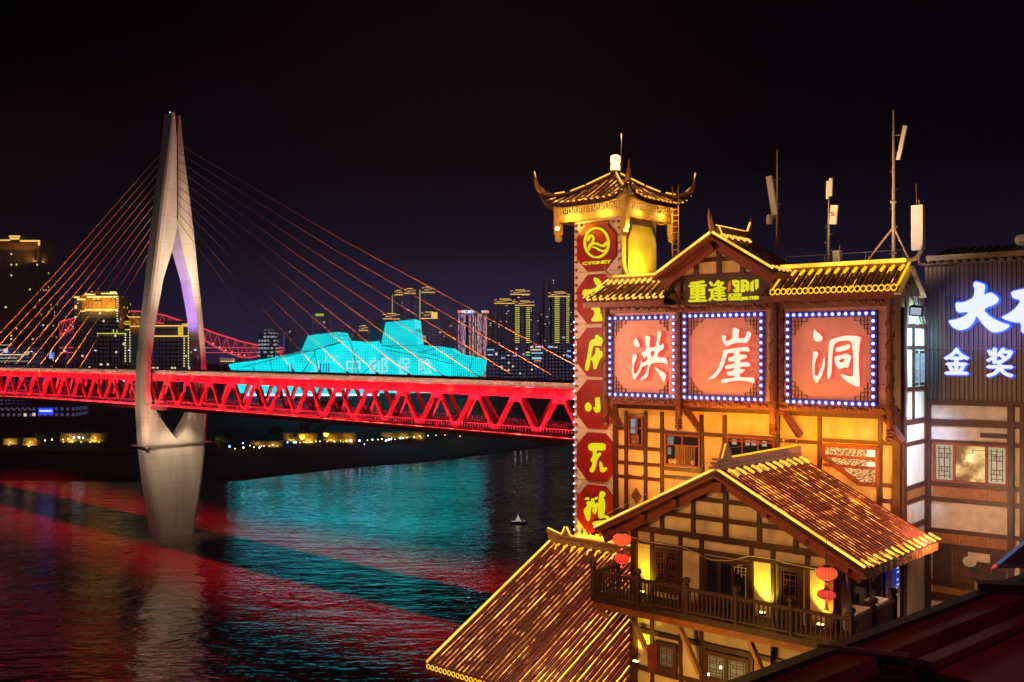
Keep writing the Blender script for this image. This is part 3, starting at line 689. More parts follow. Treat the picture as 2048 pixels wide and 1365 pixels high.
tower('grey block with one yellow green cornice line and dotted edges', 195, 262, 668, 800, 'grey', 24,
      (('cornice_light', [(196, 254, 666.5, 668.5), (228, 229, 659, 667), (235, 236, 660, 667)], limeg, 2), ('edge_dots', [(251.4, 253, 668, 724)], dotm, 2), ('edge_dots', [(260.6, 262, 664, 724)], dotm, 2), ('crown_light', [(252, 261, 643, 645), (252, 262, 648, 650), (252, 262, 659, 661)], limeg, 2.2)))
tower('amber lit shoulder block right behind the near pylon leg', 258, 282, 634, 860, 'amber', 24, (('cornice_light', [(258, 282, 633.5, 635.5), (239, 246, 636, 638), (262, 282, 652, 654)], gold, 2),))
lamp('crown_wash', 'AREA', WF, (X(266, 852), 850, Zv(652, 852)), (1, .6, .12), 800, aim=(X(266, 860), 860, Zv(634, 860)), size=12, size_y=1)
tower('grey blue block with gold cornice seen through the pylon arch', 300, 380, 651, 820, 'grey', 26,
      (('cornice_light', [(300, 379, 651, 653.5), (300, 379, 671.5, 674), (366, 378, 648, 650)], gold, 2.2), ('flooded_bay', [(357.5, 367.5, 654, 671)], emit('yellow_bay_light', (1, .66, .02), .8), 1.9), ('edge_dots', [(369, 370.4, 676, 734)], dotm, 2.4), ('edge_dots', [(377.5, 379, 654, 734)], dotm, 2.4)))
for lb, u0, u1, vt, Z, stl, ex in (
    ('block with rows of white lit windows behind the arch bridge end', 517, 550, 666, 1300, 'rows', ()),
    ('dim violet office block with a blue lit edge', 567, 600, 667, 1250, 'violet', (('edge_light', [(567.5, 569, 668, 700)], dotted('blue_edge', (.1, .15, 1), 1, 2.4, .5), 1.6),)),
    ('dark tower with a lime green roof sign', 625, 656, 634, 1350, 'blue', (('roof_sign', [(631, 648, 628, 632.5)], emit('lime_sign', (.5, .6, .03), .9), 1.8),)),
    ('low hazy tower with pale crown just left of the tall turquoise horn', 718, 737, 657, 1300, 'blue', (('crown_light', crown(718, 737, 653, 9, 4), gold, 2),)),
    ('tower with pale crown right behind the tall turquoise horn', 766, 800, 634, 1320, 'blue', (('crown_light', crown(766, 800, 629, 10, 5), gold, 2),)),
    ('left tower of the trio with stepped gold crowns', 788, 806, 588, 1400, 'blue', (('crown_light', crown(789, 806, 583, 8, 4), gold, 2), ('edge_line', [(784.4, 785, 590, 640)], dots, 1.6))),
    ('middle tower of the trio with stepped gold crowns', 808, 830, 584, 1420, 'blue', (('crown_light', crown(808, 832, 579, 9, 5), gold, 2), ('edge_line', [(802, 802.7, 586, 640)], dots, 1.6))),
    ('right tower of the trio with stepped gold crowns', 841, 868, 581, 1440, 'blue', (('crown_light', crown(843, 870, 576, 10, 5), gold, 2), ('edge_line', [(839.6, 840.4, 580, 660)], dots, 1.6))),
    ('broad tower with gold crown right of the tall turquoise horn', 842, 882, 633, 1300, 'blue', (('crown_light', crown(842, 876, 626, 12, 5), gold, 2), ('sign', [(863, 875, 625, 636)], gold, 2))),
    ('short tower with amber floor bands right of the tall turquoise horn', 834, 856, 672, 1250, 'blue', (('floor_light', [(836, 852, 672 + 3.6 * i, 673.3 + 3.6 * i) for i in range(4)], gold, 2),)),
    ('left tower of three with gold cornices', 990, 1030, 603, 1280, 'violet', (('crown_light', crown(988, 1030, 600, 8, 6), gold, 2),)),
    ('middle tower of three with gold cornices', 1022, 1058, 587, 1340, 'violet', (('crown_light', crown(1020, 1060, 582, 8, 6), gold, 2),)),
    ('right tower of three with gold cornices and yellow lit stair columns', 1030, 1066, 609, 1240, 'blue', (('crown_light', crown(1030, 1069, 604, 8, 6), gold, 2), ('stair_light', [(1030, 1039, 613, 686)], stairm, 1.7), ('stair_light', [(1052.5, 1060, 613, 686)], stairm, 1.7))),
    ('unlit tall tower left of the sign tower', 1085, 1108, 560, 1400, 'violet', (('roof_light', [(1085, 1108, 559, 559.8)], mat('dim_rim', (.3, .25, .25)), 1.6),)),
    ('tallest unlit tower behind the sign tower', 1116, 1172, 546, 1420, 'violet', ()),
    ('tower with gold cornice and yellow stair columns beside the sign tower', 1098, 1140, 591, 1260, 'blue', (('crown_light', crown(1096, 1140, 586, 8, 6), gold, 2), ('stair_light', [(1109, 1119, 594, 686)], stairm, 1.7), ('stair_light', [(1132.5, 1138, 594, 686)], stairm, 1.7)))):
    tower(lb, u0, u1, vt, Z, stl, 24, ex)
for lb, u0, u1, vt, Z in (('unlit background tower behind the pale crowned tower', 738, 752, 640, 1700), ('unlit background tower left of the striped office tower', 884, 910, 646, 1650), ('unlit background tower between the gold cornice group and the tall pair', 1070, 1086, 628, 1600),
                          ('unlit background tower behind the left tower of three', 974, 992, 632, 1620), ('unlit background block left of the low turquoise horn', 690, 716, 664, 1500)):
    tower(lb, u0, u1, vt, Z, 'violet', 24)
# office tower with the running light show
def led_tower():
    m, n, l, b = newmat('running_light_facade')
    tc = n.new('ShaderNodeTexCoord'); mp = n.new('ShaderNodeMapping'); mp.inputs['Scale'].default_value = (.85, .85, .0)
    wn = n.new('ShaderNodeTexWhiteNoise'); fl = n.new('ShaderNodeVectorMath'); fl.operation = 'FLOOR'
    l.new(tc.outputs['Object'], mp.inputs[0]); l.new(mp.outputs[0], fl.inputs[0]); l.new(fl.outputs[0], wn.inputs['Vector'])
    m2 = n.new('ShaderNodeMapping'); m2.inputs['Scale'].default_value = (1.2, 1.2, .22)
    nz = n.new('ShaderNodeTexNoise'); nz.inputs['Scale'].default_value = .9; l.new(tc.outputs['Object'], m2.inputs[0]); l.new(m2.outputs[0], nz.inputs['Vector'])
    rp = n.new('ShaderNodeValToRGB'); e = rp.color_ramp.elements
    e[0].position = 0; e[0].color = (.9, .75, .8, 1); e[1].position = 1; e[1].color = (.35, .5, .9, 1)
    for p, c in ((.3, (.75, .25, .3, 1)), (.55, (.9, .55, .45, 1)), (.75, (.45, .12, .3, 1))): e.new(p).color = c
    l.new(wn.outputs['Value'], rp.inputs[0]); l.new(rp.outputs[0], b.inputs['Emission Color'])
    a = n.new('ShaderNodeMapRange'); a.inputs['From Min'].default_value = .40; a.inputs['From Max'].default_value = .60; a.inputs['To Min'].default_value = .03; a.inputs['To Max'].default_value = .95
    l.new(nz.outputs['Fac'], a.inputs['Value'])
    g = n.new('ShaderNodeMath'); g.operation = 'GREATER_THAN'; l.new(wn.outputs['Value'], g.inputs[0]); g.inputs[1].default_value = .28
    s = n.new('ShaderNodeMath'); s.operation = 'MULTIPLY'; l.new(a.outputs[0], s.inputs[0]); l.new(g.outputs[0], s.inputs[1]); l.new(s.outputs[0], b.inputs['Emission Strength'])
    b.inputs['Base Color'].default_value = (.02, .01, .02, 1)
    Z = 1120.0
    T = thing('office_tower', 'office tower striped with pink and white running lights right of the hall', 'tower', WF, (X(944, Z), Z, 34), 'towers across the river')
    q = MB(); q.box(X(916, Z), X(973, Z), Z, Z + 30, 30, Zv(629, Z)); q.part('body', m, T)
    q = MB(); q.box(X(917, Z), X(972, Z), Z + .5, Z + 28, Zv(628.9, Z), Zv(620, Z)); r = q.part('roof_screen', mat('roof_screen', (.02, .02, .04)), T)
    text_mb('中国工商银行', X(922.5, Z), X(949, Z), Zv(627.5, Z), Zv(620.5, Z), Z + .4, .4, .03).part('sign_lettering', emit('sign_blue_white', (.75, .8, 1), 1.6), r)
    for u in (918.5, 975):
        q = MB(); q.lathe((X(u, Z), Z - .6, Zv(624, Z) - 1.5), [(1.5, 0), (1.7, 1.5), (1.5, 3)], 10); q.part('round_emblem', emit('red_emblem', (1, .12, .05), 1.8), r)
    text_mb('银行', X(963, Z), X(972, Z), Zv(627, Z), Zv(621.5, Z), Z + .4, .4, .03).part('sign_lettering', bpy.data.materials['sign_blue_white'], r)
    lamp('roof_glow_light', 'POINT', WF, (X(940, Z), Z - 6, Zv(618, Z)), (.6, .5, 1), 6000, size=1)
led_tower()
def lowblock(label, u0, u1, vt, Z, signs):
    T = thing('low_building', label, 'building', WF, (X((u0 + u1) / 2, Z), Z, 34), 'low shop buildings on the far bank')
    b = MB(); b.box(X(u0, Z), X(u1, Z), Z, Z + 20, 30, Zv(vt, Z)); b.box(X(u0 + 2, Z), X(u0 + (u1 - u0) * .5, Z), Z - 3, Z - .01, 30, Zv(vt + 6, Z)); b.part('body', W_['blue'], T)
    for i, (a, c, v0, v1, col) in enumerate(signs):
        q = MB(); w = (c - a) / max(1, round((c - a) / 2.2)); x = a
        while x < c - .2:
            q.box(X(x, Z), X(min(x + w * .86, c), Z), Z - 3.5, Z - 3.05, Zv(v1, Z), Zv(v0, Z)); x += w
        q.part('lit_sign', emit('sign_' + '%02d' % (len(bpy.data.materials) % 97), col, 1.1), T)
bw, yw, cyw = (.45, .55, 1), (1, .75, .3), (.4, .8, 1)
lowblock('low shop block with two pale light lines beside the striped tower', 972, 1000, 692, 1050, [(974, 988, 699, 701, cyw), (976, 986, 709, 711, cyw), (991, 995, 706, 711, (1, .9, .9))])
lowblock('low shop block with small red and blue signs', 1000, 1048, 700, 1000, [(1003, 1010, 715, 717.3, bw), (1014, 1020, 710.5, 712, yw), (1026, 1034, 705, 706.8, (1, .05, .1)), (1026, 1034, 711, 713, bw), (1045, 1049, 707.5, 710, (1, .5, 1))])
lowblock('mall with stacked blue, yellow and green light bands', 1048, 1092, 690, 1020, [(1051, 1060, 709.5, 712.3, (.02, .7, .2)), (1052, 1060, 704, 706.6, yw), (1061, 1067, 692.6, 696, yw), (1070, 1087, 692.6, 696, bw), (1061, 1082, 699, 701.3, yw), (1063, 1086, 705.6, 707.5, cyw), (1064, 1083, 715, 718.6, cyw), (1068, 1082, 721, 723, (1, .3, .1))])
lowblock('low shop block with blue signs beside the sign tower', 1092, 1160, 690, 1060, [(1096, 1106, 692.6, 696, bw), (1108, 1115, 694, 696, yw), (1134, 1141, 701, 704, bw), (1135, 1142, 712, 715, bw), (1087, 1089, 710, 711.5, yw)])
lowblock('low terminal building with green white light lines at the left end of the bridge', -30, 62, 696, 760, [(-20, 20, 700, 701.4, (.6, .7, .5)), (-20, 60, 709, 710.6, (.75, .8, .6)), (-20, 40, 716, 717.2, (.5, .6, .4)), (0, 30, 690, 691, (.6, .6, .5)), (12, 20, 698, 706, bw), (-10, 64, 722, 723, (.4, .4, .3))])
lowblock('dark riverside block under the left end of the bridge', -20, 150, 812, 640, [])
# the blue lit shop sign on it
def bluesign():
    Z = 640; T = thing('lit_shop_sign', 'bright blue lit roof sign on the dark riverside block under the bridge', 'sign', WF, (X(98, Z), Z - 3, Zv(829, Z)))
    b = MB(); b.box(X(84, Z), X(112.5, Z), Z - 5, Z - 4, Zv(829, Z), Zv(816, Z)); p = b.part('panel', emit('deep_blue_sign', (.02, .06, 1), 1.2), T)
    b = MB()
    for i in range(11): b.box(X(87 + i * 2.3, Z), X(88.7 + i * 2.3, Z), Z - 5.4, Z - 5.1, Zv(823, Z), Zv(819 + (i * 5 % 3) * .6, Z))
    b.part('lettering', emit('pale_sign_letters', (.5, .7, 1), 1.6), p)
bluesign()
# ---------------------------------------------------------------- promenade
SH = [(-900, 962), (0, 962), (250, 964), (480, 962), (600, 948), (700, 937), (850, 925), (1000, 906), (1148, 888), (1300, 872)]
PR = [(0, .15), (12, 1.6), (40, 4.0), (75, 9), (82, 10), (100, 14), (150, 22), (210, 33), (300, 36), (700, 38)]
def ground(u, v):
    Z0 = CH * FPX / (interp(SH, u) - HZ)
    best = None
    for i in range(1, 500):
        d = i * 1.0; z = interp(PR, d); Z = Z0 + d
        vv = HZ + (CH - z) / Z * FPX
        if best is None or abs(vv - v) < best[0]: best = (abs(vv - v), Z, z)
    return X(u, best[1]), best[1], best[2]
def lit_wall(label, u0, u1, v0, v1, watts, rows=1):
    x0, y, z = ground((u0 + u1) / 2, v1); x0, x1 = X(u0, y), X(u1, y); h = (v1 - v0) / FPX * y
    T = thing('riverside_wall', label, 'wall', WF, ((x0 + x1) / 2, y, z - 1), 'lit walls along the far promenade')
    b = MB(); b.box(x0, x1, y, y + 5, z - 3, z + h); b.part('wall', mat('ochre_render', (.45, .32, .12), .85, var=.4, scale=.4), T)
    b = MB(); b.box(x0 - .5, x1 + .5, y - .8, y + 5.5, z + h + .01, z + h + .5); b.part('coping', M['parapet'], T)
    n = max(1, int((x1 - x0) / 5))
    for i in range(n):
        x = x0 + (x1 - x0) * (i + .5) / n
        q = MB(); q.box(x - .4, x + .4, y - 1.9, y - 1.5, z - .3, z + .35); q.part('floodlight', emit('flood_lens', (1, .7, .2), 2), T)
    for i in range(min(24, int((x1 - x0) / 1.6))):
        q = MB(); q.ball((x0 + .8 + i * (x1 - x0 - 1.6) / max(1, min(24, int((x1 - x0) / 1.6)) - 1), y - 1.1, z + h * .25), .26, 5); q.part('lamp', gold, T)
    for i in range(max(1, n // 2)):
        x = x0 + (x1 - x0) * (i + .5) / max(1, n // 2)
        lamp('wall_wash', 'SPOT', WF, (x, y - 2.6, z + .3), (1, .66, .10), watts * 3.2, aim=(x, y, z + 1.6), size=.3, angle=150, blend=.8)
lit_wall('short ochre flood lit wall at the left frame edge', 6, 36, 878, 891, 380)
lit_wall('second short ochre flood lit wall from the left edge', 46, 74, 877, 892, 380)
lit_wall('long ochre flood lit wall with trees in front, left bank', 120, 209, 868, 884, 420)
lit_wall('tall terrace wall with a lamp row, far bank centre', 566, 634, 868, 884, 380)
lit_wall('terrace wall with tree gaps right of the tall terrace', 646, 712, 867, 884, 320)
lit_wall('low pinkish promenade wall left of the tall terrace', 500, 564, 884, 892, 120)
lit_wall('promenade wall with hanging lamp row, right end', 762, 850, 866, 876, 130)
def far_lamp(u, v, col, k, lb):
    x, y, z = ground(u, v + 4)
    T = thing('promenade_lamp', lb, 'street lamp', WF, (x, y, z), 'lamps along the far promenade')
    b = MB(); b.tube([(x, y, z - .5), (x, y, z + 3.6)], .10, 5); b.part('post', M['grey'], T)
    b = MB(); b.ball((x, y, z + 3.9), .42 * k, 6); b.part('globe', M['lamp_' + col], T)
for nm, c in (('white', (1, .9, .75)), ('violet', (.5, .35, 1)), ('sky', (.25, .6, 1)), ('gold', (1, .66, .2))):
    M['lamp_' + nm] = emit(nm + '_lamp_glow', c, 6)
for u, v, c, k in ((459, 902, 'sky', 1.5), (487, 904, 'white', 1.2), (486, 895, 'violet', 1.2), (519, 904, 'white', 1.1), (575, 893, 'sky', 1.2), (588, 893, 'sky', 1.5), (592, 893, 'sky', 1.3), (702, 889, 'violet', 1.7), (719, 889, 'violet', 1.9), (729, 896, 'violet', .9), (745, 887, 'white', 1.1), (772, 889, 'violet', 1.8), (777, 887, 'sky', 1.8), (782, 886, 'violet', 1.5), (801, 884, 'sky', 1.3), (806, 884, 'sky', 1.1),
                   (148, 884, 'sky', 1.5), (158, 883, 'white', 1.5), (166, 884, 'sky', 1.3), (90, 890, 'gold', 1), (104, 888, 'gold', 1.1), (545, 899, 'white', .8), (640, 891, 'gold', .8), (655, 891, 'gold', .8), (668, 891, 'gold', .8), (600, 893, 'gold', .7), (612, 893, 'gold', .7), (622, 892, 'white', .7), (632, 891, 'gold', .7), (681, 890, 'gold', .7), (692, 890, 'gold', .7), (735, 888, 'gold', .8), (756, 887, 'gold', .8), (764, 886, 'white', .8), (790, 886, 'gold', .7), (815, 882, 'gold', .8), (828, 881, 'gold', .8), (840, 880, 'gold', .8), (856, 879, 'white', .7), (872, 878, 'gold', .7), (890, 877, 'gold', .7), (500, 900, 'gold', .8), (508, 903, 'white', .7), (528, 901, 'gold', .7), (470, 906, 'gold', .7), (20, 893, 'white', .8), (60, 893, 'gold', .8), (126, 888, 'gold', .9), (136, 887, 'gold', .8), (190, 884, 'gold', .8), (1030, 876, 'white', 1.0), (1042, 876, 'white', .9), (1054, 875, 'white', .9), (920, 880, 'gold', .8)):
    far_lamp(u, v, c, k, {'sky': 'light blue glowing promenade lamp across the river', 'white': 'warm white promenade lamp across the river', 'violet': 'violet glowing promenade lamp across the river', 'gold': 'small golden promenade lamp across the river'}[c])
M['leaf'] = mat('leaves', (.05, .085, .02), .6, var=.5, scale=.6)
M['bark'] = mat('bark', (.06, .04, .03), .9)
def crown_mesh(seed, n=420):
    r = random.Random(seed); b = MB()
    blobs = [(r.uniform(-.55, .55), r.uniform(-.55, .55), r.uniform(-.1, .75), r.uniform(.28, .5)) for _ in range(9)]
    for i in range(n):
        cx, cy, cz, rr = r.choice(blobs)
        d = Vector((r.gauss(0, 1), r.gauss(0, 1), r.gauss(0, 1))).normalized() * rr * r.uniform(.6, 1.05)
        p = Vector((cx, cy, cz)) + d; a = Vector((r.gauss(0, 1), r.gauss(0, 1), r.gauss(0, 1))).normalized() * .085; c = a.cross(d + Vector((.01, .02, .03))).normalized() * .07
        b.add([p - a, p + c, p + a, p - c], [(0, 1, 2, 3)])
    return b.mesh('crown', M['leaf'])
CM = [crown_mesh(i) for i in range(4)]
tb = MB(); tb.tube([(0, 0, -1.4), (.02, .01, -.4), (0, 0, .2)], [.09, .07, .04], 6)
for q in ((.3, .1, .4), (-.28, .15, .45), (.05, -.3, .5)): tb.tube([(0, 0, -.3), q], [.05, .02], 5)
TM = tb.mesh('trunk', M['bark'])
def tree(u, v, h, lit, lb):
    x, y, z = ground(u, v); s = h * .48
    T = thing('tree', lb, 'tree', WF, (x, y, z), 'trees on the far bank')
    inst('crown', CM[random.randrange(4)], T, (x, y, z + s * 1.15), (0, 0, random.random() * 6), (s, s, s * 1.05))
    inst('trunk', TM, T, (x, y, z + s * 1.3), None, (s, s, s))
    if lit: lamp('tree_uplight', 'SPOT', WF, (x + random.uniform(-2, 2), y - h * .75, z + .5), (1, .80, .12), lit * 14, aim=(x, y, z + h * .6), size=.3, angle=95, blend=.8)
for u, v, h, lit, lb in ((438, 895, 9, 240, 'yellow lit small tree just right of the pylon foot'), (452, 897, 7, 0, 'dark bush like tree right of the pylon'), (556, 886, 12, 300, 'half lit tree at the left end of the tall terrace'), (545, 884, 10, 200, 'yellow green tree left of the tall terrace'), (612, 880, 12, 260, 'conical tree in front of the tall terrace'),
                     (658, 872, 16, 420, 'big round lit tree above the terrace wall'), (696, 874, 18, 600, 'bright yellow green tree by the garden slope'), (640, 886, 12, 0, 'dark tree between the two terrace walls'), (725, 872, 14, 160, 'dim tree right of the garden slope'), (742, 876, 14, 0, 'dark tree beyond the garden slope'), (782, 858, 10, 260, 'small lit tree under the bridge, right'),
                     (80, 893, 9, 120, 'sparse tree between ochre walls'), (180, 884, 9, 0, 'dark tree in front of the long ochre wall'), (112, 890, 8, 0, 'dark tree left of the long ochre wall'), (590, 890, 8, 0, 'low dark tree by the promenade lamps'), (860, 870, 13, 0, 'dark tree at the right of the promenade'), (960, 850, 14, 150, 'lit tree behind the truss, right'), (1000, 848, 14, 0, 'dark tree behind the truss, right'), (905, 858, 13, 60, 'dim tree behind the truss'), (520, 896, 8, 0, 'dark tree by the low promenade wall')):
    tree(u, v, h, lit, lb)
# ---------------------------------------------------------------- small tour boat
def boat():
    x, y = gp(1037, 1047)
    fr = Fr(x, y, 12)
    T = thing('tour_boat', 'small purple lit tour boat with a white tent canopy on the river', 'boat', fr, (0, 0, 0))
    b = MB()
    lo = [(-3.0, -.7), (2.6, -.7), (3.2, 0), (2.6, .7), (-3.0, .7), (-3.3, 0)]
    hi = [(-3.3, -1), (2.9, -1), (4.0, 0), (2.9, 1), (-3.3, 1), (-3.6, 0)]
    b.add([(p[0], p[1], -.2) for p in lo] + [(p[0], p[1], .75 + .12 * abs(p[0]) / 3) for p in hi], [tuple(range(5, -1, -1)), tuple(range(6, 12))] + [(i, (i + 1) % 6, 6 + (i + 1) % 6, 6 + i) for i in range(6)])
    b.part('hull', mat('purple_hull', (.2, .12, .3), .4), T)
    b = MB(); b.lathe((-.2, 0, 1.1), [(1.25, 0), (.75, .9), (.35, 1.7), (.1, 2.4), (.04, 2.8)], 8); b.part('canopy', emit('lit_canvas', (1, .85, .6), .42, (.6, .55, .45)), T)
    b = MB()
    for sx in (-1, 1):
        for sy in (-1, 1): b.tube([(-.2 + sx * .8, sy * .7, .7), (-.2 + sx * .75, sy * .65, 1.3)], .05, 5)
    b.part('canopy_post', M['grey'], T)
    for px_, py_ in ((-2.6, -.5), (-1.8, -.9), (.9, -.9), (2.4, -.4)):
        b = MB(); b.box(px_ - .35, px_ + .35, py_ - .12, py_ + .12, .95, 1.1); b.part('deck_lamp', emit('lilac_lamp', (.75, .5, 1), 1.2), T)
    b = MB(); b.box(1.6, 2.5, -.5, .5, .9, 1.6); b.part('engine_box', M['white_panel'], T)
boat()

# ---------------------------------------------------------------- traffic on the upper deck
def car(s, t, col, lb):
    z = zf(s) - .1
    T = thing('parked_car' if False else 'car', lb, 'car', BR, (s, t, z), 'cars driving on the bridge')
    b = MB(); b.prism([(s - 2.2, z + .35), (s + 2.2, z + .35), (s + 2.25, z + .8), (s + 1.5, z + .92), (s + .8, z + 1.5), (s - 1.1, z + 1.52), (s - 1.9, z + 1.0), (s - 2.25, z + .9)], 't', t - .85, t + .85); b.part('body', mat('car_paint', col, .3, metal=.2), T)
    for ds in (-1.35, 1.35):
        for dt in (-.86, .86):
            b = MB(); b.tube([(s + ds, t + dt - .1, z + .34), (s + ds, t + dt + .1, z + .34)], .33, 12); b.part('wheel', M['black'], T)
    b = MB(); b.prism([(s - 1.6, z + 1.02), (s + 1.2, z + .98), (s + .72, z + 1.42), (s - 1.0, z + 1.44)], 't', t - .87, t + .87); b.part('window', M['glass_dark'], T)
    for dt in (-.6, .6):
        b = MB(); b.ball((s + 2.24, t + dt, z + .68), .16, 6); b.part('headlight', emit('headlight_lens', (.8, .88, 1), 9), T)
        b = MB(); b.ball((s - 2.24, t + dt, z + .78), .12, 6); b.part('tail_light', emit('tail_lens', (1, .03, .02), 5), T)
for s_, t_, c_, lb in ((-31, -5.5, (.5, .5, .52), 'silver car on the bridge just left of the pylon'), (19, -5.2, (.03, .03, .035), 'dark car on the bridge just right of the pylon'), (64, -5.5, (.55, .53, .5), 'pale car in front of the left tip of the turquoise hall'), (118, -5.4, (.35, .03, .03), 'red car in front of the middle of the turquoise hall'), (-76, -5.5, (.1, .12, .3), 'blue car on the bridge left of the pylon'), (150, -5.5, (.6, .6, .6), 'white car in front of the right end of the turquoise hall')):
    car(s_, t_, c_, lb)

def quay():
    T = thing('quay_wall', 'long low dark stone quay wall below the promenade lamps on the far bank', 'wall', WF, (X(640, 700), 700, 6))
    b = MB(); pts = []
    for u in range(-60, 1161, 20):
        Z0 = CH * FPX / (interp(SH, u) - HZ); pts.append((X(u, Z0 + 73), Z0 + 73))
    for p, q in zip(pts, pts[1:]): b.hexa([(p[0], p[1], 5), (q[0], q[1], 5), (q[0], q[1] + 3, 5), (p[0], p[1] + 3, 5)], [(p[0], p[1], 9.4), (q[0], q[1], 9.4), (q[0], q[1] + 3, 9.4), (p[0], p[1] + 3, 9.4)])
    b.part('wall', mat('quay_stone', (.16, .12, .09), .9, var=.6, scale=.3), T)
    r = MB()
    for p, q in zip(pts, pts[1:]): r.bar((p[0], p[1] + .4, 10.4), (q[0], q[1] + .4, 10.4), .12, .12); r.bar((p[0], p[1] + .4, 9.3), (p[0], p[1] + .4, 10.5), .14, .14, (0, 1, 0))
    r.part('railing', M['grey'], T)
quay()
# ================================================================ near buildings
G = Fr(2.97, 37.0, -42)              # gable house frame
F = Fr(4.69, 45.7, -38.8)            # sign building frame
def rope_mat():
    return emit_noise('roof_rope_light', (.85, .24, .04), (1, .50, .04), .6, 3.0, 1.3, .43, .64, .34)
M['rope'] = rope_mat()
M['rope_red'] = emit_noise('speckled_roof_rope_light', (.86, .15, .05), (1, .40, .04), .55, 2.8, 2.6, .47, .68, .22)
M['rope_dim'] = emit_noise('dim_roof_rope_light', (.62, .09, .03), (1, .43, .04), .38, 2.4, 2.2, .50, .68, .20)
M['verge'] = emit_noise('verge_neon', (1, .48, .035), (1, .56, .075), 1.15, 1.75, .8, .35, .55)
def tiled_slope(parent, fr, R0, R1, E0, E1, n, kst=None, name='roof', thick=.14, rope=None, every=1, tile=.34, rad=.085, rope_r=.017, skip=(), stubs=None, seed=1, sag=0.0):
    # one slope of a tiled roof: bed, rows of overlapping half round tiles, and a rope light along the rows
    rnd = random.Random(seed)
    R0, R1, E0, E1 = map(Vector, (R0, R1, E0, E1))
    nrm = (R1 - R0).cross(E0 - R0).normalized()
    if nrm.z < 0: nrm = -nrm
    b = MB()
    ns = 6
    def pt(a, k):
        p = R0.lerp(R1, a).lerp(E0.lerp(E1, a), k)
        return p - Vector((0, 0, sag * 4 * k * (1 - k)))
    dn = nrm * thick
    kst = kst or (lambda a: 0.0)
    cuts = [0, 1] if kst(1) == 0 else [j / 16 for j in range(17)]
    b.cur = 1
    for a0, a1 in zip(cuts, cuts[1:]):
        vs = []; fs = []
        for i in range(ns + 1):
            k = i / ns; k0 = kst(a0) + (1 - kst(a0)) * k; k1 = kst(a1) + (1 - kst(a1)) * k; vs += [pt(a0, k0), pt(a1, k1), pt(a1, k1) - dn, pt(a0, k0) - dn]
        for i in range(ns):
            for j in range(4): fs.append((i * 4 + j, i * 4 + (j + 1) % 4, i * 4 + 4 + (j + 1) % 4, i * 4 + 4 + j))
        fs += [(3, 2, 1, 0), tuple(ns * 4 + j for j in range(4))]
        b.add(vs, fs)
    b.cur = 0
    across = (R1 - R0).normalized()
    for i in range(n):
        a = (i + .5) / n
        ks = kst(a); L = (pt(a, 1) - pt(a, ks)).length; m = max(3, int(L / tile))
        jit = rnd.uniform(-.012, .012)
        for j in range(m):
            if rnd.random() < .012: continue
            k0, k1 = ks + (1 - ks) * j / m, min(1, ks + (1 - ks) * (j + 1.14) / m)
            p, q = pt(a, k0), pt(a, k1)
            r0, r1 = rad * .80, rad
            sec = [(-1, -.2), (-.8, .55), (-.3, .96), (.3, .96), (.8, .55), (1, -.2)]
            s_ = rnd.uniform(-.006, .006) + jit
            A = [p + across * (x * r0 + s_) + nrm * (y * r0) for x, y in sec]; B = [q + across * (x * r1 + s_) + nrm * (y * r1 + .008) for x, y in sec]
            b.add(A + B, [(g, g + 1, 6 + g + 1, 6 + g) for g in range(5)] + [(6, 7, 8, 9, 10, 11)])
    roof = b.part(name, [M['tile'], M['tilebed']], parent)
    if rope:
        for i in range(n):
            if i % every or i in skip: continue
            a = (i + 1.0) / n
            if a > .995: continue
            c0, c1 = (.02, 1.0) if not stubs else stubs
            pts = [pt(a + rnd.uniform(-.0015, .0015), c0 + (c1 - c0) * k / 8) + nrm * (.035 + rnd.uniform(0, .012)) for k in range(9)]
            q = MB(); q.tube(pts, rope_r, 5); q.part('rope_light', rope, roof)
    return roof
def neon(parent, pts, r=.035, m=None, seg=2.0, name='neon_tube'):
    pts = [Vector(p) for p in pts]
    for a, c in zip(pts, pts[1:]):
        L = (c - a).length; n = max(1, round(L / seg))
        for i in range(n):
            p, q = a.lerp(c, (i + .012) / n), a.lerp(c, (i + .985) / n)
            b = MB(); b.tube([p, q], r, 6); b.part(name, m or M['verge'], parent)
def lattice(s0, s1, z0, z1, t, w=.03, d=.03, mb=None):
    # key pattern lattice of thin bars
    b = mb or MB(); W, H = s1 - s0, z1 - z0
    for k in (.12, .5, .88):
        b.box(s0 + W * k - w / 2, s0 + W * k + w / 2, t - d, t, z0, z1)
    for j, k in enumerate((.08, .22, .36, .64, .78, .92)):
        b.box(s0 + (0 if j % 2 else W * .12), s1 - (W * .12 if j % 2 else 0), t - d * .9, t - d * .05, z0 + H * k - w / 2, z0 + H * k + w / 2)
    for k in (.3, .7):
        b.box(s0 + W * k - w / 2, s0 + W * k + w / 2, t - d * .8, t - d * .1, z0 + H * .22, z0 + H * .36); b.box(s0 + W * k - w / 2, s0 + W * k + w / 2, t - d * .8, t - d * .1, z0 + H * .64, z0 + H * .78)
    return b
amber = (1, .60, .16)

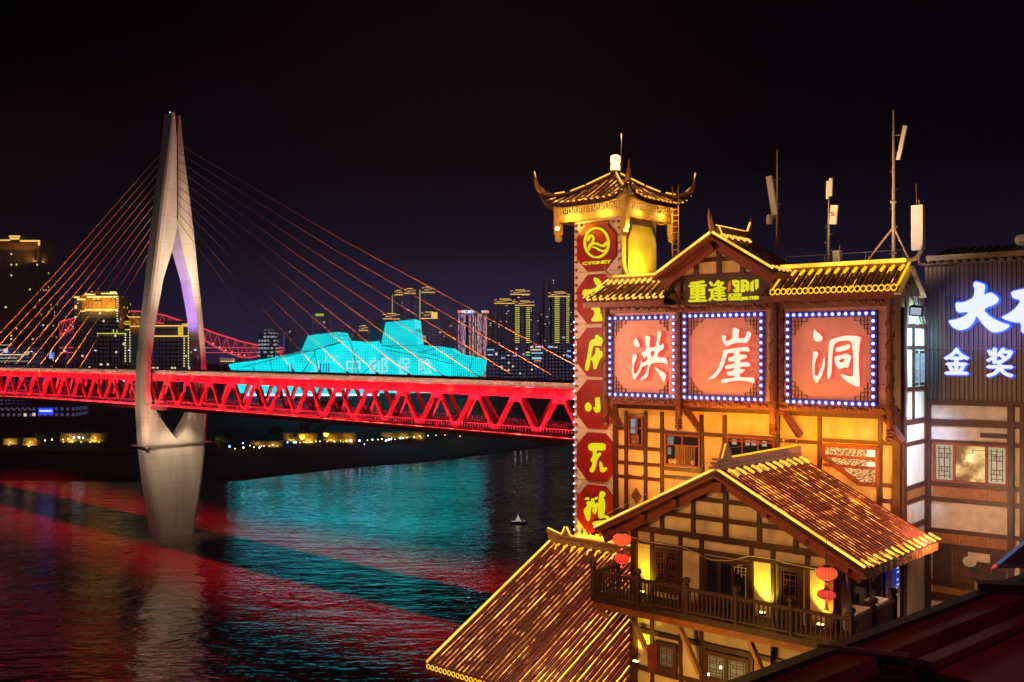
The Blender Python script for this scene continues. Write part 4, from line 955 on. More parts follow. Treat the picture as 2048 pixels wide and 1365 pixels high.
# ---------------------------------------------------------------- gable fronted timber house
def gable_house():
    T = thing('timber_house', 'half timbered gable house with balcony, glowing tile roof and red lanterns', 'house', G, (4.7, 1.6, 46))
    t = 1.6
    zE, zR, sL, sR, sC = 65.85, 68.5, -.65, 10.0, 4.7
    tF, tB = .95, 7.25
    # walls
    b = MB(); b.box(.72, 8.68, t, 7.2, 45.5, zE + .2)
    pr = lambda s: zE + (zR - zE) * (1 - abs(s - sC) / (sR - sC)) - .22
    b.prism([(.72, zE + .201), (8.68, zE + .201), (8.68, pr(8.68)), (sC, pr(sC)), (.72, pr(.72))], 't', t, 7.2)
    wall = b.part('wall', M['plaster'], T)
    # timbers: given by where they stand on the front wall
    tb = MB()
    def hz(u0, u1, v, h=.17, d=.07, uv=None):
        s0 = G.on_t(u0, v, t)[0]; s1 = G.on_t(u1, v, t)[0]; z = G.on_t(uv if uv else u0, v, t)[1]
        tb.box(s0, s1, t - d, t + .01, z - h / 2, z + h / 2); return z
    def vt(u, z0, z1, w=.15, d=.09):
        s = G.on_t(u, 1050, t)[0]; tb.box(s - w / 2, s + w / 2, t - d, t + .01, z0, z1); return s
    zt1 = hz(1266, 1668, 1057, .2, .105, 1290)             # tie beam
    zt2 = hz(1266, 1668, 1084, .13, .10, 1290)             # window head beam
    zu1 = G.on_t(1392, 1034, t)[1]; zu2 = G.on_t(1412, 999, t)[1]
    s = lambda u: G.on_t(u, 1050, t)[0]
    k = (sR - sC) / (zR - zE)
    for z in (zu1, zu2):
        hw = (pr(sC) - z) * k - .05; tb.box(sC - hw, sC + hw, t - .075, t + .01, z - .08, z + .08)
    for u in (1326, 1388, 1453, 1520, 1593):
        ss_ = s(u); top = pr(ss_) - .1; vt(u, zt1 - .12, top, .14 if u != 1453 else .17, .11)
    for u in (1305, 1362, 1404, 1504, 1547, 1616): vt(u, 61.2, zt1 - .1, .14, .08)
    for u in (1262,): tb.box(.70, .96, t - .13, t + .02, 45.5, zE + .3)
    # raking beams under the roof
    for sg in (-1, 1):
        tb.bar((sC, t - .06, zR - .48), (sC + sg * 4.55, t - .06, zR - .48 - 4.55 / k), .12, .2, (0, 1, 0))
    # lower storey
    lz = [G.on_t(1290, v, t)[1] for v in (1262, 1337)]
    tb.box(.96, 8.55, t - .08, t + .01, lz[0] - .08, lz[0] + .08)
    tb.box(.96, 8.55, t - .08, t + .01, lz[1] - .09, lz[1] + .09)
    for u in (1306, 1363, 1404, 1504, 1547, 1616): vt(u, 45.5, 61.19, .13, .085)
    tb.part('timber_frame', M['wood'], wall)
    b = MB(); b.box(8.42, 8.70, t - .14, t + .15, 45.5, zE + .35); b.part('corner_post', M['redwood'], wall)
    # right hand wall boards and openings
    b = MB()
    for t0 in (1.78, 2.9, 4.2, 5.6): b.box(8.69, 8.76, t0, t0 + .14, 59, zE - .1)
    b.box(8.69, 8.77, 1.7, 7.2, 65.1, 65.3); b.part('side_frame', M['wood'], wall)
    for t0, t1 in ((3.04, 4.19), (4.35, 5.59)):
        b = MB(); b.box(8.685, 8.72, t0, t1, 63.65, 65.09); b.part('side_opening', M['glass_dark'], wall)
    # roof
    for sg in (-1, 1):
        se = sC + sg * (sR - sC)
        tiled_slope(T, G, (sC, tF, zR), (sC, tB, zR), (se, tF, zE), (se, tB, zE), 26, rope=M['rope_red'] if sg > 0 else None, seed=3 + sg, tile=.30, rad=.075, rope_r=.018)
    # rope ends along the eave and the ridge: short bright stubs
    b = MB()
    for i in range(13):
        a = tF + .3 + i * .5; b.tube([(sR - .30, a, zE + .26), (sR - .05, a + .03, zE + .13), (sR + .04, a + .16, zE + .06)], .04, 6)
    b.part('eave_light', emit_noise('eave_tips', (1, .42, .05), (1, .6, .06), .9, 2.4, 3, .4, .6), T)
    for i in range(11):
        a = tF + .55 + i * .55; b = MB(); b.tube([(sC + .16, a, zR + .02), (sC + .34, a, zR - .03), (sC + .55, a, zR - .15)], .05, 6); b.part('ridge_stub_light', M['gold_neon'], T)
    # verge boards with their light line
    v = MB()
    for sg in (-1, 1):
        se = sC + sg * (sR - sC)
        v.bar((sC, tF - .03, zR - .16), (se, tF - .03, zE - .16), .08, .36, (0, 1, 0))
        v.bar((sC + sg * .3, tF + .28, zR - .42), (se - sg * .2, tF + .28, zE - .30), .5, .06, (0, 1, 0))
    verge = v.part('verge_board', M['redwood'], T)
    for sg in (-1, 1):
        se = sC + sg * (sR - sC); neon(verge, [(sC + sg * .04, tF - .06, zR + .09), (se, tF - .06, zE + .09)], .042, seg=1.25)
    b = MB(); b.box(sR - .12, sR + .02, tF, tB, zE - .30, zE - .10)
    rr = random.Random(4)
    for i in range(220):
        a = tF + rr.random() * (tB - tF); b.box(sR + .02, sR + .035, a, a + .015, zE - .16 - rr.random() * .16, zE - .02)
    b.part('eave_board', M['orangewood'], T)
    for q in (.35, .62, .9):
        for sg in (-1, 1):
            x_ = sC + sg * q * 5.1; pl = MB(); pl.box(x_ - .12, x_ + .12, tF + .02, t + .3, pr(x_) - .30, pr(x_) - .06); pl.part('purlin', M['redwood'], T)
    pl = MB(); pl.box(sC - .16, sC + .16, tF + .02, t + .3, zR - .75, zR - .4); pl.part('purlin', M['redwood'], T)
    # ridge ornament
    b = MB(); b.prism([(tF + .0, zR + .02), (tB, zR + .02), (tB, zR + .42), (tF + .9, zR + .36), (tF + .0, zR + .30)], 's', sC - .10, sC + .10)
    b.prism([(tF + .35, zR + .36), (tF + .62, zR + .9), (tF + .86, zR + .36)], 's', sC - .14, sC + .14)
    for i in range(3): b.box(sC - .2, sC + .2, tF - .18 + i * .1, tF + .1, zR + .08 + i * .14, zR + .16 + i * .14)
    b.box(sC - .13, sC + .13, tF - .05, tB, zR + .14, zR + .18)
    rd = b.part('ridge', mat('mauve_ridge_plaster', (.30, .17, .19), .7, var=.4, scale=8, bump=.4), T)
    neon(rd, [(sC, tF + .95, zR + .42), (sC, tB - .1, zR + .47)], .035, M['yellow_neon']); neon(rd, [(sC, tF + .62, zR + .92), (sC, tF + .36, zR + .42)], .03, M['yellow_neon']); neon(rd, [(sC, tF + .64, zR + .92), (sC, tF + .9, zR + .42)], .03, M['yellow_neon'])
    wr = MB(); wp = [(sC, tF + 1.0, zR + .75), (sC, tF + 3.0, zR + .72), (sC, tF + 5.0, zR + .76), (sC, tB - .2, zR + .74)]
    wr.tube(wp, .009, 4)
    for q_ in wp: wr.tube([q_, (q_[0], q_[1], zR + .3)], .009, 4)
    wr.tube([(sC - .2, tF + .1, zR + .35), (sC - 2.6, tF + .1, zR - .88), (sC - 5.2, tF + .1, zE + .42)], .008, 4); wr.part('lightning_wire', M['grey'], rd)
    # door, windows
    def win(u0, u1, v0, v1, leaves, name, label, pane, lat=True, fr_m='wood'):
        s0, s1 = s(u0), s(u1); z1 = G.on_t(u0, v0, t)[1]; z0 = G.on_t(u0, v1, t)[1]
        f = MB(); w = .09
        f.box(s0 - w, s1 + w, t - .12, t + .02, z1, z1 + w); f.box(s0 - w, s1 + w, t - .12, t + .02, z0 - w, z0); f.box(s0 - w, s0, t - .12, t + .02, z0, z1); f.box(s1, s1 + w, t - .12, t + .02, z0, z1)
        fo = f.part(name, M[fr_m], T, label=label)
        p = MB(); p.box(s0, s1, t - .03, t + .0, z0, z1); p.part('pane', pane, fo)
        for i in range(leaves):
            a, c = s0 + (s1 - s0) * i / leaves, s0 + (s1 - s0) * (i + 1) / leaves
            l = MB(); l.box(a, a + .07, t - .10, t - .03, z0, z1); l.box(c - .07, c, t - .10, t - .03, z0, z1); l.box(a + .07, c - .07, t - .10, t - .03, z0, z0 + (z1 - z0) * .26); l.box(a + .07, c - .07, t - .10, t - .03, z1 - .07, z1)
            lo = l.part('leaf', M[fr_m], fo)
            if lat: lattice(a + .07, c - .07, z0 + (z1 - z0) * .26, z1 - .07, t - .045, .018, .03).part('lattice', M['redwood'] if fr_m == 'wood' else M['wood'], fo)
        return fo, s0, s1, z0, z1
    win(1312, 1357, 1099, 1176, 2, 'window', 'dark shuttered window with lattice leaves', M['glass_dark'])
    d, s0, s1, z0, z1 = win(1414, 1497, 1116, 1215, 3, 'door', 'wide dark wooden double door', M['glass_dark'], False)
    cr = MB()
    for a, c, e, f in ((.72, .98, .93, .93), (.72, .72, .93, .86), (.80, .80, .97, .80), (.88, .88, .93, .74), (.98, .98, .93, .10), (.80, .98, .86, .86), (.88, .98, .80, .80), (.8, .9, .97, .97)):
        p = (s0 + (s1 - s0) * a, t - .14, z0 + (z1 - z0) * e); q = (s0 + (s1 - s0) * c, t - .14, z0 + (z1 - z0) * f); cr.bar(p, q, .025, .025, (0, 1, 0))
    cr.part('corner_fretwork', M['plaster_dim'], d)
    win(1562, 1601, 1136, 1245, 1, 'window', 'narrow latticed window beside the right glowing panel', M['glass_dark'])
    inw = emit('lit_room_yellow', (1, .80, .28), .55); inn = emit('lit_room_soft', (.75, .62, .22), .22)
    w, s0, s1, z0, z1 = win(1414, 1496, 1304, 1366, 2, 'window', 'lit lattice window below the balcony', inn)
    for a, e in ((.36, .62), (.82, .12), (.95, .40), (.06, .3)):
        b = MB(); b.ball((s0 + (s1 - s0) * a, t - .05, z0 + (z1 - z0) * e), .055, 6); b.part('bulb', emit('room_bulb', (1, .9, .4), 3), w)
    w, s0, s1, z0, z1 = win(1318, 1352, 1286, 1344, 1, 'window', 'open casement below the balcony', emit('lit_room_dull', (.5, .42, .2), .16), True)
    b = MB(); b.bar((s0 - .04, t - .1, (z0 + z1) / 2), (s0 - .22, t - .42, (z0 + z1) / 2), .05, z1 - z0 - .05); b.part('open_leaf', M['redwood'], w)
    win(1630, 1660, 1345, 1375, 1, 'window', None, inn)
    # balcony
    zb = 63.6; b = MB()
    b.box(-.05, 10.0, 0, t - .12, zb - .22, zb); b.box(8.78, 10.0, t - .119, 4.6, zb - .219, zb - .001)
    bal = b.part('balcony', M['blackwood'], T)
    b = MB(); b.box(0.0, 9.95, .03, .28, zb - .46, zb - .221); b.box(9.72, 9.95, .281, 4.5, zb - .46, zb - .221); b.part('edge_beam', M['orangewood'], bal)
    br = MB()
    for sx in (1.5, 3.55, 6.3):
        br.bar((sx, .2, zb - .3), (sx + .12, t - .05, zb - 2.5), .15, .17)
    br.bar((.02, .15, zb - .3), (.76, t - .05, zb - 2.3), .16, .17); br.part('brace', mat('ochre_brace', (.42, .22, .07), .6, var=.25), bal)
    prof = [(.095, 0), (.095, .95), (.12, 1.0), (.07, 1.04), (.125, 1.09), (.14, 1.16), (.12, 1.24), (.05, 1.27)]
    pm = MB(); pm.lathe((0, 0, 0), prof, 10); pm = pm.mesh('post', M['blackwood'])
    posts = [(0, .08), (2.0, .08), (4.03, .08), (5.96, .08), (7.93, .08), (9.9, .08), (9.9, 1.78), (9.9, 3.5), (.0, 1.75)]
    for p in posts: inst('post', pm, bal, (p[0], p[1], zb))
    bm_ = MB(); bm_.box(-.022, .022, -.022, .022, .12, .80); bm_ = bm_.mesh('baluster', M['blackwood'])
    for (p, q) in (((0, .08), (2, .08)), ((2, .08), (4.03, .08)), ((4.03, .08), (5.96, .08)), ((5.96, .08), (7.93, .08)), ((7.93, .08), (9.9, .08)), ((9.9, .08), (9.9, 1.78)), ((9.9, 1.78), (9.9, 3.5)), ((0, .08), (0, 1.75))):
        rb = MB()
        for zz, hh, ww in ((.86, .11, .12), (.10, .07, .07)): rb.bar((p[0], p[1], zb + zz), (q[0], q[1], zb + zz), ww, hh)
        rb.part('handrail', M['blackwood'], bal)
        L = math.hypot(q[0] - p[0], q[1] - p[1]); n = int(L / .152)
        for i in range(1, n):
            a = i / n; inst('baluster', bm_, bal, (p[0] + (q[0] - p[0]) * a, p[1] + (q[1] - p[1]) * a, zb))
    # uplights on the glowing panels
    for u, v0, sz, w, col in ((1284, 1186, 'left', 60, (1, .84, .02)), (1524, 1228, 'middle', 105, (1, .88, .06)), (1641, 1252, 'right', 85, (1, .86, .05)), (1280, 1322, 'low', 60, (1, .80, .05))):
        ss_, z = G.on_t(u, v0, 1.15 if sz != 'low' else 1.4); q = T
        b = MB(); b.box(ss_ - .12, ss_ + .12, 1.05, 1.2, z - .05, z + .04); fx = b.part('uplight', M['black'], T)
        b = MB(); b.box(ss_ - .1, ss_ + .1, 1.07, 1.19, z + .041, z + .07); b.part('lens', emit('uplight_lens', (1, .85, .2), 6), fx)
        lamp('panel_uplight', 'SPOT', G, (ss_, 1.12, z + .1), col, w * 3.6, aim=(ss_, 1.66, z + 1.2), size=.05, angle=80, blend=.9)
    # slack cable across the front
    pts = [G.on_t(u, v, 1.45) for u, v in ((1262, 1074), (1290, 1083), (1365, 1094), (1420, 1120), (1462, 1122), (1500, 1112), (1550, 1120), (1580, 1128), (1640, 1140))]
    b = MB(); b.tube([(p[0], 1.45, p[1]) for p in pts], .014, 5); b.part('cable', M['plaster_dim'], T)
    return T
gable_house()

def lantern(u, v, wpx, hpx, t, top_to, label, col, k):
    s, z = G.on_t(u, v, t); Z = G.W((s, t, z)).y; r, h = wpx / 2 * Z / FPX, hpx / 2 * Z / FPX
    T = thing('red_lantern', label, 'lantern', G, (s, t, z), 'red lanterns on the gable house')
    m, n, l, bs = newmat('lantern_silk')
    bs.inputs['Base Color'].default_value = (.5, .02, .02, 1); bs.inputs['Emission Color'].default_value = col + (1,); bs.inputs['Emission Strength'].default_value = k
    b = MB(); N = 10
    b.lathe((s, t, z), [(max(.28 * r, r * math.sin(math.pi * (i + .6) / (N + .2)) ** .8), -h * math.cos(math.pi * (i + .6) / (N + .2))) for i in range(N)], 40, rib=.07, ribs=1)
    sh = b.part('shade', m, T)
    for i in range(20):
        a = i * 2 * math.pi / 20; w = MB(); w.tube([(s + math.cos(a) * rr_ * .985, t + math.sin(a) * rr_ * .985, z + zz_) for rr_, zz_ in [(max(.28 * r, r * math.sin(math.pi * (q + .6) / (N + .2)) ** .8), -h * math.cos(math.pi * (q + .6) / (N + .2))) for q in range(N)]], .0065, 4); w.part('rib', M['redwood'], sh)
    b = MB(); b.lathe((s, t, z), [(r * .33, h * .93), (r * .33, h * 1.12), (r * .1, h * 1.15)], 14); b.part('cap', M['black'], T); b = MB(); b.lathe((s, t, z), [(r * .3, -h * 1.12), (r * .33, -h * .93)], 14); b.part('cap', M['black'], T)
    b = MB()
    for i in range(9):
        a = i * .7; b.tube([(s + .045 * math.cos(a), t + .045 * math.sin(a), z - h * 1.1), (s + .06 * math.cos(a), t + .06 * math.sin(a), z - h * 1.1 - .34)], .012, 4)
    b.part('tassel', M['wood'], T)
    b = MB(); b.tube([(s, t, z + h * 1.1), (s, t, z + h * 1.1 + top_to)], .01, 5); b.part('cord', M['black'], T)
    lamp('lantern_glow', 'POINT', G, (s, t - .02, z - h * 1.6), (1, .10, .06), 22, size=.05)
lantern(1244, 1079, 37, 25, .75, .35, 'upper pink red lantern at the left corner of the gable house', (1, .11, .03), .85)
lantern(1244, 1118, 30, 20, .75, .35, 'lower deep red lantern at the left corner of the gable house', (1, .05, .02), .85)
lantern(1653, 1147, 44, 27, .75, .9, 'upper large pink lantern at the right corner of the gable house', (1, .13, .05), .85)
lantern(1653, 1190, 37, 20, .75, .4, 'lower pink lantern at the right corner of the gable house', (1, .07, .07), .62)

def aircon(u, v, lb):
    t, z = G.on_s(u, v, 9.05); t = max(.3, t)
    T = thing('air_conditioner', lb, 'air conditioner', G, (9.3, t, 63.62), 'air conditioner units on the balcony')
    b = MB(); b.box(8.95, 9.55, t - .42, t + .42, 63.66, 64.32); c = b.part('casing', M['white_panel'], T)
    g = MB()
    for i in range(9): g.box(9.0, 9.3, t - .435, t - .421, 63.74 + i * .06, 63.77 + i * .06)
    g.lathe((9.56, t, 0), [(.001, 0)], 3) if False else None
    g.part('grille', M['black'], c)
    f = MB()
    for r in (.22, .16, .1): f.tube([(9.565, t + .05 + r * math.cos(a), 64.0 + r * math.sin(a)) for a in (2 * math.pi * k / 16 for k in range(16))], .008, 4, True)
    f.part('fan_guard', M['grey'], c)
    e = MB(); e.box(9.551, 9.556, t + .22, t + .36, 64.12, 64.26); e.part('badge', emit('blue_badge', (.05, .12, .6), .3), c)
    q = MB()
    for dt in (-.3, .3): q.box(8.98, 9.52, t + dt - .03, t + dt + .03, 63.601, 63.66)
    q.part('foot', M['black'], T)
aircon(1703, 1240, 'white air conditioner unit nearest the balcony corner')
aircon(1741, 1222, 'white air conditioner unit farther along the side balcony')
def pipe_():
    b = MB(); b.tube([(8.8, 2.2, 65.6), (8.85, 2.25, 64.8), (8.95, 2.35, 64.3), (9.0, 2.3, 64.1)], .035, 6)
    b.solo('drain_hose', M['plaster_dim'], G, (8.8, 2.2, 64), 'pale hose hanging beside the air conditioner units', 'hose')
pipe_()
def hangsign():
    t, z = G.on_s(1817, 1163, 8.9)
    T = thing('hanging_sign', 'small tilted blue sign with white writing behind the air conditioners', 'sign', G, (8.9, 6.2, 64.5))
    b = MB(); b.hexa([(8.9, 6.0, 64.2), (8.98, 6.0, 64.2), (8.98, 6.4, 64.1), (8.9, 6.4, 64.1)], [(8.9, 6.0, 65.1), (8.98, 6.0, 65.1), (8.98, 6.4, 65.0), (8.9, 6.4, 65.0)]); p = b.part('board', emit('blue_board', (.01, .04, .5), .5), T)
    b = MB()
    for i, z in enumerate((64.3, 64.48, 64.75, 64.9)): b.box(8.981, 8.99, 6.1, 6.32 - .05 * (i % 2), z, z + .05)
    b.part('writing', emit('board_white', (.6, .75, 1), .8), p)
hangsign()

# ---------------------------------------------------------------- lower house with the big glowing roof on the left
def lower_house():
    sL, tR, tE, zR, zE = -5.22, 4.0, -3.46, 64.3, 60.7
    T = thing('tile_roof_house', 'lower house on the left with a big roof striped by golden rope lights', 'house', G, (-2, 0, 46))
    sRt = .66
    k = (zR - zE) / (tR - tE)
    b = MB(); b.box(sL + .5, sRt, tE + .9, tR + 3.0, 45.5, zE + .1); b.prism([(tE + .9, zE + .101), (tR + 3, zE + .101), (tR + 3, zR - .2 - 3 * k), (tR, zR - .22), (tE + .9, zE + .2)], 's', sL + .5, sRt); w = b.part('wall', M['plaster_dim'], T)
    fm = MB(); 
    for sx in (-4.7, -3.2, -1.6): fm.box(sx, sx + .16, tE + .8, tE + .9, 45.5, zE)
    for zz in (57.5, 59.9): fm.box(sL + .5, sRt, tE + .82, tE + .899, zz, zz + .16)
    fm.part('timber_frame', M['wood'], w)
    sX = 4.2; dg = lambda s: 0 if s < -1.0 else (s + 1.0) / (sX + 1.0)
    roof = tiled_slope(T, G, (sL, tR, zR), (sX, tR, zR), (sL, tE, zE), (sX, tE, zE), 41, kst=lambda a: min(.96, dg(sL + (sX - sL) * a)), rope=None, seed=9, tile=.32, rad=.078)
    tiled_slope(T, G, (sL, tR, zR), (sRt, tR, zR), (sL, tR + 3.2, zR - 3.2 * k), (sRt, tR + 3.2, zR - 3.2 * k), 26, seed=10, tile=.32, rad=.078)
    z1 = lambda t: zE + (t - tE) * k
    rnd = random.Random(21); nrm = Vector((0, -k, 1)).normalized()
    for i in range(39):
        s0 = sL + .23 + i * .2298; top = tR - .1 - (tR - tE) * dg(s0)
        mm = M['rope'] if (i in (3, 5, 8, 12, 13) or (i > 16 and i % 3 == 0)) else (M['rope_red'] if i > 16 else M['rope_dim'])
        p = []
        for j in range(10):
            t = top + (tE + .12 - top) * j / 9; sg = 0
            p.append(Vector((s0 + rnd.uniform(-.012, .012), t, z1(t) - sg)) + nrm * (.055 + rnd.uniform(0, .02)))
        q = MB(); q.tube(p, .021 if mm is M['rope'] else .014, 5); q.part('rope_light', mm, roof)
    for i in range(13):                                           # loops of rope over the tile tops
        s0 = sL + .5 + i * .43; q = MB(); q.tube([(s0, tR - .12, zR + .02), (s0 - .02, tR - .3, zR + .0), (s0 + .05, tR - .5, zR - .12)], .042, 6); q.part('ridge_stub_light', M['gold_neon'] if i % 3 else M['yellow_neon'], roof)
    v = MB(); v.bar((sL - .04, tR, zR - .1), (sL - .04, tE, zE - .1), .1, .3); vg = v.part('verge_board', M['redwood'], T)
    neon(vg, [(sL - .06, tR - .1, zR + .11), (sL - .06, tE, zE + .11)], .045, seg=.95)
    # ring shaped neon along the eave
    e = MB(); e.box(sL - .05, sX, tE - .05, tE + .05, zE - .28, zE - .1); eb = e.part('eave_board', M['orangewood'], T)
    n = 41
    for i in range(n):
        s0 = sL + .14 + i * .226
        q = MB(); q.tube([(s0 + .085 * math.cos(a), tE - .09, zE + .0 + .085 * math.sin(a)) for a in (2 * math.pi * j / 10 for j in range(10))], .021, 5, True); q.part('ring_light', M['yellow_neon'], eb)
    # ridge with its upturned end
    b = MB(); b.box(sL + .35, sRt, tR - .12, tR + .12, zR - .05, zR + .34); b.box(sL + .3, sRt, tR - .17, tR + .17, zR + .34, zR + .40); b.box(sL + .3, sRt, tR - .17, tR + .17, zR + .08, zR + .13)
    b.prism([(sL - .18, zR + .62), (sL - .28, zR + .48), (sL - .1, zR + .36), (sL - .18, zR + .24), (sL + .02, zR + .12), (sL + .05, zR - .05), (sL + .35, zR - .05), (sL + .35, zR + .40), (sL + .1, zR + .46)], 't', tR - .13, tR + .13)
    b.prism([(sL + .62, zR + .40), (sL + .8, zR + .78), (sL + .9, zR + .78), (sL + 1.1, zR + .40)], 't', tR - .1, tR + .1)
    rd = b.part('ridge', mat('ochre_ridge_plaster', (.40, .23, .08), .7, var=.4, scale=8, bump=.4), T)
    neon(rd, [(sL - .16, tR - .14, zR + .66), (sL + .62, tR - .14, zR + .47), (sL + .8, tR - .14, zR + .82)], .03); neon(rd, [(sL + .9, tR - .14, zR + .82), (sL + 1.12, tR - .14, zR + .47), (sRt, tR - .14, zR + .45)], .035)
lower_house()
# ---------------------------------------------------------------- sign tower with its little pagoda roof
def bulb_chain(mesh, parent, pts, name='bulb'):
    for p in pts: inst(name, mesh, parent, p)
def tower_sign():
    tF = 8.2; sA = G.on_t(1149, 700, tF)[0]; sB = G.on_t(1244, 700, tF)[0]; W = sB - sA; cS, cT = (sA + sB) / 2, tF + W / 2
    zb = 45.5; zt = G.on_t(1196, 441, tF)[1]
    T = thing('sign_tower', 'tall pale sign tower with red octagon boards and an upswept pagoda roof', 'tower', G, (cS, cT, zb))
    b = MB(); b.box(sA, sB, tF, tF + W, zb, zt); body = b.part('body', mat('cream_cladding', (.60, .47, .40), .7, var=.14, scale=1.2, bump=.05), T)
    j = MB()
    for i in range(9): j.box(sA + .05, sB - .05, tF - .004, tF - .001, zt - 1.0 - i * 2.48 - 1.42, zt - 1.0 - i * 2.48 - 1.405)
    j.part('panel_joint', M['black'], body)
    # raised octagon on the right face
    t0, t1 = tF + .35, tF + W - .15
    o = [(t0 + .35, zt - .25), (t1 - .45, zt - .25), (t1, zt - 1.0), (t1, zt - 2.3), (t1 - .45, zt - 2.95), (t0 + .35, zt - 2.95), (t0, zt - 2.3), (t0, zt - 1.0)]
    b = MB(); b.prism(o, 's', sB - .01, sB + .12); b.part('blank_octagon', M['plaster'], body)
    # six octagon sign boards
    zc = [G.on_t(1195, v, tF)[1] for v in (494, 599, 704.5, 809, 914.5, 1019.5)]
    s0, s1 = G.on_t(1157, 700, tF)[0], G.on_t(1234, 700, tF)[0]; hw = (s1 - s0) / 2; sm = (s0 + s1) / 2; hh = 1.15
    Y = M['letter_yellow']
    boards = []
    for i, z in enumerate(zc):
        c = .62
        b = MB(); b.prism([(sm - hw + c, z + hh), (sm + hw - c, z + hh), (sm + hw, z + hh - c), (sm + hw, z - hh + c), (sm + hw - c, z - hh), (sm - hw + c, z - hh), (sm - hw, z - hh + c), (sm - hw, z + hh - c)], 't', tF - .12, tF + .01)
        boards.append(b.part('sign_board', M['sign_red'], T))
    tp = tF - .12
    def P(loop, off, k, sm_=1):
        return smooth_loop([G.on_t(off[0] + x / k, off[1] + y / k, tp) for x, y in loop], sm_)
    def glyph(i, loops, off, k, name='character'):
        loops_mb([P(l, off, k) for l in loops], tp, .07).part(name, [Y, Y], boards[i])
    o1, k1 = (1150, 440), 13.64
    ring = lambda r: [(603 + (325 + r) * math.cos(a), 628 + (400 + r) * math.sin(a)) for a in (2 * math.pi * q / 40 for q in range(40))]
    glyph(0, [ring(26), ring(-28)], o1, k1, 'emblem_ring')
    glyph(0, [[(370, 608), (343, 545), (375, 450), (450, 398), (520, 430), (550, 520), (515, 600), (545, 618), (620, 620), (720, 680), (800, 668), (890, 570), (925, 625), (880, 690), (800, 750), (720, 735), (620, 685), (510, 680), (430, 745), (405, 850), (365, 790), (380, 700), (440, 640), (495, 540), (480, 465), (440, 475), (405, 545)]], o1, k1, 'swan_emblem')
    glyph(0, [[(462, 762), (530, 722), (620, 750), (720, 822), (830, 820), (880, 790), (850, 850), (780, 885), (680, 862), (600, 800), (530, 768)]], o1, k1, 'wave_emblem')
    a, c = P([(218, 1240), (990, 1095)], o1, k1, 0)
    text_mb('CYGNET', a[0], c[0], a[1], c[1], tp, .05, .03).part('lettering', Y, boards[0])
    o2, k2 = (1150, 540), 6.2
    glyph(1, [[(240, 98), (270, 98), (322, 140), (327, 175), (300, 200), (390, 198), (430, 205), (400, 250), (330, 300), (250, 345), (205, 330), (210, 292), (268, 290), (250, 270), (150, 295), (118, 327), (100, 300), (106, 258), (140, 240), (170, 250), (262, 228), (285, 195), (262, 178), (245, 140)]], o2, k2)
    glyph(1, [[(213, 460), (330, 455), (400, 470), (380, 520), (330, 540), (340, 600), (380, 620), (300, 640), (218, 642), (213, 610), (250, 570), (248, 500), (213, 495)]], o2, k2)
    glyph(2, [[(258, 820), (285, 803), (322, 840), (400, 880), (390, 930), (330, 945), (240, 937), (217, 990), (182, 1200), (165, 1252), (140, 1252), (133, 1200), (168, 1050), (188, 900), (220, 868), (260, 853)]], o2, k2)
    glyph(2, [[(268, 965), (300, 968), (312, 1010), (420, 1015), (415, 1060), (340, 1080), (310, 1110), (266, 1235), (240, 1235), (232, 1140), (198, 1105), (260, 1050)]], o2, k2)
    o3, k3 = (1150, 755), 6.5
    glyph(3, [[(175, 318), (212, 360), (222, 400), (197, 442), (160, 442), (138, 400), (143, 350)]], o3, k3)
    glyph(3, [[(273, 265), (310, 256), (347, 285), (327, 340), (337, 420), (317, 458), (275, 462), (243, 390), (272, 392)]], o3, k3)
    glyph(3, [[(400, 330), (440, 360), (450, 410), (420, 430), (395, 390)]], o3, k3)
    glyph(4, [[(176, 890), (210, 853), (400, 856), (398, 954), (285, 948), (280, 1000), (330, 973), (347, 1000), (292, 1065), (268, 1180), (240, 1238), (202, 1228), (202, 1190), (232, 1150), (238, 1110), (207, 1075), (242, 1020), (244, 960), (195, 948)]], o3, k3)
    glyph(4, [[(332, 1090), (350, 1108), (368, 1178), (417, 1170), (417, 1200), (375, 1238), (338, 1228), (327, 1130)]], o3, k3)
    o4, k4 = (1150, 955), 10.5
    glyph(5, [[(208, 470), (260, 410), (304, 440), (297, 474), (240, 468)]], o4, k4)
    glyph(5, [[(268, 498), (350, 515), (353, 450), (392, 438), (430, 580), (470, 526), (494, 560), (442, 762), (418, 778), (366, 690), (398, 668), (385, 606), (335, 660), (317, 902), (268, 922), (197, 720), (203, 670), (278, 590), (253, 550)], [(262, 715), (283, 715), (280, 770), (265, 760)]], o4, k4)
    glyph(5, [[(412, 430), (484, 403), (484, 440), (447, 478), (412, 462)]], o4, k4)
    glyph(5, [[(530, 320), (580, 283), (643, 330), (632, 400), (582, 430), (628, 465), (638, 620), (610, 800), (700, 808), (745, 880), (700, 892), (640, 842), (530, 873), (508, 830), (498, 720), (508, 520)], [(568, 540), (590, 550), (592, 700), (566, 690)]], o4, k4)
    glyph(5, [[(388, 950), (430, 923), (600, 898), (652, 900), (602, 962), (420, 1013), (378, 985)]], o4, k4)
    # chain of bulbs round the front face
    m = MB(); m.ball((0, 0, 0), .075, 6); mo = m.mesh('bulb', M['bulb_off']); m2 = MB(); m2.ball((0, 0, 0), .05, 6); ml = m2.mesh('bulb', emit('tiny_blue_bulb', (.45, .6, 1), 2.6))
    zz = zt - .45; i = 0; n = int((zz - 58.3) / .37)
    for i in range(n):
        inst('bulb', mo, body, (sA + .15, tF - .07, zz - i * .37))
        if i > 11: inst('blue_bulb', ml, body, (sA + .02, tF - .06, zz - i * .37 + .1))
    for i in range(8): inst('bulb', mo, body, (sB - .12, tF - .07, zz - i * .37))
    for i in range(9): inst('bulb', mo, body, (sA + .15 + i * (W - .3) / 8, tF - .07, zt - .16))
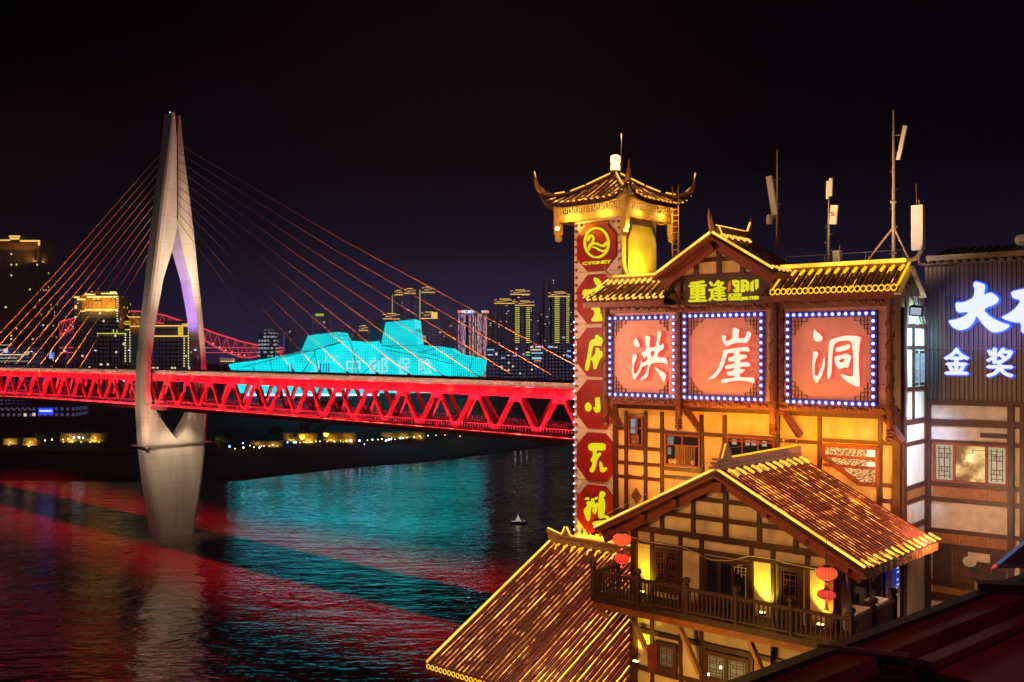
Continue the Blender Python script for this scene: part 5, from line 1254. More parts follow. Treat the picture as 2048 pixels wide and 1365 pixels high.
    for i in range(7): inst('bulb', mo, body, (sA + .15 + i * .36, tF - .07, G.on_t(1170, 1066, tF)[1]))
    # eaves: brackets, fret frieze, beam
    e = MB(); h = 1.95
    for k in (-1, 1):
        e.box(cS - h, cS + h, cT + k * h - .12, cT + k * h + .12, zt - .02, zt + .30)
        e.box(cS + k * h - .12, cS + k * h + .12, cT - h + .13, cT + h - .13, zt - .019, zt + .299)
        e.box(cS - h, cS + h, cT + k * h - .06, cT + k * h + .06, zt + .72, zt + .9)
        e.box(cS + k * h - .06, cS + k * h + .06, cT - h + .07, cT + h - .07, zt + .719, zt + .899)
    e.box(sA, sB, tF, tF + W, zt, zt + 1.0)
    for x in (-1, 1):
        for y in (-1, 1): e.box(cS + x * h - .16, cS + x * h + .16, cT + y * h - .16, cT + y * h + .16, zt - .55, zt + 1.0)
    ev = e.part('eave_frame', mat('ochre_eave_timber', (.46, .27, .09), .6, var=.3), T)
    fz = MB(); fz2 = MB()
    for k in range(24):
        a = cS - h + .2 + k * (2 * h - .4) / 24; zz_ = zt + .36 + (k % 3) * .11
        fz.box(a, a + .15, cT - h - .03, cT - h + .01, zz_, zz_ + .035); fz.box(a, a + .03, cT - h - .03, cT - h + .011, zt + .32, zt + .70)
        c = cT - h + .2 + k * (2 * h - .4) / 24
        fz2.box(cS + h - .01, cS + h + .03, c, c + .15, zz_, zz_ + .035); fz2.box(cS + h - .011, cS + h + .03, c, c + .03, zt + .32, zt + .70)
    fz.box(cS - h + .2, cS + h - .2, cT - h - .025, cT - h + .009, zt + .34, zt + .37); fz2.box(cS + h - .009, cS + h + .025, cT - h + .2, cT + h - .2, zt + .34, zt + .37)
    fz.part('fret_frieze', M['plaster'], ev); fz2.part('fret_frieze', M['plaster'], ev)
    d = MB()
    for x, y in ((-1, -1), (1, -1), (1, 1)):
        for q in (0,):
            d.lathe((cS + x * h, cT + y * h, zt - .95), [(.05, 0), (.15, .06), (.19, .2), (.15, .28), (.2, .34), (.17, .40)], 10)
    d.part('pendant', mat('ochre_pendant', (.42, .25, .10), .6, var=.3), ev)
    # roof: four curved slopes with upswept corners
    H = 2.62; zE, zA = zt + .74, zt + 2.28
    N = 14
    def rp(x, y):                                               # height over the square -1..1
        m_ = max(abs(x), abs(y)); cn = min(abs(x), abs(y)) / max(m_, 1e-6)
        z = zE + (zA - zE) * (1 - m_) ** 1.25 * (1.0) + .75 * m_ ** 6 * cn ** 5
        return Vector((cS + x * H, cT + y * H, z))
    r = MB(); r.cur = 1
    for (ax, sg) in ((0, -1), (0, 1), (1, -1), (1, 1)):
        vs = []; fs = []
        for i in range(N + 1):
            m_ = .03 + .97 * i / N
            for j in range(N + 1):
                q = (-1 + 2 * j / N) * m_
                x, y = (q, sg * m_) if ax == 0 else (sg * m_, q)
                vs.append(rp(x, y))
        o = len(vs)
        vs += [v - Vector((0, 0, .16)) for v in vs]
        for i in range(N):
            for j in range(N):
                a = i * (N + 1) + j; f = (a, a + 1, a + N + 2, a + N + 1); fs.append(f); fs.append(tuple(o + g for g in f[::-1]))
        for j in range(N):
            a = N * (N + 1) + j; fs.append((a, a + 1, o + a + 1, o + a))
        r.add(vs, fs)
    r.cur = 0
    tops = []
    for (ax, sg) in ((0, -1), (1, 1), (0, 1), (1, -1)):
        for k in range(15):
            q = -0.93 + 1.86 * k / 14; pts = []
            m0 = max(abs(q) + .03, .08)
            n_ = max(3, int((1 - m0) * 9))
            for i in range(n_ + 1):
                m_ = m0 + (1.0 - m0) * i / n_
                x, y = (q, sg * m_) if ax == 0 else (sg * m_, q)
                pts.append(rp(x, y) + Vector((0, 0, .03)))
            for a, c in zip(pts, pts[1:]): r.tube([a, a.lerp(c, 1.06)], [.058, .075], 6)
            tops.append((ax, sg, k, pts))
    roof = r.part('pagoda_roof', [M['tile'], M['tilebed']], T)
    rn = random.Random(5)
    for ax, sg, k, pts in tops:
        if (ax, sg) not in ((0, -1), (1, 1)): continue
        off = Vector((.17, 0, .05)) if ax == 0 else Vector((0, .17, .05))
        lit = k in (2, 4, 6, 8, 9, 10, 11, 12) if ax == 0 else True
        ps = [p + off for p in pts]
        q = MB(); q.tube(ps, .016, 5); q.part('rope_light', M['rope_dim'] if not (k in (4, 6) and ax == 0) else M['rope'], roof)
        if lit and len(ps) > 2 or k > 1:
            a = ps[-1]; b_ = ps[-2]; q = MB(); q.tube([b_.lerp(a, .62), a + Vector((0, 0, .02))], .04, 6); q.part('eave_tip_light', M['gold_neon'], roof)
    rg = MB(); tips = []
    for x in (-1, 1):
        for y in (-1, 1):
            pts = [rp(x * m_, y * m_) + Vector((0, 0, .12)) for m_ in (.04, .2, .4, .6, .8, .93, 1.0)]
            d = Vector((x, y, 0)).normalized(); e_ = pts[-1]
            pts += [e_ + d * .10 + Vector((0, 0, .16)), e_ + d * .16 + Vector((0, 0, .42)), e_ + d * .21 + Vector((0, 0, .72))]
            rg.tube(pts, [.10, .10, .10, .10, .11, .13, .14, .11, .07, .03], 7); tips.append((x, y, pts))
    hips = rg.part('hip_ridge', mat('dark_ochre_ridge', (.30, .14, .05), .6, var=.4, scale=8, bump=.3), T)
    for x, y, pts in tips:
        if (x, y) == (-1, 1): continue
        up = Vector((0, 0, .14)); lines = [(pts[0], pts[2]), (pts[2], pts[3]), (pts[3].lerp(pts[4], .3), pts[4])] + ([(pts[5], pts[6]), (pts[8], pts[9])] if x < 0 or y > 0 else [])
        for a, c in lines:
            q = MB(); q.tube([a.lerp(c, .03) + up, a.lerp(c, .95) + up], .035, 6); q.part('neon_tube', M['gold_neon'], hips)
    b = MB(); b.lathe((cS, cT, zA - .15), [(.34, 0), (.36, .12), (.22, .22), (.30, .34), (.26, .40)], 12); fin = b.part('finial', mat('ochre_finial', (.4, .2, .07), .6), T)
    b = MB(); b.lathe((cS, cT, zA + .25), [(.16, 0), (.22, .03), (.22, .28), (.18, .31), (.18, .35), (.23, .38), (.23, .70), (.15, .74)], 10); b.part('lamp', emit('white_hot_lamp', (1, .60, .16), 5), fin)
    lamp('finial_glow', 'POINT', G, (cS, cT, zA + 2.0), (1, .55, .12), 330, size=.2)
    b = MB(); b.tube([(cS + .34, cT, zA + .2), (cS + .36, cT, zA + 2.0)], .012, 5); b.part('lightning_rod', M['grey'], fin)
    # floods of the tower
    yel = (1, .72, .02)
    lamp('tower_side_flood', 'SPOT', G, (sB + .95, tF + .5, zt - 3.0), yel, 760, aim=(sB, tF + 1.2, zt - 1.5), size=.06, angle=100, blend=.9)
    b = MB(); b.box(sB + .8, sB + 1.1, tF + .4, tF + .6, zt - 3.2, zt - 3.08); b.part('floodlight', M['black'], T)
    lamp('tower_eave_flood', 'SPOT', G, (cS - h + .3, cT - h - .5, zt - .55), (1, .70, .03), 420, aim=(cS - .2, cT - h + .1, zt + .7), size=.05, angle=110, blend=.9)
    b = MB(); b.ball((cS - h + .3, cT - h - .45, zt - .35), .10, 6); b.part('floodlight', emit('eave_flood_lens', (1, .7, .15), 6), T)
    lamp('tower_eave_flood', 'POINT', G, (sB + .7, tF - .6, zt - .6), (1, .52, .06), 420, size=.1)
    for q_ in (-.8, .7): lamp('frieze_fill', 'POINT', G, (cS + q_ * 1.3, cT - h - .42, zt + .30), (1, .60, .06), 55, size=.08)  # fill added under the overhang to brighten the fret frieze
    for q_ in (-.8, .7): lamp('frieze_fill', 'POINT', G, (cS + h + .42, cT + q_ * 1.3, zt + .30), (1, .55, .08), 45, size=.08)
    lamp('tower_face_fill', 'POINT', G, (cS - 2.5, tF - 8, 73.5), (1, .50, .30), 3000, size=.5)  # added fill for the cream face, no lamp stands there
    lamp('tower_foot_flood', 'SPOT', G, (cS - .4, tF - 1.2, 62.4), yel, 900, aim=(cS - .2, tF, 64.6), size=.06, angle=95, blend=.9)
tower_sign()
def ladder():
    tF = 8.2; s0 = G.on_t(1345, 450, 10.9); s1 = G.on_t(1357, 450, 10.9)
    zt_, zb_ = G.on_t(1350, 372, 10.9)[1], G.on_t(1350, 520, 10.9)[1]
    b = MB()
    for s_ in (s0[0], s1[0]): b.tube([(s_, 10.9, zb_), (s_, 10.9, zt_)], .035, 6)
    n = 12
    for i in range(n): z = zb_ + .2 + i * (zt_ - zb_ - .5) / (n - 1); b.tube([(s0[0], 10.9, z), (s1[0], 10.9, z)], .024, 5)
    b.solo('ladder', mat('ochre_ladder', (.36, .20, .08), .6), G, (s0[0], 10.9, zb_), 'thin ochre ladder standing against the pagoda roof eave', 'ladder')
ladder()

# ---------------------------------------------------------------- the big sign building
QL, QR, ZE, ZRG = 0.0, 12.83, 74.9, 75.85
def sign_building():
    T = thing('sign_building', 'half timbered building carrying three big lit signs under neon edged roofs', 'building', F, (6.4, 3, 46))
    zp = F.on_t(1486, 815, -.8)[1]                                  # underside of the sign band
    b = MB(); b.box(QL, QR, 0, 9, 45.5, 75.2); b.prism([(3.62, 75.80), (8.30, 75.80), (5.96, 77.16)], 't', -1.25, 1.4); wall = b.part('wall', M['ochre_plaster'], T)
    tb = MB()
    s = lambda u: F.on_t(u, 880, 0)[0]
    def zz(u, v): return F.on_t(u, v, 0)[1]
    def V(u, v0, v1, w=.16): a = s(u); tb.box(a - w / 2, a + w / 2, -.09, .01, zz(u, v1), zz(u, v0))
    def Hb(u0, u1, v, h=.15): z = zz((u0 + u1) / 2, v); tb.box(s(u0), s(u1), -.075, .01, z - h / 2, z + h / 2)
    tb.box(QL, QL + .22, -.11, .02, 45.5, zp); tb.box(QR - .26, QR + .02, -.11, .02, 45.5, zp)
    for u in (1253.5, 1292, 1325): V(u, 825, 1100)
    for u in (1404, 1450, 1556, 1640, 1761): V(u, 830, 1090)
    for u0, u1, v in ((1230, 1253, 857), (1230, 1325, 897), (1230, 1325, 928), (1230, 1325, 956), (1230, 1325, 1024), (1292, 1325, 862), (1325, 1404, 940), (1325, 1404, 956), (1325, 1404, 867), (1404, 1556, 873), (1450, 1640, 880), (1640, 1795, 884), (1761, 1795, 972), (1761, 1795, 1003)):
        Hb(u0, u1, v)
    tb.box(QL, QR, -.10, .015, zp - .3, zp - .08)
    tb.part('timber_frame', M['wood'], wall)
    def win(u0, u1, v0, v1, label, pane, rows=(.4,), cols=(.5,), m='redwood'):
        a, c = s(u0), s(u1); z1, z0 = zz((u0 + u1) / 2, v0), zz((u0 + u1) / 2, v1); f = MB(); w = .09
        f.box(a, c, -.14, .01, z1 - w, z1); f.box(a, c, -.14, .01, z0, z0 + w); f.box(a, a + w, -.14, .01, z0 + w, z1 - w); f.box(c - w, c, -.14, .01, z0 + w, z1 - w)
        for q in cols: x = a + (c - a) * q; f.box(x - .035, x + .035, -.12, .0, z0 + w, z1 - w)
        for q in rows: x = z1 - (z1 - z0) * q; f.box(a + w, c - w, -.118, -.002, x - .03, x + .03)
        fo = f.part('window', M[m], wall, label=label); p = MB(); p.box(a + w, c - w, -.06, -.03, z0 + w, z1 - w); p.part('pane', pane, fo)
        return fo, a, c, z0, z1
    cur = mat('brown_curtain', (.20, .10, .05), .9, var=.5, scale=2, stretch=(8, 1, .1))
    paleb = emit('pale_blue_room', (.25, .52, .62), .55)
    f, a, c, z0, z1 = win(1260, 1289, 833, 892, 'small dark window with a pale blue pane', M['glass_dark'])
    b = MB(); b.box(a + .09, a + .42, -.075, -.061, z0 + .55, z1 - .12); b.part('lit_pane', paleb, f)
    b = MB(); b.box(a + .12, a + .5, -.09, -.076, z0 + .1, z0 + .5); b.part('curtain', cur, f)
    f, a, c, z0, z1 = win(1332, 1403, 869, 934, 'red framed window with drawn curtains', M['glass_dark'], (.34,))
    for k in range(9):
        x = a + .55 + k * .11; b = MB(); b.tube([(x, -.075, z0 + .1), (x + .015, -.08, z1 - .5)], .055, 6); b.part('curtain', cur, f)
    b = MB(); b.box(a + .12, a + .42, -.078, -.061, z1 - .5, z1 - .12); b.box(a + .12, a + .3, -.078, -.061, z0 + .5, z1 - .6); b.part('lit_pane', emit('cool_room', (.25, .28, .28), .5), f)
    for x in (.2, .42, 1.3):
        b = MB(); b.ball((a + .1 + x, -.10, z0 + .22), .13, 6); b.part('round_cushion', mat('straw_cushion', (.5, .32, .16), .8), f)
    f, a, c, z0, z1 = win(1455, 1552, 874, 925, 'half hidden window with white panes behind the roof ridge', M['glass_dark'], (.2,), (.33, .66))
    for q in (.08, .4, .55, .8):
        b = MB(); b.box(a + .1 + (c - a - .3) * q, a + .3 + (c - a - .3) * q, -.075, -.061, z0 + .7, z1 - .15); b.part('lit_pane', emit('cream_room', (.75, .6, .4), .5), f)
    # lit shop window with a cut corner
    shop = emit_noise('lit_shop_goods', (.75, .16, .03), (1, .66, .26), .25, 1.5, 12, .42, .64, 0, (1, 1, 3))
    a, c = s(1648), s(1757); z1, z0 = zz(1702, 893), zz(1702, 966); cut = .95
    pts = [(a, z1), (c, z1), (c, z0), (a + 1.45, z0), (a, z0 + cut)]
    b = MB(); b.prism(pts, 't', -.06, -.03); pn = b.part('shop_window', shop, wall, label='bright shop window with its lower left corner cut off')
    f = MB()
    for p, q in zip(pts, pts[1:] + pts[:1]): f.bar((p[0], -.07, p[1]), (q[0], -.07, q[1]), .16, .13, (0, 1, 0))
    for k in (.30, .55): z = z1 - (z1 - z0) * k; f.box(a + .02, c, -.13, -.061, z - .05, z + .05)
    f.part('frame', M['redwood'], pn)
    for q in (.28, .62):
        g = MB(); z = z1 - (z1 - z0) * (q - .14); g.box(c - .42, c - .1, -.075, -.061, z - .16, z + .12); g.part('white_light', emit('shop_white', (1, 1, .7), 1), pn)
    # ornaments
    z = zz(1273, 992); x = s(1273)
    b = MB()
    for d_ in (0,):
        b.prism([(x, z + .36), (x + .27, z), (x, z - .36), (x - .27, z)], 't', -.05, .0)
    for sx in (-1, 1):
        b.prism([(x + sx * .54, z + .95), (x + sx * .54, z + .55), (x + sx * .36, z + .8), (x + sx * .30, z + .95)], 't', -.04, .0); b.prism([(x + sx * .54, z - .85), (x + sx * .54, z - .55), (x + sx * .36, z - .7), (x + sx * .30, z - .85)], 't', -.04, .0)
    b.part('carved_ornament', M['carved'], wall)
    for u in (1225, 1385, 1583, 1786):
        x = F.on_t(u, 850, -.3)[0]; zt = zp - .1; br = MB(); br.bar((x - .15, -.75, zt), (x + .25, -.06, zt - 1.0), .2, .24); br.part('carved_bracket', M['carved'], T)
    # carved beams above and below the signs
    for name, r0, r1, q0, q1, z0, z1 in (('lower_carved_beam', -1.0, -.75, -.1, QR + .1, zp - .06, zp + .30), ('upper_carved_beam', -1.0, -.75, -.1, 3.3, 74.35, 74.82), ('upper_carved_beam', -1.0, -.75, 8.0, QR + .1, 74.35, 74.82), ('upper_carved_beam', -1.35, -1.05, 3.55, 8.35, 74.32, 74.62)):
        b = MB(); b.box(q0, q1, r0, r1, z0, z1)
        rr = random.Random(int(q1 * 10))
        for i in range(int((q1 - q0) / .13)):
            x = q0 + .06 + i * .13; b.ball((x, r0 - .01, (z0 + z1) / 2 + rr.uniform(-.07, .07)), rr.uniform(.05, .10), 4)
        b.part(name, M['carved'], T)
    b = MB(); b.box(QL, QR, -.75, -.001, zp - .05, zp + .05); b.part('sign_shelf', M['wood'], T)
    # twisted columns with turned ends
    cols = [(1211, -1.05), (1357, -1.15), (1546, -1.25), (1562, -.85), (1780, -1.05)]
    for u, r in cols:
        x = F.on_t(u, 720, r)[0]; b = MB(); z0 = zp - (1.0 if u != 1562 else .2); z1 = 74.9 if u not in (1357, 1546) else 75.6
        b.lathe((x, r, 0), [(.05, z0 - .05), (.15, z0), (.17, z0 + .1), (.12, z0 + .16), (.17, z0 + .22), (.12, z0 + .28), (.17, z0 + .34), (.13, z0 + .42), (.13, z1)], 10)
        n = int((z1 - z0 - .6) * 14)
        for i in range(n):
            a = i * .55; z = z0 + .6 + i / 14; b.ball((x + .11 * math.cos(a), r + .11 * math.sin(a), z), .075, 4)
        b.part('twisted_column', M['carved'], T)
    # backing of the panels
    b = MB(); b.box(QL + .1, 3.45, -.80, -.70, zp + .3, 74.36); b.box(8.3, QR - .05, -.80, -.70, zp + .3, 74.36); b.box(3.451, 8.299, -1.02, -.92, zp + .3, 74.33); sp = b.part('sign_backing', M['salmon'], T)
    j = MB()
    for z in (zp + 1.05, zp + 2.0, zp + 2.95): j.box(QL + .1, 3.44, -.803, -.799, z, z + .02); j.box(8.3, QR - .05, -.803, -.799, z, z + .02); j.box(3.46, 8.29, -1.023, -1.019, z, z + .02)
    for x in (1.1, 2.3): j.box(x, x + .02, -.8035, -.7985, zp + .31, 74.35)
    for x in (9.4, 10.8): j.box(x, x + .02, -.8035, -.7985, zp + .31, 74.35)
    for x in (4.6, 6.2): j.box(x, x + .02, -1.0235, -1.0185, zp + .31, 74.32)
    j.part('panel_joint', M['wood'], sp)
    # roofs
    k = (ZRG - ZE) / 1.45
    for q0, q1, sd, full in ((-.55, 3.55, 31, 0), (8.0, 13.25, 32, 1)):
        tiled_slope(T, F, (q0 + (.55 if not full else 0), -.25, ZRG), (q1, -.25, ZRG), (q0, -1.7, ZE), (q1, -1.7, ZE), 12 if not full else 15, rope=M['rope_dim'], seed=sd, tile=.3, rad=.085, rope_r=.014, sag=.05)
        tiled_slope(T, F, (q0 + (.55 if not full else 0), -.25, ZRG), (q1, -.25, ZRG), (q0, 1.2, ZE), (q1, 1.2, ZE), 12, seed=sd + 5, tile=.3, rad=.085)
        r = MB(); r.box(q0 + (.6 if not full else .1), q1 - .05, -.36, -.14, ZRG - .02, ZRG + .16); rd = r.part('ridge', mat('ochre_ridge', (.4, .22, .07), .6, var=.3), T)
        neon(rd, [(q0 + (.7 if not full else .15), -.37, ZRG + .22), (q1 - .1, -.37, ZRG + .22)], .085 if full else .05, emit_noise('ridge_neon', (1, .50, .03), (1, .62, .05), 1.3, 1.9, 1, .4, .6), seg=1.3)
        e = MB(); e.box(q0 - .02, q1 + .02, -1.72, -1.64, ZE - .3, ZE - .06); e.box(q0, q1, -1.639, -.7, ZE - .24, ZE - .18); ed = e.part('eave_board', M['redwood'], T)
        n = 12 if not full else 15
        for i in range(n):
            x = q0 + (q1 - q0) * (i + .5) / n; b = MB(); x2 = q0 + (.55 if not full else 0) + (q1 - q0 - (.55 if not full else 0)) * (i + .5) / n
            b.tube([(x2, -.42, ZRG + .02), (x2, -.52, ZRG - .02), (x2 - .03, -.72, ZRG - .15)], .06, 6); b.part('ridge_stub_light', M['gold_neon'] if not full else M['yellow_neon'], rd)
            if not full:
                b = MB(); b.tube([(x, -1.5, ZE + .22), (x, -1.66, ZE + .12), (x + .1, -1.76, ZE + .04), (x + .22, -1.7, ZE + .08)], .045, 6); b.part('eave_tip_light', M['gold_neon'], ed)
        if full:
            for i in range(22):
                x = q0 + .5 + i * .222; b = MB(); b.tube([(x + .10 * math.cos(a), -1.78, ZE + .08 + .11 * math.sin(a)) for a in (2 * math.pi * jj / 12 for jj in range(12))], .026, 5, True); b.part('ring_light', M['yellow_neon'], ed)
            neon(ed, [(q1 + .02, -.35, ZRG + .12), (q1 + .02, -1.7, ZE + .16)], .05, M['yellow_neon']); neon(ed, [(q0 + .45, -.35, ZRG + .12), (q0 + .45, -1.7, ZE + .16)], .04, M['yellow_neon'])
            b = MB(); b.bar((q1 + .03, -.25, ZRG - .02), (q1 + .03, -1.75, ZE - .16), .07, .26, (1, 0, 0)); b.bar((q1 + .03, -.25, ZRG - .02), (q1 + .03, 1.25, ZE - .16), .07, .26, (1, 0, 0)); b.part('bargeboard', M['white_panel'], T)
            b = MB(); b.tube([(q1 - .1, -.25, ZRG + .2), (q1 + .25, -.25, ZRG + .28), (q1 + .42, -.25, ZRG + .55), (q1 + .46, -.25, ZRG + .8)], [.1, .09, .06, .02], 7); b.part('upturned_tip', M['white_panel'], rd)
        else:
            neon(ed, [(q0 + .5, -.35, ZRG + .1), (q0 - .02, -1.7, ZE + .14)], .035)
            b = MB(); b.tube([(q0 + .7, -.25, ZRG + .2), (q0 + .4, -.25, ZRG + .26), (q0 + .25, -.25, ZRG + .5), (q0 + .2, -.25, ZRG + .75)], [.1, .09, .06, .02], 7); b.part('upturned_tip', mat('ochre_tip', (.4, .25, .1), .6), rd)
    wr = MB(); wp = [(x_, -.25, ZRG + .62) for x_ in (8.4, 10.0, 11.6, 13.0)]
    wr.tube(wp, .009, 4)
    for q_ in wp: wr.tube([q_, (q_[0], q_[1], ZRG + .15)], .009, 4)
    wr.part('lightning_wire', M['grey'], T)
    # centre gable
    c, hw, ze, za, r0, r1 = 5.96, 2.67, 75.82, 77.42, -1.95, 1.42
    for sg in (-1, 1):
        tiled_slope(T, F, (c, r0, za), (c, r1, za), (c + sg * hw, r0, ze), (c + sg * hw, r1, ze), 15, rope=M['rope_dim'] if sg > 0 else None, seed=40 + sg, tile=.28, rad=.075, rope_r=.013)
    v = MB()
    for sg in (-1, 1):
        v.bar((c, r0 - .03, za - .15), (c + sg * hw, r0 - .03, ze - .15), .08, .34, (0, 1, 0)); v.bar((c + sg * .2, r0 + .35, za - .38), (c + sg * (hw - .1), r0 + .35, ze - .26), .6, .06, (0, 1, 0))
    vg = v.part('verge_board', M['redwood'], T)
    for sg in (-1, 1): neon(vg, [(c + sg * .05, r0 - .06, za + .08), (c + sg * hw, r0 - .06, ze + .08)], .05, seg=1.05)
    e = MB(); e.box(c + hw - .06, c + hw + .02, r0 + .1, r1, ze - .30, ze - .06); ed = e.part('eave_board', M['orangewood'], T)
    for i in range(8):
        a = r0 + .35 + i * .4; b = MB(); b.tube([(c + hw - .22, a, ze + .22), (c + hw, a, ze + .10), (c + hw + .05, a + .12, ze + .03)], .04, 6); b.part('eave_tip_light', M['gold_neon'], ed)
    r = MB(); r.box(c - .1, c + .1, r0 + .15, r1, za, za + .30); r.box(c - .14, c + .14, r0 + .1, r1, za + .30, za + .35)
    for y, d in ((r0 + .1, -1), (r1 - .1, 1)):
        r.tube([(c, y, za + .1), (c, y + d * .12, za + .38), (c, y + d * .3, za + .7), (c, y + d * .36, za + 1.0)], [.16, .14, .09, .03], 7)
    rd = r.part('ridge', mat('ochre_gable_ridge', (.36, .18, .06), .6, var=.4, bump=.3), T)
    neon(rd, [(c, r0 + .35, za + .40), (c, r1 - .3, za + .40)], .03); neon(rd, [(c, r1 - .12, za + .42), (c, r1 + .16, za + .82)], .045); neon(rd, [(c + .17, r0 + .3, za + .35), (c + .2, r0 + .5, za + .05)], .03)
    for i in range(5):
        a = r0 + .55 + i * .55; b = MB(); b.tube([(c + .14, a, za + .04), (c + .28, a, za - .0), (c + .42, a, za - .12)], .055, 6); b.part('ridge_stub_light', M['gold_neon'], rd)
    tb = MB(); t = -1.25
    tb.box(c - 2.1, c + 2.1, t - .1, t + .01, 75.62, 75.84); tb.box(c - 1.25, c + 1.25, t - .09, t + .009, 76.36, 76.52)
    for x, z in ((-.0, 76.95), (-1.05, 76.4), (1.05, 76.4)): tb.box(c + x - .1, c + x + .1, t - .11, t + .008, 75.84, z)
    for sg in (-1, 1): tb.bar((c, t - .06, 77.0), (c + sg * 2.2, t - .06, 77.0 - 2.2 * (za - ze) / hw), .12, .2, (0, 1, 0))
    tb.part('gable_timber', M['wood'], T)
    # warm floods
    lamp('facade_flood', 'SPOT', F, (2.6, -3.6, 66.6), (1, .40, .06), 1300, aim=(2.2, 0, 69.5), size=.15, angle=120, blend=.9)
    lamp('facade_flood', 'AREA', F, (7.0, -2.3, 69.75), (1, .33, .012), 140, aim=(7.0, 0, 70.2), size=4.5, size_y=.15, spread=130)
    lamp('facade_flood', 'AREA', F, (10.8, -2.3, 69.3), (1, .33, .012), 130, aim=(10.8, 0, 69.4), size=3.6, size_y=.15, spread=130)
    lamp('facade_flood', 'SPOT', F, (11.9, -2.4, 67.2), (1, .40, .03), 300, aim=(12.0, 0, 67.0), size=.15, angle=120, blend=.9)
    lamp('gable_flood', 'SPOT', F, (c, -4.2, 74.6), (1, .62, .38), 130, aim=(c, -1.2, 76.4), size=.2, angle=90, blend=.9)
    return zp
ZP = sign_building()

def sign_panel(name_label, loops, off, k, r, box, nrm):
    q0, z1 = F.on_t(box[0], box[1], r); q1, z0 = F.on_t(box[2], box[3], r)
    q0 = F.on_t(box[0], 700, r)[0]; q1 = F.on_t(box[2], 700, r)[0]; um = (box[0] + box[2]) / 2
    z1 = F.on_t(um, box[1], r)[1]; z0 = F.on_t(um, box[3], r)[1]
    T = thing('lit_sign', name_label, 'sign', F, ((q0 + q1) / 2, r, z0), 'big lit character signs')
    b = MB(); b.box(q0 + .12, q1 - .12, r + .06, r + .10, z0 + .12, z1 - .12); b.part('panel', M['salmon'], T)
    f = MB(); w = .09
    f.box(q0 - w, q1 + w, r - .03, r + .05, z1 - w, z1 + w); f.box(q0 - w, q1 + w, r - .03, r + .05, z0 - w, z0 + w); f.box(q0 - w, q0 + w, r - .029, r + .049, z0 + w, z1 - w); f.box(q1 - w, q1 + w, r - .029, r + .049, z0 + w, z1 - w)
    fr = f.part('bulb_frame', mat('dark_bulb_frame', (.05, .02, .03), .5), T)
    m = MB(); m.lathe((0, 0, 0), [(.05, -.06), (.115, -.05), (.118, 0), (.066, .03), (.02, .06)], 10)
    m.mi = [1 if i >= 20 and i < 50 else 0 for i in range(len(m.f))]; m.mi[-2:] = [0, 0]
    for i_ in range(40): m.mi[i_] = 1 if i_ < 30 else 0
    me = bpy.data.meshes.get('sign_bulb') or m.mesh('sign_bulb', [M['bulb'], M['bulb_halo']])
    n = 13 if q1 - q0 > 3.3 else 11
    for i in range(n + 1):
        for z in (z0, z1): inst('bulb', me, fr, (q0 + (q1 - q0) * i / n, r - .08, z), (R(90), 0, 0))
    for i in range(1, 12):
        for q in (q0, q1): inst('bulb', me, fr, (q, r - .08, z0 + (z1 - z0) * i / 12), (R(90), 0, 0))
    # fretwork corners
    for cx, sx in ((q0 + .12, 1), (q1 - .12, -1)):
        for cz, sz in ((z0 + .12, 1), (z1 - .12, -1)):
            c = MB()
            def seg(a, b_, d, e): c.bar((cx + sx * a, r + .03, cz + sz * b_), (cx + sx * d, r + .03, cz + sz * e), .028, .028, (0, 1, 0))
            for a in ((0, .62, .56, .62) if False else (.0, .14, .62, .14), (.0, .30, .40, .30), (.0, .46, .26, .46), (0, .66, .14, .66), (.14, .0, .14, .66), (.26, .0, .26, .46), (.40, .0, .40, .30), (.62, .0, .62, .14)): seg(*a)
            c.part('corner_fretwork', M['wood'], T)
    lp = [smooth_loop([F.on_t(off[0] + x / k, off[1] + y / k, r - .08) for x, y in l], 1) for l in loops]
    loops_mb(lp, r - .0, .12).part('character', [M['letter_white'], M['halo_red']], T)
    # the red tube behind each stroke that throws the halo on the board
    hb = MB()
    for l in lp[:1] + [x for x in lp[1:]]:
        hb.tube([(x, r + .025, z) for x, z in l[::2]], .022, 5, True)
    hb.part('halo_tube', M['halo_red'], T)
    for x, z in (((q0 + q1) / 2, (z0 + z1) / 2),):
        lamp('sign_wash', 'AREA', F, (x, r - 1.3, z), (1, .50, .36), 34, aim=(x, r, z), size=q1 - q0, size_y=z1 - z0, spread=120)
K = 10.5
sign_panel('left big sign with one white character on salmon in blue bulbs',
    [[(235, 280), (205, 320), (190, 400), (215, 455), (255, 470), (315, 460), (320, 440), (290, 350), (260, 295)],
     [(190, 600), (250, 625), (265, 660), (235, 740), (200, 830), (187, 930), (200, 1020), (230, 1030), (260, 1010), (310, 920), (345, 800), (350, 715), (368, 720), (365, 810), (480, 745), (485, 690), (475, 655), (410, 700), (360, 610), (370, 580), (465, 525), (445, 400), (430, 240), (470, 230), (530, 245), (550, 275), (525, 350), (525, 490), (660, 460), (680, 320), (700, 145), (725, 135), (775, 165), (770, 200), (745, 300), (720, 430), (770, 430), (815, 385), (825, 430), (820, 510), (715, 570), (680, 685), (860, 685), (895, 740), (910, 840), (820, 800), (730, 795), (620, 800), (560, 820), (530, 880), (505, 960), (495, 1060), (470, 1100), (390, 1155), (320, 1165), (345, 1120), (420, 1060), (470, 970), (490, 880), (490, 835), (360, 890), (330, 980), (270, 1080), (215, 1155), (180, 1110), (150, 1000), (160, 850), (165, 700)],
     [(555, 560), (615, 545), (630, 560), (615, 650), (570, 680), (548, 600)],
     [(630, 880), (700, 920), (830, 1000), (880, 1060), (870, 1110), (840, 1210), (820, 1200), (780, 1130), (700, 990), (640, 920)]], (1250, 650), K, -.95, (1222, 636, 1349, 791), 0)
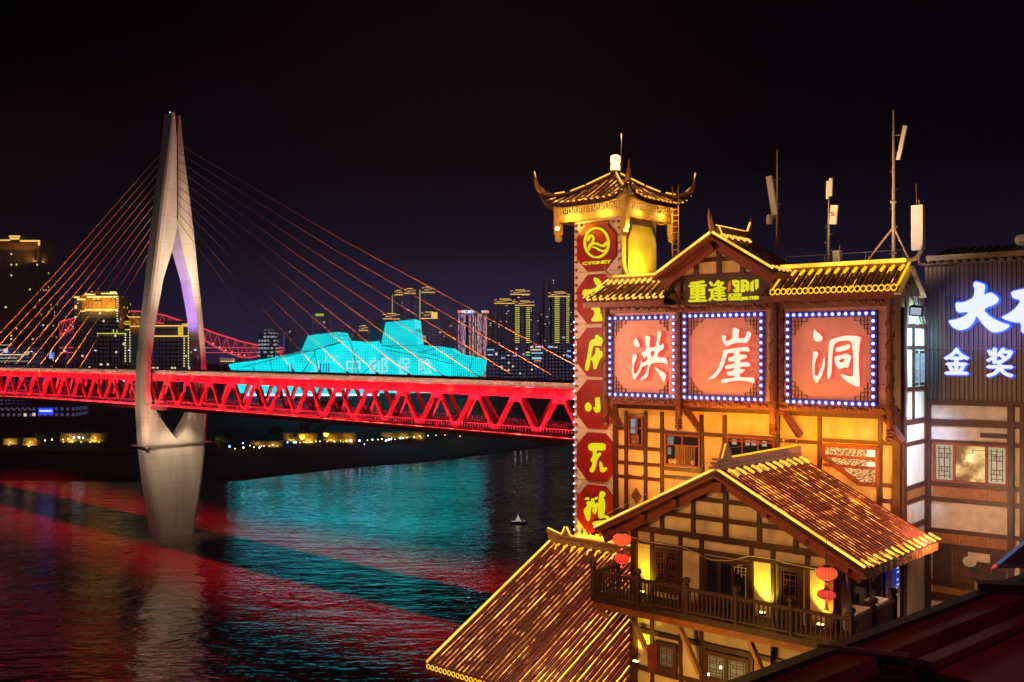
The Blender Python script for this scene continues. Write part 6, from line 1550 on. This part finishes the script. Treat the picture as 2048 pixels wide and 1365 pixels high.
sign_panel('middle big sign with one white character, below the yellow lettered board',
    [[(600, 115), (650, 118), (725, 150), (725, 200), (705, 340), (850, 330), (875, 260), (885, 190), (930, 190), (980, 225), (975, 280), (930, 380), (885, 440), (780, 430), (660, 435), (560, 465), (475, 510), (400, 440), (365, 350), (360, 280), (400, 268), (470, 290), (440, 340), (450, 400), (580, 355), (585, 250)],
     [(385, 580), (470, 575), (640, 545), (870, 515), (915, 525), (950, 580), (945, 618), (830, 605), (735, 612), (735, 680), (870, 680), (890, 720), (885, 750), (745, 790), (745, 840), (910, 835), (960, 870), (965, 900), (945, 930), (745, 935), (745, 985), (840, 985), (855, 1010), (740, 1090), (745, 1155), (900, 1155), (1035, 1160), (1055, 1200), (1050, 1240), (1030, 1285), (930, 1245), (780, 1225), (600, 1235), (375, 1285), (350, 1250), (345, 1200), (380, 1190), (620, 1170), (625, 1110), (490, 1130), (460, 1050), (610, 1010), (630, 955), (450, 990), (415, 910), (620, 870), (635, 810), (515, 835), (485, 745), (625, 710), (610, 635), (480, 650), (455, 750), (410, 880), (330, 1040), (230, 1170), (150, 1195), (80, 1205), (75, 1185), (170, 1120), (270, 990), (350, 800), (380, 680)]], (1410, 645), K, -1.15, (1371, 631, 1524, 797), 0)
sign_panel('right big sign with one white character, nearest the metal clad wall',
    [[(165, 100), (200, 140), (270, 190), (320, 260), (325, 300), (300, 350), (180, 355), (140, 310), (130, 220), (140, 130)],
     [(130, 560), (190, 555), (240, 590), (230, 640), (180, 740), (155, 870), (155, 1040), (180, 1080), (230, 1060), (290, 920), (340, 740), (365, 655), (378, 760), (365, 900), (310, 1080), (200, 1240), (140, 1150), (115, 1020), (110, 850), (118, 680)],
     [(470, 340), (520, 300), (620, 275), (720, 240), (850, 225), (1000, 230), (1100, 250), (1135, 285), (1110, 340), (1095, 500), (1085, 700), (1085, 900), (1105, 1200), (1100, 1310), (1030, 1295), (900, 1230), (780, 1150), (705, 1060), (730, 1030), (830, 1070), (940, 1090), (965, 1060), (970, 900), (965, 600), (940, 420), (910, 340), (800, 330), (690, 340), (600, 380), (560, 450), (535, 600), (520, 800), (515, 1000), (490, 1100), (440, 1150), (425, 1100), (430, 900), (445, 650), (455, 450)],
     [(590, 490), (750, 440), (885, 405), (915, 460), (890, 500), (760, 550), (605, 575)],
     [(585, 660), (700, 640), (820, 600), (890, 625), (935, 680), (900, 770), (870, 900), (770, 895), (670, 945), (610, 860), (575, 750)],
     [(680, 740), (760, 700), (790, 730), (760, 780), (700, 800), (675, 770)]], (1615, 650), K, -.95, (1577, 629, 1748, 806), 0)

def name_board():
    r = -1.2
    s = lambda u: F.on_t(u, 580, r)[0]; z = lambda u, v: F.on_t(u, v, r)[1]
    q0, q1 = s(1366), s(1538); zt, zb = z(1452, 556), z(1452, 607)
    T = thing('name_board', 'dark board with yellow lit writing under the centre gable', 'sign', F, ((q0 + q1) / 2, r, zb))
    b = MB(); b.box(q0, q1, r, r + .12, zb, zt); b.part('board', mat('dark_brown_board', (.05, .018, .010), .5, var=.5), T)
    pu = lambda x, y: (1365 + x / 11.38, 545 + y / 11.38)
    Y = M['letter_yellow']
    def put(txt, x0, x1, y0, y1, bold, name='character', m=None):
        um = pu((x0 + x1) / 2, 0)[0]
        heavy_text(txt, s(pu(x0, 0)[0]), s(pu(x1, 0)[0]), z(um, pu(0, y1)[1]), z(um, pu(0, y0)[1]), r, .07, bold).part(name, m or Y, T)
    put('重', 150, 560, 190, 675, .035); put('逢', 600, 1005, 178, 655, .022)
    def blk(loops, name='numeral', m=None):
        loops_mb([[F.on_t(*pu(x, y), r) for x, y in l] for l in loops], r, .07).part(name, [m or Y, m or Y], T)
    blk([[(1048, 250), (1105, 185), (1105, 380), (1048, 445)]], m=emit('dim_orange_letter', (.75, .15, .01), .7))
    blk([[(1145, 190), (1180, 170), (1260, 175), (1300, 205), (1305, 440), (1285, 458), (1200, 455), (1155, 390), (1230, 385), (1220, 355), (1150, 285)], [(1205, 235), (1255, 235), (1255, 275), (1205, 275)]])
    blk([[(1340, 175), (1440, 165), (1525, 225), (1525, 395), (1480, 440), (1465, 375), (1410, 450), (1340, 455)], [(1400, 235), (1465, 235), (1465, 275), (1400, 275)], [(1400, 345), (1455, 345), (1455, 375), (1400, 375)]])
    blk([[(1560, 250), (1622, 180), (1630, 435), (1560, 432)]]); blk([[(1655, 168), (1732, 160), (1735, 345), (1680, 405)]])
    put('ACTION', 1055, 1345, 480, 558, .006, 'lettering'); put('CHONGQING', 1055, 1505, 560, 650, .006, 'lettering'); put('1980', 1540, 1740, 538, 625, .006, 'lettering')
name_board()

# ---------------------------------------------------------------- white panelled side bay
def side_bay():
    T = thing('side_bay', 'narrow bay of white plaster panels and dark timber left of the metal wall', 'building bay', F, (QR + .1, 1.5, 46))
    x = QR + .03
    z = lambda v, u=1825: F.on_s(u, v, x)[1]
    b = MB(); b.box(QR + .021, x + .02, .28, 2.98, 45.5, z(648)); w = b.part('panel', M['plaster'], T)
    f = MB(); xo = x + .02
    for v, h in ((652, .16), (695, .12), (778, .16), (843, .2), (886, .14), (973, .16), (1001, .14), (1052, .2)): f.box(xo - .01, xo + .07, .28, 2.98, z(v) - h / 2, z(v) + h / 2)
    for t, wd in ((.18, .34), (2.9, .2)): f.box(xo - .012, xo + .09, t - wd / 2, t + wd / 2, 45.5, z(648) + (.6 if t < 1 else 0))
    f.box(xo - .011, xo + .08, 1.25, 1.37, z(843), z(648)); f.part('timber_frame', M['wood'], T)
    b = MB(); b.box(xo, xo + .03, .36, 2.8, z(997), z(976)); b.part('wood_apron', M['orangewood'], T)
    for t0 in (1.5, 2.2):
        lf = MB(); a0, a1, zb, zt = t0, t0 + .55, z(772), z(702); lf.box(xo, xo + .02, a0, a1, zb, zt); lf.part('shutter', M['wood'], T)
        g = MB()
        for k in range(5): g.box(xo + .021, xo + .05, a0 + .05 + k * .11, a0 + .075 + k * .11, zb + .1, zt - .1)
        for k in range(6): g.box(xo + .021, xo + .045, a0 + .05, a1 - .05, zb + .15 + k * .25, zb + .18 + k * .25)
        g.part('lattice', M['grey'], T)
    p = MB()
    for t in (.5, 1.6): p.tube([(x + .1, t, z(650)), (x + .1, t, z(560))], .05, 6)
    p.bar((x + .1, .6, z(560)), (x + .1, 2.6, z(645)), .08, .08); p.tube([(x + .2, -.05, z(830)), (x + .2, -.05, z(600))], .05, 6); p.part('steel_strut', M['grey'], T)
    lamp('cool_wall_light', 'SPOT', F, (QR + 5.0, -1.2, 72.6), (.46, .60, 1), 9000, aim=(QR, 1.5, 69.0), size=.3, angle=42, blend=.9)
    lamp('cool_wall_light', 'SPOT', F, (QR + 4.2, .4, 75.0), (.28, .66, 1), 8000, aim=(QR, 1.5, 72.9), size=.3, angle=48, blend=.9)
side_bay()
def floodfix():
    t, z = F.on_s(1832, 621, QR + .6)
    T = thing('floodlight', 'square floodlight fixture hanging under the white bargeboard', 'floodlight', F, (QR + .6, t, z))
    b = MB(); b.hexa([(QR + .4, t - .22, z - .2), (QR + .9, t - .22, z - .26), (QR + .9, t + .1, z - .2), (QR + .4, t + .1, z - .14)], [(QR + .4, t - .12, z + .16), (QR + .9, t - .12, z + .10), (QR + .9, t + .16, z + .16), (QR + .4, t + .16, z + .22)]); b.part('housing', M['black'], T)
    b = MB(); b.hexa([(QR + .46, t - .235, z - .16), (QR + .84, t - .235, z - .2), (QR + .84, t - .225, z - .2), (QR + .46, t - .225, z - .16)], [(QR + .46, t - .15, z + .11), (QR + .84, t - .15, z + .07), (QR + .84, t - .14, z + .07), (QR + .46, t - .14, z + .11)]); b.part('lens', emit('flood_glass', (.7, .75, .9), .55), T)
    b = MB(); b.tube([(QR + .65, t + .1, z + .2), (QR + .65, t + .1, z + .8)], .03, 6); b.part('bracket', M['grey'], T)
floodfix()
# ---------------------------------------------------------------- metal clad building on the right
def metal_building():
    r = 3.0; q0, q1 = QR + .02, 24.0
    T = thing('restaurant_building', 'corrugated metal clad building with timbered floors at the right edge', 'building', F, (16, 5, 46))
    z = lambda v, u=1930: F.on_t(u, v, r)[1]; s = lambda u: F.on_t(u, 850, r)[0]
    zt, zm = z(528), z(804)
    b = MB(); b.box(q0, q1, r, 13, 45.5, zt + .4); wall = b.part('wall', M['plaster_dim'], T)
    c = MB(); n = int((q1 - q0) / .17)
    for i in range(n):
        x = q0 + .02 + i * .17; c.prism([(x, r), (x + .03, r - .06), (x + .10, r - .06), (x + .13, r)], 'z', zm, zt)
    c.box(q0, q1, r - .012, r - .001, zm, zt); c.box(q0, q1, r - .075, r - .0605, z(697) - .03, z(697) + .02); cl = c.part('metal_cladding', mat('brown_corrugated_metal', (.115, .088, .08), .38, metal=.5, var=.35, scale=1.5, stretch=(1, 1, .15)), T)
    c = MB(); n = int((q1 - q0) / .32)
    zr = zt + .05
    for i in range(n):
        x = q0 + i * .32; c.bar((x, r - .35, zr), (x, r + 3.4, zr + .9), .16, .12)
    c.add([(q0 - .1, r - .35, zr), (q1, r - .35, zr), (q1, r + 3.4, zr + .9), (q0 - .1, r + 3.4, zr + .9), (q0 - .1, r - .35, zr - .06), (q1, r - .35, zr - .06), (q1, r + 3.4, zr + .84), (q0 - .1, r + 3.4, zr + .84)], [(0, 1, 2, 3), (7, 6, 5, 4), (0, 4, 5, 1), (2, 6, 7, 3), (0, 3, 7, 4)])
    c.part('metal_roof', mat('dark_metal_roof', (.10, .085, .085), .45, metal=.3, var=.3), T)
    tb = MB()
    for v, h in ((806, .22), (847, .26), (886, .16), (971, .16), (1003, .18), (1066, .16), (1096, .2), (1172, .2), (1200, .3)): tb.box(q0, q1, r - .09, r + .01, z(v) - h / 2, z(v) + h / 2)
    for u, w in ((1857, .22), (2022, .22), (2046, .2)): tb.box(s(u) - w / 2, s(u) + w / 2, r - .11, r + .012, 45.5, z(806))
    for q in (17.6, 19.4, 21.5): tb.box(q, q + .2, r - .11, r + .012, 45.5, z(806))
    tb.part('timber_frame', M['wood'], wall)
    for v0, v1 in ((976, 1000), (1070, 1092), (1180, 1195)):
        for i in range(3):
            a, e = s(1866) + i * 1.02, s(1866) + i * 1.02 + 1.0; b = MB(); b.box(a, e, r - .05, r - .0, z(v1), z(v0)); b.part('wood_apron', M['orangewood'], wall)
    # lit window with lattice wings
    a, e, z0, z1 = s(1868), s(2018), z(967), z(887)
    f = MB()
    for x0, x1 in ((a, a + .1), (e - .1, e), (a + .74, a + .84), (e - .82, e - .72)): f.box(x0, x1, r - .13, r, z0, z1)
    f.box(a, e, r - .131, r - .001, z1 - .09, z1); f.box(a, e, r - .131, r - .001, z0, z0 + .09)
    fo = f.part('window', M['redwood'], wall, label='lit restaurant window with lattice wings')
    p = MB(); p.box(a + .84, e - .82, r - .06, r - .03, z0 + .09, z1 - .09)
    p.part('pane', emit_noise('lit_dining_room', (.42, .16, .03), (1, .74, .30), .45, 1.4, 1.6, .35, .62), fo)
    for x0, x1 in ((a + .1, a + .74), (e - .72, e - .1)):
        p = MB(); p.box(x0, x1, r - .06, r - .03, z0 + .09, z1 - .09); p.part('paper_pane', emit('lit_paper_pane', (.8, .68, .42), .5), fo)
        lattice(x0 + .05, x1 - .05, z0 + .15, z1 - .15, r - .07, .028, .03).part('lattice', M['wood'], fo)
    b = MB()
    for i in range(6): x = a + .9 + i * .28; b.bar((x, r - .08, z1 - .12 - (.5 if i in (0, 5) else .25 if i in (1, 4) else .12)), (x + .28, r - .08, z1 - .12 - (.5 if i in (0, 5) else .25 if i in (1, 4) else .12)), .02, .02, (0, 1, 0))
    for i, (h0, h1) in enumerate(((.5, .25), (.25, .12), (.12, .12), (.12, .25), (.25, .5))): x = a + .9 + (i + 1) * .28; b.bar((x, r - .08, z1 - .12 - h0 - .01), (x, r - .08, z1 - .12 - h1 + .0101), .02, .02, (0, 1, 0))
    b.part('valance_line', M['black'], fo)
    b = MB(); b.box(s(1961), s(2014), r - .06, r, z(874), z(865)); b.part('vent_slot', M['black'], wall)
    for x0, x1 in ((s(1866), s(1904)), (s(1983), s(2013))):
        b = MB(); b.box(x0, x1, r - .045, r - .0, z(1171), z(1098)); b.part('dark_boarding', M['blackwood'], wall)
    b = MB(); b.box(s(1905), s(1982), r - .04, r - .0, z(1168), z(1100)); mu = b.part('painted_panel', mat('mural_ground', (.09, .035, .012), .8, var=.6, scale=3), wall)
    for (u, v, rr, m_) in ((1940, 1122, .26, 'plaster_dim'), (1936, 1128, .12, 'black'), (1950, 1136, .16, 'black')):
        b = MB(); x, zz_ = s(u), z(v); b.prism([(x + rr * math.cos(k), zz_ + rr * .8 * math.sin(k)) for k in (2 * math.pi * i / 12 for i in range(12))], 't', r - .06 - .004 * rr, r - .041); b.part('painted_shape', M[m_], mu)
    b = MB(); b.box(s(1937), s(1981), r - .075, r - .06, z(1120), z(1103)); b.part('blank_notice', M['plaster'], mu)
    # letters
    off, k = (1880, 540), 5.69
    blue = emit('blue_letter_edge', (.02, .09, 1), 1.5); white = emit('white_channel_letter', (.80, .86, .90), 1.0)
    def L(loops, name='character'):
        lp = [smooth_loop([F.on_t(off[0] + x / k, off[1] + y / k, r - .25) for x, y in l]) for l in loops]
        loops_mb(lp, r - .07, .06, .055).part('letter_rim', [blue, blue], cl)
        loops_mb([smooth_loop([F.on_t(off[0] + x / k, off[1] + y / k, r - .25) for x, y in l]) for l in loops], r - .10, .18).part(name, [white, blue], cl)
    L([[(390, 140), (415, 135), (525, 170), (500, 290), (570, 255), (640, 290), (678, 340), (640, 390), (490, 450), (580, 540), (700, 600), (810, 630), (740, 690), (620, 718), (560, 690), (480, 610), (415, 520), (390, 600), (320, 670), (220, 692), (140, 650), (92, 578), (180, 567), (280, 530), (335, 480), (190, 490), (173, 370), (260, 375), (385, 320), (398, 210), (378, 180)]])
    L([[(805, 250), (956, 215), (1150, 175), (1150, 255), (1020, 340), (1010, 430), (1010, 720), (925, 720), (925, 600), (860, 600), (760, 575), (695, 540), (780, 500), (870, 430), (925, 345), (830, 325)]])
    for ch, x0, x1, y0, y1 in (('金', 60, 352, 885, 1195), ('奖', 540, 855, 885, 1225)):
        um = off[0] + (x0 + x1) / 2 / k
        w = heavy_text(ch, s(off[0] + x0 / k), s(off[0] + x1 / k), F.on_t(um, off[1] + y1 / k, r)[1], F.on_t(um, off[1] + y0 / k, r)[1], r - .10, .12, .045)
        w.part('character', [white, blue], cl)
        rim = heavy_text(ch, s(off[0] + x0 / k) - .05, s(off[0] + x1 / k) + .05, F.on_t(um, off[1] + y1 / k, r)[1] - .05, F.on_t(um, off[1] + y0 / k, r)[1] + .05, r - .075, .02, .085)
        rim.part('letter_rim', [blue, blue], cl)
    lamp('letter_spill', 'AREA', F, (14.9, r - 1.2, z(640)), (.10, .20, 1), 46, aim=(14.9, r, z(640)), size=2.6, size_y=2.4, spread=140)
    lamp('wall_spill', 'POINT', F, (15, r - 5.5, 66.5), (1, .58, .36), 900, size=.5)
    lamp('wall_spill', 'POINT', F, (14.6, r - 3.2, 73.6), (1, .50, .30), 25, size=.4)
metal_building()
def rooftop_vent():
    q, z = F.on_t(2045, 490, 6.0)
    T = thing('roof_ventilator', 'pale turbine ventilator on the corrugated roof at the right edge', 'ventilator', F, (q, 6, z - .3))
    b = MB(); b.lathe((q, 6, z - .35), [(.18, 0), (.18, .35)], 12); b.part('pipe', M['white_panel'], T)
    b = MB(); b.lathe((q, 6, z), [(.2, 0), (.30, .12), (.31, .25), (.22, .38), (.05, .42)], 14, rib=.1, ribs=1); b.part('turbine', M['white_panel'], T)
rooftop_vent()
# ---------------------------------------------------------------- antenna masts on the roof
def masts():
    r = 2.6
    P = lambda u, v: (lambda a: (a[0], r, a[1]))(F.on_t(u, v, r))
    def mast(label, u, v0, v1, rad=.05, tip=None):
        T = thing('antenna_mast', label, 'antenna mast', F, P(u, v1), 'antenna masts on the roof')
        b = MB(); p, q = P(u, v1), P(u, v0); b.tube([p, (p[0], r, p[2] + (q[2] - p[2]) * .62), (p[0], r, q[2])], [rad, rad * .8, rad * .4], 7)
        for i in range(6):
            zz = p[2] + (q[2] - p[2]) * (.12 + i * .12); b.tube([(p[0], r, zz), (p[0] + (.13 if i % 2 else -.13), r, zz), (p[0] + (.15 if i % 2 else -.15), r, zz + .07)], .014, 4)
        b.part('pole', M['mast'], T); return T
    def panel(T, uv0, uv1, w, name='panel_antenna', d=.12):
        a, c = Vector(P(*uv0)), Vector(P(*uv1)); b = MB(); b.bar(a, c, w, d, (0, 1, 0)); return b.part(name, M['white_panel'], T)
    M['mast'] = mat('ochre_grey_mast', (.34, .23, .15), .5, var=.3)
    T = mast('antenna mast with a tilted panel and small dish above the centre gable', 1554, 300, 512)
    panel(T, (1538, 353), (1550, 431), .26)
    x = P(1541, 440); b = MB(); b.lathe((x[0], r - .1, x[2]), [(.02, -.22), (.12, -.2), (.14, 0), (.12, .2), (.02, .22)], 12); b.part('dish', M['white_panel'], T)
    b = MB(); p = P(1554, 362); q = P(1545, 358); b.tube([p, q], .025, 5); p = P(1554, 432); q = P(1546, 436); b.tube([p, q], .04, 5); b.tube([P(1554, 470), P(1570, 515)], .03, 5); b.part('bracket', M['mast'], T)
    T = mast('antenna mast with a white box lettered 5G and a stub antenna', 1657, 400, 535, .055)
    panel(T, (1662, 357), (1661, 393), .13); panel(T, (1656, 363), (1655, 398), .10)
    pb = panel(T, (1669, 411), (1666, 449), .30, 'equipment_box', .1)
    a, c = F.on_t(1661.5, 433, r - .06), F.on_t(1668, 424, r - .06); text_mb('5', a[0], c[0], a[1], c[1], r - .06, .02, .03).part('lettering', mat('blue_print', (.03, .06, .28), .5), pb)
    a, c = F.on_t(1668.5, 434, r - .06), F.on_t(1675, 426, r - .06); text_mb('G', a[0], c[0], a[1], c[1], r - .06, .02, .01).part('lettering', mat('orange_print', (.5, .22, .06), .5), pb)
    T = mast('tallest antenna mast with two raking stays and a tilted slim panel', 1787, 220, 530, .075)
    panel(T, (1811, 252), (1797, 320), .16)
    b = MB()
    for u, v in ((1803, 270), (1796, 318)): b.tube([P(1787, v + 2), P(u, v)], .022, 5)
    b.part('bracket', M['mast'], T)
    for u in (1730, 1822): b = MB(); b.tube([P(1787, 455), P(u, 528)], .045, 6); b.part('stay', M['mast'], T)
    b = MB(); p = P(1787, 405); b.lathe((p[0], r, p[2] - .08), [(.07, 0), (.13, .05), (.13, .12), (.07, .16)], 8); p = P(1787, 508); b.lathe((p[0], r, p[2] - .08), [(.07, 0), (.14, .05), (.14, .12), (.07, .16)], 8); b.part('collar', M['mast'], T)
    T = mast('lone white antenna cabinet on a post right of the tallest mast', 1838, 400, 530, .05)
    b = MB(); a, c = P(1826, 502), P(1849, 411); b.box(a[0], c[0], r - .25, r + .1, a[2], c[2]); b.part('cabinet', M['white_panel'], T)
    b = MB(); p, q = P(1833, 411), P(1832, 368); b.tube([p, q], .012, 4); b.part('whip', M['mast'], T)
    T = thing('roof_cabinet', 'small pale cabinet on the roof beside the mast lettered 5G', 'cabinet', F, P(1667, 535))
    a, c = P(1660, 535), P(1674, 500); b = MB(); b.box(a[0], c[0], r + .3, r + .6, a[2], c[2]); b.part('casing', M['white_panel'], T)
    b = MB(); p = P(1672, 500); b.tube([(p[0], r + .4, p[2]), (p[0], r + .4, p[2] + .25)], .012, 4); b.part('whip', M['mast'], T)
    lamp('roof_amber_spill', 'SPOT', F, (10.2, -1.4, 77.6), (1, .62, .3), 1300, aim=(10.4, r, 79.6), size=.3, angle=100, blend=.9)
    lamp('roof_amber_spill', 'SPOT', F, (11.5, -2.2, 77.0), (1, .7, .5), 900, aim=(12, r, 78.2), size=.3, angle=70, blend=.9)
masts()
# ---------------------------------------------------------------- dark roof in the foreground, small canopy
def fore_roof():
    A = Fr(0, 0, 41.6)                                        # s runs along the seams, t to the left of them
    zp = 70.1
    def at(u, v): Z = (CH - zp) * FPX / (v - HZ); return A.L((u - CX) / FPX * Z, Z)
    T = thing('metal_roof', 'dark red metal roof in the right foreground with raised seams', 'roof', A, (9, -4, zp - 1))
    m = mat('dull_red_metal_sheet', (.17, .055, .048), .42, metal=.2, var=.35, scale=1.2, bump=.05)
    s0, t0 = at(1812, 1308); e0, f0 = at(1748, 1283)
    tl = f0                                                    # left edge line
    # ridge cap strip on the left edge
    b = MB(); b.box(2.0, 22, tl - .28, tl - .02, zp - .2, zp + .02); b.part('edge_cap', m, T)
    b = MB(); b.box(2.0, 22, tl - .02, tl + .10, zp - .4, zp + .07); b.part('edge_rail', M['black'], T)
    b = MB(); b.box(2.0, 22, tl - .46, tl - .28, zp - .5, zp - .12); b.part('gutter', M['black'], T)
    b = MB(); b.box(s0, 24, tl - .60, tl - .465, zp - .10, zp - .02); b.part('sheet', m, T)
    t = tl - .62
    for i in range(5):
        b = MB(); b.add([(s0 + .1 * i, t, zp - .1), (26, t, zp - .1), (26, t - 1.0, zp - .1 - .02), (s0 + .1 + .1 * i, t - 1.0, zp - .12), (s0 + .1 * i, t, zp - .16), (26, t, zp - .16), (26, t - 1.0, zp - .18), (s0 + .1 + .1 * i, t - 1.0, zp - .18)], [(3, 2, 1, 0), (4, 5, 6, 7), (0, 1, 5, 4), (1, 2, 6, 5), (2, 3, 7, 6), (3, 0, 4, 7)]); b.part('sheet', m, T)
        b = MB(); b.box(s0 + .1 * i, 26, t - 1.06, t - 1.0, zp - .22, zp - .06); b.part('seam', M['black'], T); t -= 1.06
    b = MB(); b.box(s0 - .25, s0 + .0, tl - 6, tl - .3, zp - 3, zp - .25); b.part('fascia', M['black'], T)
    # cross ridge with a round end
    c0 = at(1634, 1306); b = MB(); b.tube([(c0[0], c0[1] + .0, zp + .02), (c0[0] + .4, c0[1] - .62, zp + .0)], .06, 10); b.part('ridge_roll', M['black'], T)
    c0 = at(1952, 1186); b = MB(); b.bar((c0[0], c0[1], zp + .05), (c0[0] + .9, c0[1] - 1.4, zp + .1), .2, .14); b.part('cross_cap', M['black'], T)
    lamp('red_spill', 'AREA', WF, (4.6, 6.5, 74.6), (1, .20, .13), 60, aim=(4.4, 9.5, 70.1), size=.8)
    return T
fore_roof()
def canopy():
    Z = 14.0
    def p(u, v, Z=Z): return ((u - CX) / FPX * Z, Z, CH + (HZ - v) / FPX * Z)
    a, b_, c = p(1992, 1131), p(2075, 1064, 14.6), p(2075, 1131)
    T = thing('glass_canopy', 'small tilted canopy with a blue lit edge at the right frame edge', 'canopy', WF, a)
    d = tuple(Vector(c) + Vector(b_) - Vector(a) + Vector((1.0, .4, 0)))
    m = MB(); m.add([a, c, d, b_] + [tuple(Vector(q) - Vector((0, 0, .04))) for q in (a, c, d, b_)], [(0, 1, 2, 3), (7, 6, 5, 4), (0, 4, 5, 1), (1, 5, 6, 2), (2, 6, 7, 3), (3, 7, 4, 0)]); m.part('sheet', mat('mauve_glass_sheet', (.22, .13, .16), .3, var=.3), T)
    m = MB(); m.tube([a, b_], .022, 6); m.part('lit_edge', emit('blue_edge_tube', (.22, .30, .7), .3), T)
    m = MB(); m.tube([a, c], .015, 6); q = Vector(a).lerp(Vector(b_), .5); m.tube([tuple(q), tuple(q + Vector(c) - Vector(a))], .012, 5); m.part('rib', M['grey'], T)
    q = Vector(a); m = MB(); m.tube([tuple(q), tuple(q + Vector((-.07, 0, -.05)))], [.03, .005], 6); m.part('red_tip', emit('red_tip', (1, .06, .05), .7), T)
    e = Vector(c); m = MB(); m.tube([tuple(e + Vector((.3, .1, 0))), tuple(e + Vector((.3, .1, -2.6)))], .05, 6); m.part('post', M['black'], T)
canopy()
# ---------------------------------------------------------------- unseen fill lights added for the front of the gable house
lamp('gable_front_fill', 'POINT', G, (7.5, -9.5, 71.5), (1, .48, .15), 2000, size=.6)
lamp('gable_front_fill', 'POINT', G, (1.0, -8.5, 69.0), (1, .48, .15), 1100, size=.6)
lamp('gable_front_fill', 'POINT', G, (4.5, -4.5, 59.6), (1, .52, .08), 1300, size=.4)
lamp('sign_front_lamp', 'POINT', F, (5.5, -9.5, 74.5), (1, .42, .24), 250, size=.6)

# ---------------------------------------------------------------- humid night air over the river
def haze():
    m = bpy.data.materials.new('haze_air'); m.use_nodes = True; n = m.node_tree.nodes; l = m.node_tree.links
    n.remove(n['Principled BSDF']); v = n.new('ShaderNodeVolumePrincipled')
    v.inputs['Color'].default_value = (.45, .52, 1, 1); v.inputs['Density'].default_value = .00018; v.inputs['Anisotropy'].default_value = .3
    l.new(v.outputs[0], n['Material Output'].inputs['Volume'])
    MB().box(-3100, 3100, -80, 3200, -4, 200).solo('haze', m, WF, (0, 0, 0), kind='stuff')
haze()
